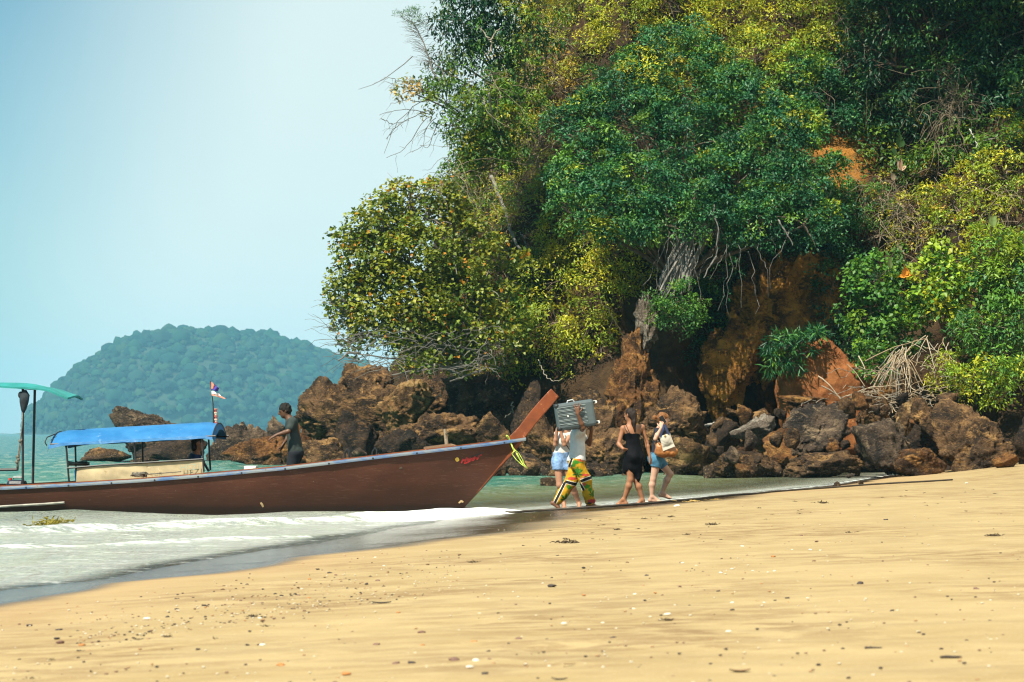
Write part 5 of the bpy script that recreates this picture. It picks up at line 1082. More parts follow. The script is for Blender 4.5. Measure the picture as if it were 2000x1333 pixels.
def shell(rng, c, r, n, gap=.0, seed=0, low=-.75):
    d = unit(rng.normal(size=(int(n * 1.7) + 4, 3))); d = d[d[:, 2] > low + rng.uniform(-.3, .3, len(d))][:n]
    k = rng.uniform(.70, 1.05, len(d)); lump = 1 + .22 * noise(d * 2.3 + c * .7, seed) ; p = c + d * (k * lump)[:, None] * r
    if gap: g_ = noise(p * 1.15, seed + 3) > -gap_level(gap); p, d = p[g_], d[g_]
    return p, d
def gap_level(g): return .62 - g * .6
def limb(mb, rng, a, b, r0, r1, wob=.12, n=8, sides=5):
    a, b = np.array(a), np.array(b); t = np.linspace(0, 1, n)[:, None]; L = np.linalg.norm(b - a); w_ = np.cumsum(rng.normal(0, wob * L / n, (n, 3)), 0); w_ -= w_[0]; w_ = w_ - t * w_[-1] * .8
    mb.tube(a + (b - a) * t + w_ + np.array((0, 0, 1)) * np.sin(t * math.pi) * L * .06, np.linspace(r0, r1, n), sides)
TOT = 0; GREEN = 1.82; DK = .42
def plant(name, cat, label, lobes, pal, L=.15, W=.075, dens=5.0, m=22, rad=.30, D=None, base=None, trunk_r=.09, tm=None, droop=.30, gap=.35, twigs=6, seed=1, fwd=.35, depth=.8, group=None, lm=None, low=-.75, cull=True, limbs=True, sub=0):
    """leafy plant; lobes are (px, py, radius px [, palette]) seen in the photograph, set on the cliff face or at distance D"""
    global TOT
    rng = np.random.default_rng(seed); Lv = Leaves(); cs = []; nmain = len(lobes)
    if sub:                                                        # side shelves of the crown
        lobes = list(lobes)
        for q in list(lobes):
            for k in range(sub if q[2] > 44 else 0):
                a_ = rng.uniform(-.5, math.pi + .5); lobes.append((q[0] + q[2] * .85 * math.cos(a_), q[1] - q[2] * .75 * math.sin(a_), q[2] * rng.uniform(.34, .55), ('mid', 'bright', 'deep')[rng.choice(3, p=(.42, .22, .36))]))
    for q in lobes:
        if D is None: h, nrm = hit(q[0], q[1])
        else: h, nrm = pt(q[0], q[1], D(q[1]) if callable(D) else D), np.array((0, -1.0, 0))
        r = q[2] * h[1] / F; hv = np.array((nrm[0], nrm[1], 0)); hv = unit(hv) if np.linalg.norm(hv) > .1 else np.array((0, -1., 0))
        k = (fwd * r) / max(-hv[1], .4) if D is None else 0
        c = pt(q[0], q[1], h[1] - k); cs.append((c, r, q[3] if len(q) > 3 and q[3] is not None else pal, h))
    for i, (c, r, pl, h) in enumerate(cs):
        rv = np.array((r, r * depth, r)); n = int(dens * DK * 4 * math.pi * r * r * .62) + 5; p, d = shell(rng, c, rv, n, gap, seed + i, low)
        if cull:
            ok = p[:, 1] < cliff_y(p[:, 0], p[:, 2]) + .15; p, d = p[ok], d[ok]
        spray(Lv, rng, p, d, int(m * 2.5), rad * 1.4, L, W, pl, droop)
    b0 = np.array(base) if base is not None else min((h for c, r, pl, h in cs), key=lambda q: q[2]) - np.array((0, 0, .1))
    root = empty(name, b0, label, cat, group); obj('crown', Lv.mesh('crown', lm or LEAF, b0), root); TOT += Lv.count()
    for c, r, pl, h in cs[:nmain]:
        mb = MB(); st = b0 if (base is not None and limbs) else h + np.array((0, .15, -.1)); limb(mb, rng, st, c, trunk_r * (1.0 if base is not None else .6), trunk_r * .35)
        for k in range(twigs): e = c + unit(rng.normal(size=3) + np.array((0, -.5, 0))) * r * rng.uniform(.75, 1.1); limb(mb, rng, c, e, trunk_r * .28, .010, .2, 6, 4)
        mb.build('branch', tm or bark, root, b0)
    return root
def tangle(mb, rng, start, n, length, r=.012, down=.6, curl=.5, dirn=(0, -.3, 0), sides=3, seg=7):
    """n thin wiry stems from round start"""
    for k in range(n):
        p = np.array(start) + rng.normal(0, .25, 3); d = unit(rng.normal(size=3) + np.array(dirn)); P_ = [p]
        L = length * rng.uniform(.5, 1.3)
        for s in range(seg): d = unit(d + rng.normal(0, curl * .5, 3) + np.array((0, 0, -down * .35))); p = p + d * L / seg; P_.append(p)
        mb.tube(P_, np.linspace(r, r * .45, seg + 1), sides, cap=False)

# --- the round seaside tree that closes the headland on the left
root = plant('seaside_tree', 'tree', 'round olive green tree with orange leaves overhanging the left end of the headland',
      [(760, 452, 62), (712, 520, 58), (702, 590, 56), (716, 650, 52), (835, 430, 70), (800, 510, 90), (880, 490, 85), (770, 600, 90), (860, 590, 100), (940, 560, 80), (800, 670, 62), (885, 670, 70), (955, 650, 66), (680, 560, 30), (735, 430, 34), (800, 400, 42), (870, 395, 40), (668, 612, 22), (690, 480, 26)], 'olive', L=.155, W=.135, dens=6.2, m=17, rad=.32, D=73.5, base=pt(905, 735, 75.5), trunk_r=.13, tm=bark_grey, seed=3, gap=.42, depth=.75, droop=.15, cull=True)
rng = np.random.default_rng(12); mb = MB(); b0 = np.array(root.location)
for k in range(190):
    a = pt(rng.uniform(690, 985), rng.uniform(640, 722), 72.6 + rng.uniform(-.8, 1)); e = a + np.array((rng.uniform(-1.6, .5), rng.uniform(-.6, .3), rng.uniform(-.7, .5))); limb(mb, rng, a, e, .016, .007, .35, 7, 3)
for k in range(46):
    a = pt(rng.uniform(655, 700), rng.uniform(560, 690), 73); e = a + np.array((rng.uniform(-1.1, -.2), 0, rng.uniform(-.5, .7))); limb(mb, rng, a, e, .009, .005, .3, 7, 3)
for (x0, y0, x1, y1) in ((960, 700, 850, 672), (850, 672, 780, 690), (900, 715, 760, 735), (905, 735, 700, 690), (700, 690, 660, 706), (940, 725, 880, 745), (870, 690, 800, 640)): limb(mb, rng, pt(x0, y0, 73), pt(x1, y1, 72.4), .045, .022, .2, 9, 5)
mb.build('bare_twigs', twig_grey, root, b0)

# --- upper left
root = plant('leaning_tree', 'tree', 'dark broad leaved tree at the top left edge of the headland against the sky', [(900, 40, 50), (945, 95, 55), (985, 30, 60), (890, 110, 30), (1015, 100, 45), (930, -30, 60), (1010, -50, 70), (870, 140, 24, 'forest'), (905, 165, 28, 'forest'), (960, 130, 55, 'forest'), (1000, 170, 55, 'forest'), (920, 70, 40), (970, -10, 60), (1040, 60, 60, 'forest')], 'dark', L=.21, W=.075, dens=5.2, m=18, rad=.34, D=76.5, base=pt(1010, 240, 78), trunk_r=.06, tm=bark_pale, seed=5, droop=.7, gap=.5)
root = plant('overhanging_shrub', 'shrub', 'dark shrub with reddish leaves jutting out over the sky, bare hanging twigs below', [(870, 200, 46), (920, 235, 58), (835, 180, 30, 'forest'), (965, 200, 55), (945, 285, 46), (905, 290, 34), (800, 178, 16, PALS['dry']), (975, 250, 55), (945, 330, 46), (900, 340, 34), (985, 300, 50), (890, 245, 34), (1000, 220, 50)], 'forest', L=.15, W=.075, dens=6.0, m=20, rad=.26, D=75.5, base=pt(1010, 330, 78), trunk_r=.06, seed=6, gap=.45)
mb = MB(); rng = np.random.default_rng(3); b0 = np.array(root.location)
for L in (((840, 215), (800, 230), (770, 250), (755, 275)), ((845, 190), (810, 205), (780, 235), (765, 262), (750, 300)), ((850, 220), (825, 240), (800, 280), (780, 300), (752, 309)), ((850, 230), (830, 255), (826, 285), (805, 298)), ((840, 225), (805, 215), (770, 216), (740, 225)), ((860, 235), (845, 262), (838, 290), (822, 285)), ((830, 200), (790, 195), (762, 205)), ((745, 232), (765, 242), (800, 235)), ((800, 165), (770, 155), (750, 150)), ((810, 172), (775, 168), (755, 160))):
    P_ = np.array([pt(a, b, 75.3) for a, b in L]); s = np.linspace(0, len(L) - 1, 12); P_ = np.stack([np.interp(s, range(len(L)), P_[:, k]) for k in range(3)], -1) + rng.normal(0, .02, (12, 3)); mb.tube(P_, np.linspace(.016, .007, 12), 4)
    for k in range(4): a = P_[rng.integers(3, 11)]; limb(mb, rng, a, a + np.array((rng.uniform(-.5, .2), rng.uniform(-.2, .2), rng.uniform(-.7, .1))), .008, .004, .3, 6, 3)
mb.build('bare_twigs', twig_grey, root, b0)
# feathery sapling
b0 = pt(858, 160, 75.6); root = empty('feathery_sapling', b0, 'thin feathery sapling with a tuft of leaves on top, leaning into the sky', 'tree')
mb = MB(); S1 = [(862, 165), (845, 140), (838, 115), (828, 85), (815, 58), (803, 40)]; P_ = np.array([pt(a, b, 75.6) for a, b in S1]); s = np.linspace(0, 5, 16); P_ = np.stack([np.interp(s, range(6), P_[:, k]) for k in range(3)], -1); mb.tube(P_, np.linspace(.035, .012, 16), 6)
S2 = [(870, 155), (862, 135), (845, 122), (838, 112)]; Q_ = np.array([pt(a, b, 75.6) for a, b in S2]); mb.tube(Q_, [.03, .026, .02, .016], 6)
Q_ = np.array([pt(a, b, 75.4) for a, b in ((806, 110), (790, 125), (770, 140), (750, 155), (725, 167), (700, 175))]); mb.tube(Q_, np.linspace(.018, .006, 6), 4)
for k in range(120):
    i = rng.uniform(3, 14.5); a = np.array([np.interp(i, range(16), P_[:, j]) for j in range(3)]); sd = -1 if rng.random() < .68 else 1; ln = rng.uniform(.35, .95)
    limb(mb, rng, a, a + np.array((sd * ln * .8, rng.uniform(-.35, .35), ln * rng.uniform(-.05, .65))), .007, .003, .14, 6, 3)
mb.build('trunk', twig_grey, root, b0); Lv = Leaves(); cs = np.array([pt(a, b, 75.6) for a, b in ((803, 35), (812, 25), (820, 38), (795, 30), (808, 50), (818, 22), (822, 52), (783, 28), (800, 22))]); spray(Lv, rng, np.repeat(cs, 4, 0) + rng.normal(0, .1, (36, 3)), np.tile((0, 0, 1.), (36, 1)), 18, .16, .11, .022, PL((.05, .10, .06), (.07, .12, .06)), .0); obj('crown', Lv.mesh('crown', LEAF, b0), root); TOT += Lv.count()

# --- middle of the slope
plant('yellow_creeper', 'creeper', 'yellow green creeper covering the brow of the slope above the big tree', [(1230, 40, 75), (1330, 25, 80), (1430, 45, 80), (1520, 30, 75), (1290, -50, 90), (1440, -60, 95), (1590, -10, 75), (1390, 105, 55), (1480, 120, 55), (1180, 80, 55), (1530, 170, 50, 'bright'), (1600, 110, 60), (1650, 60, 60)], 'yellow', L=.13, W=.055, dens=7.2, m=22, rad=.28, seed=11, gap=.35, fwd=.15)
plant('dry_creeper', 'creeper', 'dry golden creeper mixed with bare stems on the slope left of the big tree', [(1080, 60, 75), (1050, 150, 75), (1000, 240, 70), (1110, 190, 60), (960, 340, 65), (1050, 300, 70), (1120, 20, 60), (1040, -40, 80), (1150, -40, 80), (930, 390, 45), (1020, 400, 60)], 'gold', L=.13, W=.052, dens=6.5, m=20, rad=.30, seed=12, gap=.12, fwd=.10, tm=twig_dry, twigs=22)
plant('green_bush', 'bush', 'olive bush around the pale slender trunk below the dry creeper', [(1000, 330, 45), (950, 420, 50), (1010, 470, 50), (1055, 400, 45), (1000, 390, 40), (975, 520, 55), (1040, 540, 50), (940, 370, 40), (905, 400, 46), (925, 470, 48), (930, 340, 44)], 'forest', L=.13, W=.06, dens=5, m=20, rad=.28, seed=13, gap=.3, fwd=.2)
bt = hit(1345, 540)[0]; big_base = pt(1322, 560, 73.2)
root = plant('spreading_tree', 'tree', 'large spreading deep green tree hanging from the middle of the slope', [(1330, 110, 70), (1270, 160, 65, 'yellow'), (1200, 195, 62), (1150, 250, 55), (1100, 265, 38), (1350, 190, 85), (1250, 260, 85), (1340, 290, 95), (1440, 250, 85), (1170, 330, 62), (1130, 370, 50), (1250, 370, 85), (1350, 390, 80), (1440, 360, 80), (1510, 300, 75), (1545, 250, 55, 'bright'), (1530, 380, 66), (1590, 310, 46), (1300, 440, 60), (1400, 440, 52), (1180, 410, 60), (1220, 440, 50), (1500, 430, 50), (1570, 440, 58), (1610, 400, 42), (1120, 420, 42, 'mid'), (1345, 130, 50, 'bright'), (1420, 180, 50), (1320, 430, 34, 'mid'), (1460, 450, 36), (1090, 240, 24)],
      'deep', L=.13, W=.066, dens=7.5, m=24, rad=.26, D=lambda y: 70.6 + max(430 - y, -40) * .0105, base=big_base, trunk_r=.10, tm=bark, seed=21, gap=.45, sub=3, fwd=.75, depth=.9, lm=LEAF_G)
rng = np.random.default_rng(77); mb = MB(); b0 = np.array(root.location)
for k in range(34):                                                # braided trunk and aerial roots
    x0 = rng.uniform(1305, 1370); limb(mb, rng, pt(rng.uniform(1340, 1395), rng.uniform(420, 455), 70.6 + rng.uniform(-.3, .4)), pt(x0 - 22, rng.uniform(545, 585), 70.4 + rng.uniform(-.3, .4)), rng.uniform(.02, .055), rng.uniform(.02, .05), .14, 12, 5)
for k in range(26): x0 = rng.uniform(1290, 1560); y0 = rng.uniform(430, 500); limb(mb, rng, pt(x0, y0, 70), pt(x0 + rng.uniform(-40, 30), y0 + rng.uniform(40, 150), 70.3), .012, .006, .35, 10, 4)
for L in ((1395, 400, 1400, 500), (1400, 500, 1375, 545), (1520, 430, 1550, 480)): limb(mb, rng, pt(L[0], L[1], 69.8), pt(L[2], L[3], 69.8), .03, .018, .25, 10, 6)
mb.build('aerial_roots', bark_grey, root, b0)
plant('upper_tree', 'tree', 'green tree with yellow tips right of the big tree, above the bare red soil', [(1590, 180, 55), (1650, 140, 45), (1620, 210, 55), (1560, 140, 50, 'bright'), (1690, 160, 32), (1640, 240, 36), (1580, 240, 40)], 'deep', L=.13, W=.06, dens=6.5, m=24, rad=.26, seed=22, gap=.4, sub=2, fwd=.8, lm=LEAF_G)
plant('bright_bush', 'bush', 'bright yellow green bush between the round tree and the rust brown crag', [(1090, 470, 50), (1150, 470, 55), (1210, 490, 50), (1100, 550, 60), (1170, 560, 60), (1230, 550, 42), (1090, 630, 55), (1150, 640, 55), (1200, 610, 45), (1110, 690, 38), (1060, 590, 50), (1175, 690, 30), (1060, 510, 42), (1130, 510, 50)], 'yellow', L=.145, W=.06, dens=5.2, m=20, rad=.30, seed=23, gap=.35, fwd=.4)
plant('shaded_bush', 'bush', 'dark green bush in the dip right of the round tree', [(1000, 600, 45), (1030, 660, 48), (985, 690, 42), (1040, 610, 40), (1000, 720, 28)], 'forest', L=.14, W=.075, dens=5, m=20, rad=.28, seed=24, gap=.35, fwd=.2)
plant('cliff_bush', 'bush', 'small green bush growing on the grey spur of the crag', [(1310, 595, 38), (1345, 590, 34), (1325, 630, 30), (1290, 610, 24), (1350, 625, 20)], 'mid', L=.11, W=.05, dens=8, m=22, rad=.20, D=69.8, base=pt(1330, 650, 70.6), trunk_r=.03, seed=25, cull=False)
plant('hollow_bush', 'bush', 'dark shrub under the big tree beside the orange hollow', [(1420, 540, 40), (1450, 570, 34), (1410, 590, 30), (1440, 620, 26), (1390, 520, 34), (1380, 600, 38), (1385, 655, 38), (1365, 690, 28), (1350, 560, 26, 'dark'), (1470, 500, 34, 'dark'), (1540, 500, 38, 'dark'), (1410, 470, 34, 'dark')], 'deep', L=.12, W=.06, dens=7, m=22, rad=.22, seed=26, fwd=.4)
plant('hanging_creeper', 'creeper', 'dark creeper hanging beside the orange hollow, above the red earth bank', [(1620, 470, 55), (1650, 540, 50), (1640, 610, 45), (1600, 560, 38), (1660, 430, 55), (1610, 640, 40), (1660, 660, 38), (1580, 500, 36), (1605, 590, 34), (1640, 690, 26)], 'dark', L=.14, W=.07, dens=5.5, m=20, rad=.28, seed=27, fwd=.35)
plant('fern', 'fern', 'dark leafy fern at the top of the red earth bank by the hollow', [(1530, 680, 28), (1560, 690, 30), (1590, 670, 26), (1520, 710, 20)], 'deep', L=.30, W=.05, dens=7, m=16, rad=.16, D=69.5, base=pt(1555, 725, 69.7), trunk_r=.02, seed=28, droop=.5, cull=False)
plant('trailing_creeper', 'creeper', 'green creeper curtain trailing below the bare red soil patch', [(1640, 385, 45), (1690, 400, 48), (1600, 370, 34), (1730, 430, 40), (1660, 420, 40)], 'mid', L=.11, W=.06, dens=7, m=22, rad=.22, seed=29, fwd=.4)
# --- the dark right side
plant('shaded_tree', 'tree', 'dark tree shading the upper right slope', [(1740, 40, 75), (1830, 60, 80), (1750, 130, 70), (1840, 150, 60), (1720, -50, 90), (1850, -50, 90), (1790, 220, 60), (1720, 200, 50)], 'dark', L=.19, W=.075, dens=4.8, m=18, rad=.34, seed=31, fwd=.5, droop=.6)
plant('corner_tree', 'tree', 'dark broad leaved tree in the top right corner', [(1930, 40, 85), (2000, 90, 80), (1950, 140, 70), (2040, 0, 90), (1960, -70, 100), (2030, 190, 70), (1905, 200, 50)], 'dark', L=.21, W=.08, dens=4.6, m=18, rad=.36, seed=32, fwd=.6, droop=.6)
plant('overhead_tree', 'tree', 'tall dark tree crown above the upper right slope, mostly out of view', [(1700, -130, 120), (1830, -150, 130), (1960, -160, 130), (1760, -230, 140), (1900, -260, 140), (2070, -120, 130), (1620, -150, 90)], 'dark', L=.22, W=.1, dens=3.6, m=18, rad=.42, seed=33, fwd=1.5, droop=.5)
plant('vine_thicket', 'thicket', 'mid green thicket on the shaded slope under the corner tree', [(1790, 290, 50), (1850, 280, 55), (1720, 290, 42), (1900, 300, 50), (1960, 280, 55), (1830, 340, 45), (1740, 340, 40)], 'forest', L=.17, W=.09, dens=4.6, m=18, rad=.32, seed=34, fwd=.2)
plant('gold_thicket', 'thicket', 'yellow green thicket on the right edge below the corner tree', [(1960, 350, 55), (1900, 370, 48), (2010, 400, 60), (1930, 420, 50), (1860, 400, 50), (1990, 300, 40)], 'yellow', L=.13, W=.06, dens=5, m=20, rad=.28, seed=35, fwd=.25)
plant('vine_mound', 'thicket', 'yellow green vines over dry stems above the orange leaf', [(1740, 400, 48), (1800, 420, 55), (1720, 460, 40), (1790, 470, 48), (1840, 450, 45), (1760, 370, 40)], 'gold', L=.12, W=.06, dens=4.4, m=18, rad=.28, seed=36, fwd=.25, tm=twig_dry, twigs=18)
plant('round_leaf_shrub', 'shrub', 'fresh green shrub with round leaves left of the dead brush', [(1710, 550, 50), (1740, 600, 58), (1700, 620, 46), (1760, 650, 46), (1720, 660, 36), (1690, 580, 34), (1730, 710, 28)], 'mid', L=.15, W=.13, dens=6, m=17, rad=.28, D=68.3, base=pt(1735, 745, 68.8), trunk_r=.05, seed=37, cull=True)
plant('pale_leaf_shrub', 'shrub', 'shrub with big pale green leaves at the right, above the dead brush', [(1820, 560, 52), (1870, 560, 48), (1830, 610, 46), (1880, 600, 38), (1850, 520, 38)], 'bright', L=.17, W=.14, dens=5.4, m=16, rad=.28, D=67.8, base=pt(1850, 690, 68.6), trunk_r=.05, seed=38, cull=True)
plant('feather_leaf_shrub', 'shrub', 'bright feathery shrub standing highest at the right edge', [(1940, 480, 42), (1960, 520, 50), (1920, 530, 36), (1990, 490, 40)], 'bright', L=.20, W=.06, dens=6, m=18, rad=.26, D=67.2, base=pt(1960, 640, 68), trunk_r=.05, seed=39, cull=True)
plant('rusty_tip_shrub', 'shrub', 'green shrub with rusty tips low at the right edge', [(1930, 640, 48), (1970, 640, 46), (1900, 650, 34), (1950, 680, 42), (2010, 660, 46)], 'mid', L=.18, W=.07, dens=6, m=18, rad=.28, D=66.2, base=pt(1950, 745, 66.8), trunk_r=.05, seed=40, cull=True)
plant('edge_shrub', 'shrub', 'glossy shrub at the right edge between the feathery and the rusty shrub', [(1980, 570, 50), (2030, 560, 60), (1935, 580, 34)], 'mid', L=.17, W=.12, dens=5.4, m=17, rad=.28, D=67, base=pt(1990, 660, 67.6), trunk_r=.04, seed=41, cull=True, lm=LEAF_G)
plant('low_weeds', 'weeds', 'low green weeds above the largest boulder', [(1940, 730, 38), (1980, 740, 38), (1900, 745, 26), (1960, 770, 26), (2020, 730, 40), (1870, 740, 20)], 'bright', L=.14, W=.06, dens=6, m=16, rad=.24, D=64.2, base=pt(1950, 785, 64.6), trunk_r=.03, seed=42, cull=False)
plant('weed_tuft', 'weeds', 'thin green weeds growing out of the right end of the dead brush', [(1850, 720, 26), (1830, 750, 20), (1875, 770, 18)], 'yellow', L=.12, W=.05, dens=6, m=14, rad=.22, D=65.5, base=pt(1850, 785, 65.8), trunk_r=.02, seed=43, cull=False)
plant('low_bush', 'bush', 'green bush under the round leaf shrub at the top of the brush', [(1700, 690, 26), (1715, 725, 24), (1690, 720, 16)], 'mid', L=.13, W=.08, dens=7, m=16, rad=.2, D=67.5, base=pt(1705, 755, 67.8), trunk_r=.03, seed=44, cull=False)

# --- ground creepers over the rest of the slope
ZONES = [(900, 100, 'forest'), (1000, 200, 'gold'), (960, 360, 'forest'), (1060, 80, 'gold'), (1100, 300, 'gold'), (1050, 420, 'forest'), (850, 500, 'olive'), (850, 650, 'olive'), (1010, 560, 'forest'), (1130, 500, 'yellow'), (1150, 620, 'yellow'), (1230, 60, 'yellow'), (1400, 50, 'yellow'), (1550, 60, 'yellow'), (1500, 150, 'gold'), (1300, 300, 'deep'), (1450, 380, 'dark'), (1640, 420, 'dark'), (1650, 560, 'dark'), (1700, 120, 'dark'), (1850, 100, 'dark'), (1980, 100, 'dark'), (1800, 260, 'dark'), (1950, 240, 'dark'), (1780, 360, 'forest'), (1920, 380, 'yellow'), (1780, 440, 'gold'), (1800, 560, 'mid'), (1900, 480, 'bright'), (1950, 600, 'mid'), (1900, 700, 'bright'), (2100, 500, 'mid'), (2100, 200, 'dark')]
rng = np.random.default_rng(9); fc = CV[f_ := np.stack((i := (np.arange(NS - 1)[:, None] * NV + np.arange(NV - 1)[None]).ravel(), i + NV, i + NV + 1, i + 1), -1)]
cen = fc.mean(1); cr = np.cross(fc[:, 2] - fc[:, 0], fc[:, 3] - fc[:, 1]); area = np.linalg.norm(cr, axis=1) / 2; nrm = unit(cr); nrm[nrm[:, 1] > 0] *= -1
cpx = 1000 + F * cen[:, 0] / cen[:, 1]; cpy = 847 - F * (cen[:, 2] - CAMZ) / cen[:, 1]
ok = (cpx > 600) & (cpx < 2350) & (cpy > -420) & (cen[:, 2] > 1.9 + .8 * noise(cen * .6, 4)) & (cen[:, 1] < 118)
bare = [(1500, 640, 115, 125), (1450, 770, 120, 90), (1645, 300, 42, 62), (1600, 760, 110, 80), (1280, 700, 90, 120), (1200, 810, 130, 90), (1380, 700, 60, 100)]
for a, b, rx, ry in bare: ok &= ((cpx - a) / rx) ** 2 + ((cpy - b) / ry) ** 2 + .5 * noise(cen * .9, 6) > 1
ok &= (cpy < 740) | (cpx > 1850)
ids = np.where(ok)[0]; pr = area[ids] / area[ids].sum(); pick = rng.choice(ids, 6200, p=pr); P_ = cen[pick] + nrm[pick] * rng.uniform(0, .45, (6200, 1)) + rng.normal(0, .12, (6200, 3))
ppx = cpx[pick] + 40 * noise(P_ * .5, 2); ppy = cpy[pick] + 40 * noise(P_ * .5, 3); zi = np.argmin((ppx[:, None] - np.array([q[0] for q in ZONES])) ** 2 + (ppy[:, None] - np.array([q[1] for q in ZONES])) ** 2, 1)
Lv = Leaves()
for k, q in enumerate(ZONES):
    m_ = zi == k
    if m_.any(): big = q[2] in ('dark', 'mid', 'bright'); spray(Lv, rng, P_[m_], unit(nrm[pick][m_] + np.array((0, 0, .3))), 34, .36, .16 if big else .125, .075 if big else .055, q[2], .35)
tag(obj('creeper_leaves', Lv.mesh('creeper_leaves', LEAF)), kind='stuff'); TOT += Lv.count()
mb = MB(); mb2 = MB(); dryz = np.array([q[2] in ('gold', 'forest', 'olive', 'yellow') for q in ZONES])[zi]
for k in rng.choice(np.where(dryz)[0], 520, replace=False): tangle(mb, rng, P_[k] + np.array(nrm[pick[k]]) * .3, 2, rng.uniform(.8, 2.2), .011, .5, .6)
for k in rng.choice(np.where(~dryz)[0], 240, replace=False): tangle(mb2, rng, P_[k] + np.array(nrm[pick[k]]) * .3, 2, rng.uniform(.8, 2.4), .011, .9, .4)
for (a, b, n_, w_, h_) in ((1080, 130, 40, 60, 60), (990, 210, 34, 45, 50), (1050, 270, 30, 45, 50), (1060, 330, 26, 40, 30), (960, 560, 26, 50, 60), (1000, 440, 20, 40, 40), (1760, 440, 44, 60, 40), (1700, 400, 14, 20, 20), (1680, 90, 30, 22, 90), (1860, 190, 70, 22, 70), (1870, 230, 30, 18, 50), (1960, 420, 14, 30, 30), (940, 330, 26, 40, 30), (900, 350, 20, 40, 20)):
    for k in range(n_): c_ = hit(a + rng.normal(0, w_ * .6), b + rng.normal(0, h_ * .6)); tangle(mb, rng, c_[0] + c_[1] * .75 + np.array((0, -.35, 0)), 2, rng.uniform(1.0, 2.4), .012, .7, .6)
tag(mb.build('dry_vines', twig_dry), kind='stuff'); tag(mb2.build('hanging_vines', twig_grey), kind='stuff')
# --- bare trunks on the slope
def trunk(name, label, lines, mat, off=1.0, cat='trunk'):
    mb = MB(); allp = []
    for L, r0, r1 in lines:
        P_ = [];
        for a, b in L: h, n_ = hit(a, b); P_.append(pt(a, b, h[1] - off)); 
        P_ = np.array(P_); s = np.linspace(0, len(L) - 1, 5 * len(L)); y_ = np.interp(s, range(len(L)), np.convolve(np.pad(P_[:, 1], 1, 'edge'), (.25, .5, .25), 'valid')); P_ = np.stack([np.interp(s, range(len(L)), P_[:, k]) for k in range(3)], -1); P_[:, 1] = y_; mb.tube(P_ + np.random.default_rng(len(L)).normal(0, .02, P_.shape), np.linspace(r0, r1, len(s)), 6); allp.append(P_)
    b0 = allp[0][0]; o = mb.build(name, mat, None, b0, True, b0); return tag(o, label, cat)
trunk('dead_tree', 'slender pale dead tree with forked limbs on the dry slope', [([(968, 330), (966, 290), (968, 250), (962, 215), (955, 185)], .05, .025), ([(968, 310), (985, 298), (1010, 287)], .03, .012), ([(966, 250), (950, 225), (935, 205)], .025, .010), ([(965, 235), (968, 215), (966, 195)], .02, .01), ([(966, 285), (955, 265)], .02, .01)], bark_pale, 1.5)
trunk('crooked_trunk', 'crooked grey trunk with a curled pale root right of the round tree', [([(960, 345), (975, 385), (990, 415), (998, 450), (1010, 480)], .09, .06), ([(1010, 480), (1020, 492), (1030, 486), (1010, 500), (1000, 505)], .05, .025), ([(1030, 486), (1024, 465), (1017, 455)], .035, .015), ([(1005, 497), (997, 493), (995, 502), (1001, 506)], .03, .02)], bark_grey, 1.5)
trunk('forked_branch', 'pale forked branch in the dark tree at the top left', [([(960, 105), (958, 80), (968, 62), (975, 57)], .035, .02), ([(958, 80), (945, 65), (935, 50)], .025, .012), ([(960, 100), (948, 108)], .02, .01)], bark_pale, 3.4, 'branch')
trunk('white_branch', 'thin white dead branch hanging on the dark right slope', [([(1893, 255), (1905, 275), (1912, 300), (1922, 312)], .022, .012), ([(1907, 275), (1930, 274), (1945, 270)], .018, .008), ([(1912, 303), (1902, 325)], .02, .01)], paint('white_wood', (.40, .37, .34), .9), 1.6, 'branch')
trunk('yellow_stick', 'thin yellow bare stick slanting across the bright bush', [([(1182, 590), (1195, 620), (1222, 660)], .030, .012)], paint('yellow_stick', (.45, .30, .12), .9), 2.2, 'branch')
trunk('driftwood', 'pale grey driftwood branch lying left of the grey blotched boulder', [([(1372, 832), (1390, 829), (1425, 831)], .06, .045), ([(1425, 831), (1408, 815)], .02, .01)], paint('driftwood_pale', (.33, .31, .28), .9, .25), 4.5, 'driftwood')
for lab, L in (('bare pale root hanging over the rocks left of the prow tip', [([(1052, 705), (1062, 730), (1078, 745), (1095, 742)], .018, .010)]), ('forked bare twig standing among the rocks left of the prow', [([(1000, 786), (1001, 805), (1010, 830)], .022, .012), ([(1001, 805), (988, 815)], .016, .01)]), ('small forked twig below the black rock crest', [([(865, 757), (860, 772), (868, 783)], .018, .01), ([(860, 772), (845, 780)], .012, .008)])): trunk('bare_twig', lab, L, bark_pale, 4.0, 'twig')
# --- large single leaves
def big_leaf(root, name, c, dirn, nrm, L, W, m, lobed=False):
    d = unit(np.array(dirn, float)); n = unit(np.array(nrm, float)); s = np.cross(d, n); V = []; k = 9
    for i in range(k):
        t_ = i / (k - 1); w_ = W / 2 * (math.sin(min(t_ * 1.25 + .12, 1) * math.pi) ** .7 if t_ < .98 else 0) * (1 + (.18 * math.sin(t_ * 16) if lobed else 0))
        for q in (-1, -.5, 0, .5, 1): V.append(c + d * L * (t_ - .1) + s * w_ * q + n * (abs(q) * W * .16 - t_ * t_ * L * .15))
    f = [(5 * i + j, 5 * i + j + 1, 5 * i + j + 6, 5 * i + j + 5) for i in range(k - 1) for j in range(4)]; return obj(name, mesh_np(name, np.array(V), f, m, None, True), root)
def lm(n, c): t = NT(n); co = t.coord('Object'); return t.set(color=t.mix(t.rng(t.noise(co, 4, 4), .35, .65), tuple(x * .75 for x in c), tuple(min(1, x * 1.2) for x in c)), rough=.5)
LG, LO, LD, LB, LP = lm('big_leaf_green', (.17, .24, .075)), lm('big_leaf_orange', (.62, .25, .02)), lm('big_leaf_dark', (.035, .095, .018)), lm('big_leaf_brown', (.36, .21, .13)), lm('big_leaf_pale', (.52, .38, .26))
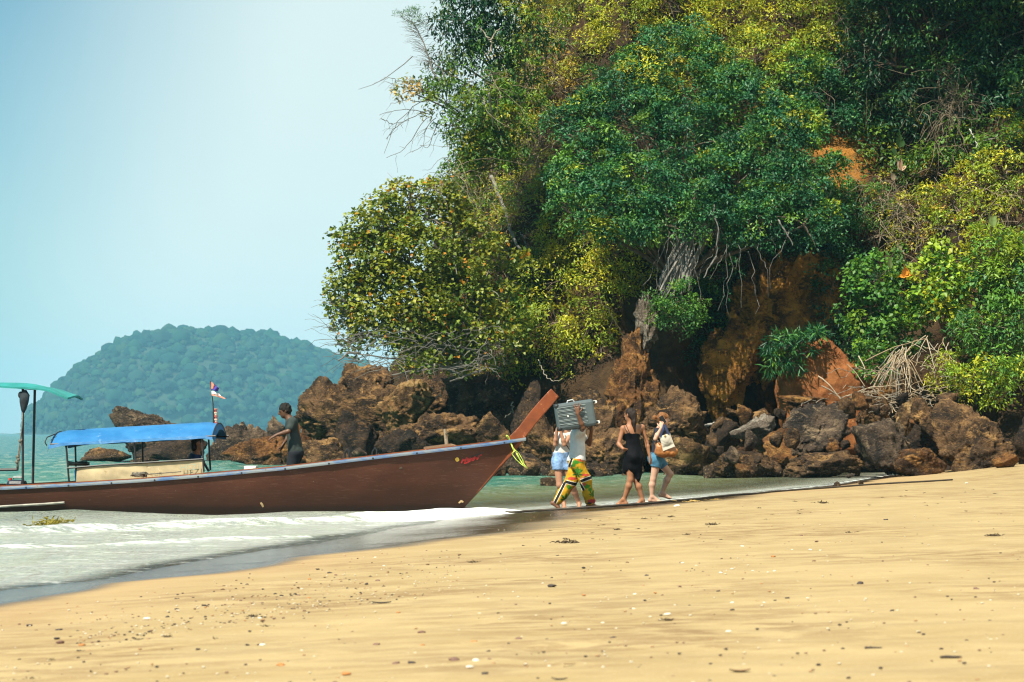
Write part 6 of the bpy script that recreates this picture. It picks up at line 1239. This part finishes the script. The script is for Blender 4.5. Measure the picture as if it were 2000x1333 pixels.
def leafy(label, cx, cy, D, specs):
    b0 = pt(cx, cy, D); root = empty('large_leaf_plant', b0, label, 'plant'); mb = MB()
    for (x0, y0, x1, y1, wpx, m, nz_) in specs:
        a, e = pt(x0, y0, D - .3) - b0, pt(x1, y1, D - .45) - b0; Ln = np.linalg.norm(e - a); big_leaf(root, 'leaf', a, e - a, nz_, Ln * 1.1, wpx * D / F, m); mb.tube([np.array((0, .1, -.2)), a * .5 + np.array((0, .1, -.05)), a], .012, 5)
    mb.build('stems', bark, root)
leafy('plant with one big upright green leaf left of the orange leaf', 1740, 530, 67.4, [(1738, 522, 1735, 496, 14, LG, (.5, -1, .2))])
leafy('plant with big torn orange leaves on the right slope', 1768, 545, 67.4, [(1768, 540, 1766, 515, 22, LO, (.2, -1, .3)), (1768, 540, 1784, 537, 12, LO, (.1, -1, .7)), (1766, 540, 1752, 541, 11, LO, (.1, -1, .6)), (1768, 536, 1776, 524, 14, LO, (-.3, -1, .3))])
leafy('plant with two big grey green leaves at the upper right', 1937, 450, 66.5, [(1938, 440, 1929, 412, 17, LG, (.4, -1, .3)), (1940, 440, 1944, 410, 15, LG, (-.5, -1, .3)), (1922, 436, 1918, 430, 9, LO, (0, -1, .2))])
leafy('plant with a large dark paddle leaf on the shaded slope', 1760, 290, 70.8, [(1756, 285, 1758, 253, 20, LD, (.4, -1, .2)), (1762, 285, 1764, 266, 14, LD, (-.4, -1, .2)), (1748, 300, 1738, 280, 12, LD, (.4, -1, .2))])
leafy('withered plant with pale curled leaves on the shaded slope', 1760, 335, 70.4, [(1758, 330, 1750, 306, 13, LP, (.4, -1, .3)), (1762, 332, 1774, 320, 9, LP, (-.3, -1, .5)), (1758, 330, 1762, 300, 9, LB, (.2, -1, .2)), (1745, 350, 1740, 332, 11, LP, (.2, -1, 0)), (1764, 334, 1768, 322, 7, LO, (0, -1, .4))])
leafy('plant with yellowed leaves above the feathery shrub', 1900, 420, 67, [(1899, 418, 1900, 402, 9, LO, (.3, -1, .3)), (1865, 432, 1862, 420, 8, LO, (.3, -1, .3))])
# --- the pile of dead brush
b0 = pt(1740, 790, 66); bp = empty('brush_pile', b0, 'heap of pale dead branches on the rocks at the right', 'brush pile'); rng = np.random.default_rng(31)
def stick(a, e, r0, r1, wob=.12): mb = MB(); limb(mb, rng, np.array(a) - b0, np.array(e) - b0, r0, r1, wob, 7, 5); mb.build('branch', SM[rng.integers(3)], bp)
SM = [paint('dead_wood_pale', (.36, .285, .20), .95, .25, 4), paint('dead_wood_grey', (.25, .21, .165), .95, .25, 4), paint('dead_wood_tan', (.28, .20, .12), .95, .25, 4)]
for k in range(26): stick(pt(1755 + rng.uniform(-14, 16), 688 + rng.uniform(-10, 16), 66 + rng.uniform(-.5, .5)), pt(1755 + rng.uniform(-60, 60), 762 + rng.uniform(-20, 24), 65.4 + rng.uniform(-.8, .8)), .019, .010)
for k in range(55): x_ = rng.uniform(1660, 1840); y_ = rng.uniform(715, 800); stick(pt(x_, y_, 65.6 + rng.uniform(-.8, .6)), pt(x_ + rng.uniform(-70, 70), y_ + rng.uniform(-18, 14), 65.2 + rng.uniform(-.8, .6)), .013, .007, .25)
for k in range(28): x_ = rng.uniform(1760, 1860); y_ = rng.uniform(655, 700); stick(pt(x_, y_, 66.4), pt(x_ + rng.uniform(-50, 40), y_ + rng.uniform(10, 60), 65.8 + rng.uniform(-.5, .5)), .016, .008, .2)
for L in ((1655, 712, 1690, 755), (1598, 735, 1642, 780), (1605, 754, 1648, 783), (1677, 696, 1690, 722), (1690, 706, 1810, 662), (1810, 662, 1825, 720), (1650, 775, 1760, 752)): stick(pt(L[0], L[1], 65.2), pt(L[2], L[3], 64.8), .022, .010, .08)
for k in range(120): x_ = rng.normal(1735, 55); y_ = rng.normal(785, 14); stick(pt(x_, y_, 64.9 + rng.uniform(-.5, .5)), pt(x_ + rng.uniform(-40, 40), y_ + rng.uniform(-14, 12), 64.8 + rng.uniform(-.5, .5)), .014, .008, .3)
print('leaves', TOT)
# ================================================================== THINGS LYING ON THE SAND
rng = np.random.default_rng(44)
def stone_mesh(seed, m, flat): p, f = rock_shape(seed, 2, sharp=8, rough=.35, planes=12); return mesh_np('pebble', p * .5 * np.array((1, .8, flat)), f, m, None, True)
pm = {'dark': paint('pebble_dark', (.045, .032, .030), .7, .3, 30), 'purple': paint('pebble_purple', (.16, .085, .065), .7, .3, 30), 'orange': paint('pebble_orange', (.42, .17, .05), .75, .3, 30), 'brown': paint('pebble_brown', (.17, .10, .055), .8, .3, 30), 'white': paint('shell_white', (.58, .53, .45), .5, .1, 30)}
PB = {k: [stone_mesh(300 + i + 10 * j, m, .45 if k != 'white' else .5) for i in range(4)] for j, (k, m) in enumerate(pm.items())}
def shell_mesh(seed):
    r = np.random.default_rng(seed); n = 9; V = [(0, 0, .02)]; f = []
    for ring, (rr_, h) in enumerate(((.25, .20), (.42, .16), (.5, .0))):
        for k in range(n): a = k / n * 6.283; V.append((rr_ * math.cos(a) * 1.0, rr_ * math.sin(a) * .8 + .05 * ring, h * (1 + .15 * (k % 2)) + r.uniform(-.01, .01)))
    V[0] = (0, -.05, .22); f += [(0, 1 + k, 1 + (k + 1) % n) for k in range(n)] + [(1 + r_ * n + k, 1 + (r_ + 1) * n + k, 1 + (r_ + 1) * n + (k + 1) % n, 1 + r_ * n + (k + 1) % n) for r_ in range(2) for k in range(n)]
    return mesh_np('shell', np.array(V), f, pm['white'], None, True)
SHL = [shell_mesh(k) for k in range(3)]
def put(name, me, px, py, wpx, label, cat, group=None, sc=(1, 1, 1), sink=.12):
    g_ = ground(px, py); s = wpx * g_[1] / F; o = obj(name, me, None, (g_[0], g_[1], g_[2] + s * (.5 * .45 - sink) * sc[2])); o.scale = (s * sc[0], s * sc[1], s * sc[2]); o.rotation_euler = (rng.uniform(-.15, .15), rng.uniform(-.15, .15), rng.uniform(-.5, .5) + (3.14 if rng.random() < .5 else 0)); return tag(o, label, cat, group)
A_ = lambda x, y: (x / 2, 1000 + y / 2)
B_ = lambda x, y: (1000 + x / 2, 940 + y / 2)
PEB, SHE, WEE = 'pebbles scattered on the dry sand', 'white shells scattered on the dry sand', 'scraps of dark seaweed on the sand'
for (q, w_, k, lab) in ((A_(1775, 578), 24, 'purple', 'largest purple brown pebble at the bottom centre of the sand'), (A_(1095, 597), 20, 'orange', 'orange pebble at the bottom of the sand, left of centre'), (A_(1352, 632), 20, 'orange', 'orange pebble nearest the bottom edge of the sand'), (A_(1545, 590), 17, 'purple', 'purple pebble left of the largest pebble, first of two'), (A_(1607, 588), 18, 'dark', 'dark flat pebble just left of the largest pebble'), (A_(1470, 517), 16, 'purple', 'round purple pebble above the two flat ones'), (A_(1652, 521), 14, 'orange', 'small orange pebble right of the round purple one'), (A_(1648, 470), 16, 'purple', 'flat purple pebble higher up the sand at centre'), (A_(1850, 507), 13, 'orange', 'small orange pebble above the largest pebble'), (A_(1895, 630), 16, 'dark', 'dark pebble right of the white shells at bottom centre'), (A_(115, 442), 12, 'dark', 'dark flat pebble farthest left below the wet sand'), (A_(230, 460), 13, 'dark', 'dark flat pebble uppermost of the little cluster at left'), (A_(223, 492), 11, 'dark', 'small dark pebble in the middle of the cluster at left'), (A_(235, 508), 17, 'purple', 'long purple pebble low in the cluster at left'), (A_(320, 520), 15, 'orange', 'orange pebble lying on seaweed at the lower left'),
                        (B_(157, 410), 17, 'dark', 'dark red pebble in the middle of the open sand'), (B_(395, 610), 13, 'dark', 'dark pebble with a long shadow on the lower sand'), (B_(1815, 422), 14, 'purple', 'purple pebble far right on the open sand'), (B_(1360, 398), 14, 'dark', 'dark pebble right of centre on the open sand'), (B_(25, 615), 14, 'purple', 'purple pebble low on the sand beside a shell')): put('pebble', PB[k][rng.integers(4)], *q, w_, lab, 'pebble', PEB)
small = [A_(*q) for q in ((215, 519), (1908, 540), (1268, 254), (1288, 238), (1312, 245), (965, 282), (1535, 155), (1795, 167), (1635, 140), (1065, 218), (690, 378), (652, 408), (410, 537), (730, 465), (985, 405), (1430, 280), (1475, 268), (880, 360), (770, 390), (1070, 415), (1530, 322), (1515, 234), (1670, 205), (835, 310), (490, 435), (275, 483))] + [B_(*q) for q in ((1045, 632), (525, 368), (655, 410), (975, 400), (1075, 456), (1078, 470), (860, 502), (560, 435), (805, 428), (1180, 312), (1150, 350), (1010, 498), (1130, 212), (1190, 236), (1460, 152), (660, 318), (15, 480), (450, 318), (280, 338), (1020, 295), (520, 465))]
small += [(rng.uniform(350, 620), rng.normal(1170, 28)) for k in range(40)] + [(rng.uniform(60, 1980), rng.uniform(1080, 1320)) for k in range(24)]
for q in small:
    if q[1] > 1200 - q[0] * .17 + 16: put('pebble', PB[('dark', 'purple', 'brown', 'orange')[rng.choice(4, p=(.4, .2, .25, .15))]][rng.integers(4)], *q, rng.uniform(5, 10), 'tiny pebble on the sand', 'pebble', 'tiny pebbles scattered on the sand')
for (q, w_, lab) in ((A_(1860, 578), 15, 'white shell beside the largest purple pebble'), (A_(1835, 605), 17, 'white shell below and right of the largest purple pebble'), (A_(1025, 518), 13, 'white shell left of centre on the lower sand'), (B_(845, 587), 13, 'lone white shell on the smooth sand right of centre'), (B_(205, 556), 14, 'white shell with a dark rim on the lower sand'), (B_(608, 521), 15, 'white shell lying on a scrap of weed'), (A_(573, 418), 16, 'flat white shell below the wet sand at left')): put('shell', SHL[rng.integers(3)], *q, w_, lab, 'shell', SHE)
sh2 = [A_(*q) for q in ((695, 383), (1015, 413), (335, 473), (95, 547), (1180, 300), (1500, 210), (1465, 178), (1873, 395), (1793, 460))] + [B_(*q) for q in ((300, 577), (355, 552), (480, 440), (475, 497), (985, 473), (860, 473), (1155, 455), (665, 320), (1165, 268), (1095, 268), (1205, 270), (860, 343), (940, 350), (1000, 355), (465, 703), (145, 718), (1870, 463), (900, 255), (1775, 10), (720, 330), (120, 398), (540, 527), (1025, 350), (815, 357), (25, 450))]
for q in sh2: put('shell', SHL[rng.integers(3)], *q, rng.uniform(5, 8.5), 'small white shell on the open sand', 'shell', 'small white shells on the open sand')
# seaweed scraps, leaves and sticks
weedm = paint('dry_seaweed', (.055, .035, .020), .9, .4, 20, .6, 60); leafm = paint('dry_leaf', (.22, .12, .055), .8, .3, 20); stickm = paint('dark_stick', (.06, .045, .04), .9, .3, 20)
def weed_mesh(seed, n=26, sp=.5):
    r = np.random.default_rng(seed); mb = MB()
    for k in range(n): c = np.array((r.normal(0, sp * .38), r.normal(0, sp * .28), abs(r.normal(0, .05)))); d = unit(r.normal(size=3) * np.array((1, .7, .35))); mb.tube([c, c + d * .08 + np.array((0, 0, .03)), c + d * .18], [.022, .018, .008], 4)
    return mb.mesh('seaweed', weedm)
WM = [weed_mesh(k) for k in range(5)]
def put_weed(q, w_, lab, grp, k=None):
    g_ = ground(*q); s = w_ * g_[1] / F; o = obj('seaweed', WM[rng.integers(5)], None, (g_[0], g_[1], g_[2])); o.scale = (s, s * 1.2, s * .8); o.rotation_euler = (0, 0, rng.uniform(0, 6.28)); tag(o, lab, 'seaweed', grp)
for q, w_, lab in ((A_(540, 497), 26, 'dark seaweed scrap right of the orange pebble at lower left'), (A_(312, 541), 28, 'dark seaweed under the orange pebble at lower left'), (A_(655, 484), 30, 'dark wispy seaweed in line with the shell scatter at left'), (A_(840, 497), 36, 'brown flat seaweed heap on the lower sand'), (A_(1045, 447), 38, 'brown lumpy seaweed mound with a dark peak'), (A_(1850, 198), 34, 'dark seaweed clump high on the sand near the waterline'), (A_(130, 648), 36, 'black seaweed lump in the bottom left corner'), (A_(55, 652), 18, 'small black seaweed lump at the very bottom left'), (A_(200, 573), 20, 'dark seaweed knot near the left edge'), (A_(985, 405), 30, 'thin seaweed strand above the brown mound'),
                   (B_(212, 226), 22, 'dark brown seaweed knot in front of the people'), (B_(410, 190), 26, 'tan seaweed tuft below the mooring rope'), (B_(520, 150), 28, 'dark seaweed streak at the edge of the damp sand'), (B_(1215, 86), 34, 'long dark seaweed streak right of the people'), (B_(780, 170), 36, 'thin brown seaweed streak on the middle sand'), (B_(685, 208), 22, 'small dark seaweed streak on the middle sand'), (B_(1315, 200), 20, 'small dark seaweed knot right of centre'), (B_(1880, 214), 44, 'thin tan seaweed line at the far right'), (B_(610, 540), 38, 'tan seaweed scrap under a white shell'), (B_(620, 140), 24, 'dark seaweed dots along the damp edge'), (B_(495, 186), 14, 'tiny dark seaweed scrap below the damp edge'), (B_(965, 106), 16, 'tiny dark seaweed scrap by the mooring rope'), (B_(220, 242), 60, 'thin line of seaweed crumbs below the dark knot')): put_weed(q, w_, lab, WEE)
for k in range(60):
    x_ = rng.uniform(1000, 1950); y_ = 1040 - (x_ - 1000) * .075 + rng.normal(0, 16); put_weed((x_, y_), rng.uniform(5, 12), 'crumb of dark seaweed along the strand line', 'seaweed crumbs along the strand line')
def leaf_obj(q, w_, lab, rot, h=.3, m=leafm):
    g_ = ground(*q); s = w_ * g_[1] / F; k = 7; V = []
    for i in range(k):
        t_ = i / (k - 1) - .5; w2 = .24 * math.cos(t_ * math.pi) ** .8
        for j in (-1, 0, 1): V.append((t_, j * w2, .03 + h * .5 * (t_ * t_ * 1.6) + .05 * abs(j)))
    f = [(3 * i + j, 3 * i + j + 1, 3 * i + j + 4, 3 * i + j + 3) for i in range(k - 1) for j in (0, 1)]; V = np.array(V) * s; V = np.vstack((V, V - np.array((0, 0, .012)))); f += [tuple(21 + i for i in q_[::-1]) for q_ in f]
    o = obj('dry_leaf', mesh_np('dry_leaf', V, f, m, None, True), None, g_); o.rotation_euler = (0, 0, rot); tag(o, lab, 'leaf')
leaf_obj(B_(890, 740), 42, 'curled brown dry leaf at the bottom right of the sand', .15, .4); leaf_obj(B_(185, 771), 32, 'curled dark leaf at the bottom edge of the sand', -.1, .5, stickm); leaf_obj(A_(1490, 356), 38, 'dark dry leaf lying alone on the sand at centre', .1, .25, stickm); leaf_obj(B_(225, 712), 24, 'small brown dry leaf on the bottom sand', .2, .3)
for q, w_, lab in ((B_(1715, 686), 42, 'dark flat stick at the bottom right of the sand'), (B_(1412, 650), 34, 'thin twig left of the dark flat stick')):
    g_ = ground(*q); s = w_ * g_[1] / F; mb = MB(); mb.tube([(-s / 2, 0, .05 * s), (-s * .2, .06 * s, .06 * s), (s * .2, .0, .05 * s), (s / 2, .08 * s, .05 * s)], np.array((.05, .065, .06, .04)) * s, 7); o = mb.build('stick', stickm, None, loc=g_); tag(o, lab, 'stick')
q = ground(962, 1002.5); o = obj('seaweed', WM[1], None, q); s = 44 * q[1] / F; o.scale = (s, s * .6, s * .45); tag(o, 'dark weed clump by the bow on the wet sand', 'seaweed')
strawm = paint('yellow_weed', (.46, .30, .10), .9, .3, 10)
for (px, py, w_, lab) in ((1355, 980, 60, 'yellow straw like weed on the wet sand right of the ginger woman'), (1400, 976, 36, 'smaller yellow weed scrap by the mooring rope')):
    g_ = ground(px, py); me = WM[3].copy(); me.materials[0] = strawm; o = obj('seaweed', me, None, g_); s = w_ * g_[1] / F; o.scale = (s, s, s * .4); tag(o, lab, 'seaweed')
put('shell', SHL[1], 1322, 989.5, 13, 'white shell at the damp edge below the ginger woman', 'shell')
# floating olive weed
g_ = pt(105, 1032, CAMZ * F / 183); Lv = Leaves(); r_ = np.random.default_rng(6); n_ = 240; p = np.array((g_[0], g_[1], .06)) + r_.normal(0, 1, (n_, 3)) * np.array((.13, .22, .025)); Lv.add(p, r_.normal(0, 1, (n_, 3)) * np.array((1, .6, .5)), r_.normal(0, 1, (n_, 3)) + np.array((0, 0, 1)), r_.uniform(.05, .11, n_), np.full(n_, .025), np.tile((.24, .20, .025), (n_, 1)) * r_.uniform(.6, 1.3, (n_, 1)))
tag(obj('seaweed', Lv.mesh('seaweed', LEAF, g_), None, g_), 'olive weed floating in the wave at the left', 'seaweed')
# crushed shell and grit along the strand line: one mass
vs, fs, cs = [], [], []; nb = 0; d, f = ico(1)
for k in range(1500):
    if k < 620: x_ = rng.uniform(150, 900); q = ground(x_, 1290 - .165 * x_ - rng.gamma(2., 18) + 10)
    else: q = ground(rng.uniform(0, 2000), rng.uniform(990, 1333))
    if shore_d(np.array([q[0]]), np.array([q[1]]))[0] < 1.6: continue
    s = rng.uniform(.003, .0085); vs.append(d[:, :] * s * np.array((1.3, 1, .6)) + q + np.array((0, 0, s * .3))); fs.append(f + nb); nb += len(d); cs.append(np.tile(((.52, .45, .34), (.06, .045, .04), (.35, .2, .1), (.2, .12, .08))[rng.choice(4, p=(.35, .25, .2, .2))], (len(d), 1)))
tag(obj('shell_grit', mesh_np('shell_grit', np.vstack(vs), np.vstack(fs), vcol_mat('grit', .8), np.vstack(cs))), kind='stuff')

# ================================================================== THE AIR
hm = bpy.data.materials.new('haze'); hm.use_nodes = True; nt = hm.node_tree; nt.nodes.remove(nt.nodes['Principled BSDF'])
pv_ = nt.nodes.new('ShaderNodeVolumePrincipled'); pv_.inputs['Color'].default_value = (.33, .74, 1.0, 1); pv_.inputs['Density'].default_value = .00016; pv_.inputs['Anisotropy'].default_value = .15
nt.links.new(pv_.outputs[0], nt.nodes['Material Output'].inputs['Volume'])
o = MB().box((0, 2380, 78), (5200, 4880, 164)).build('haze', hm); tag(o, kind='stuff')
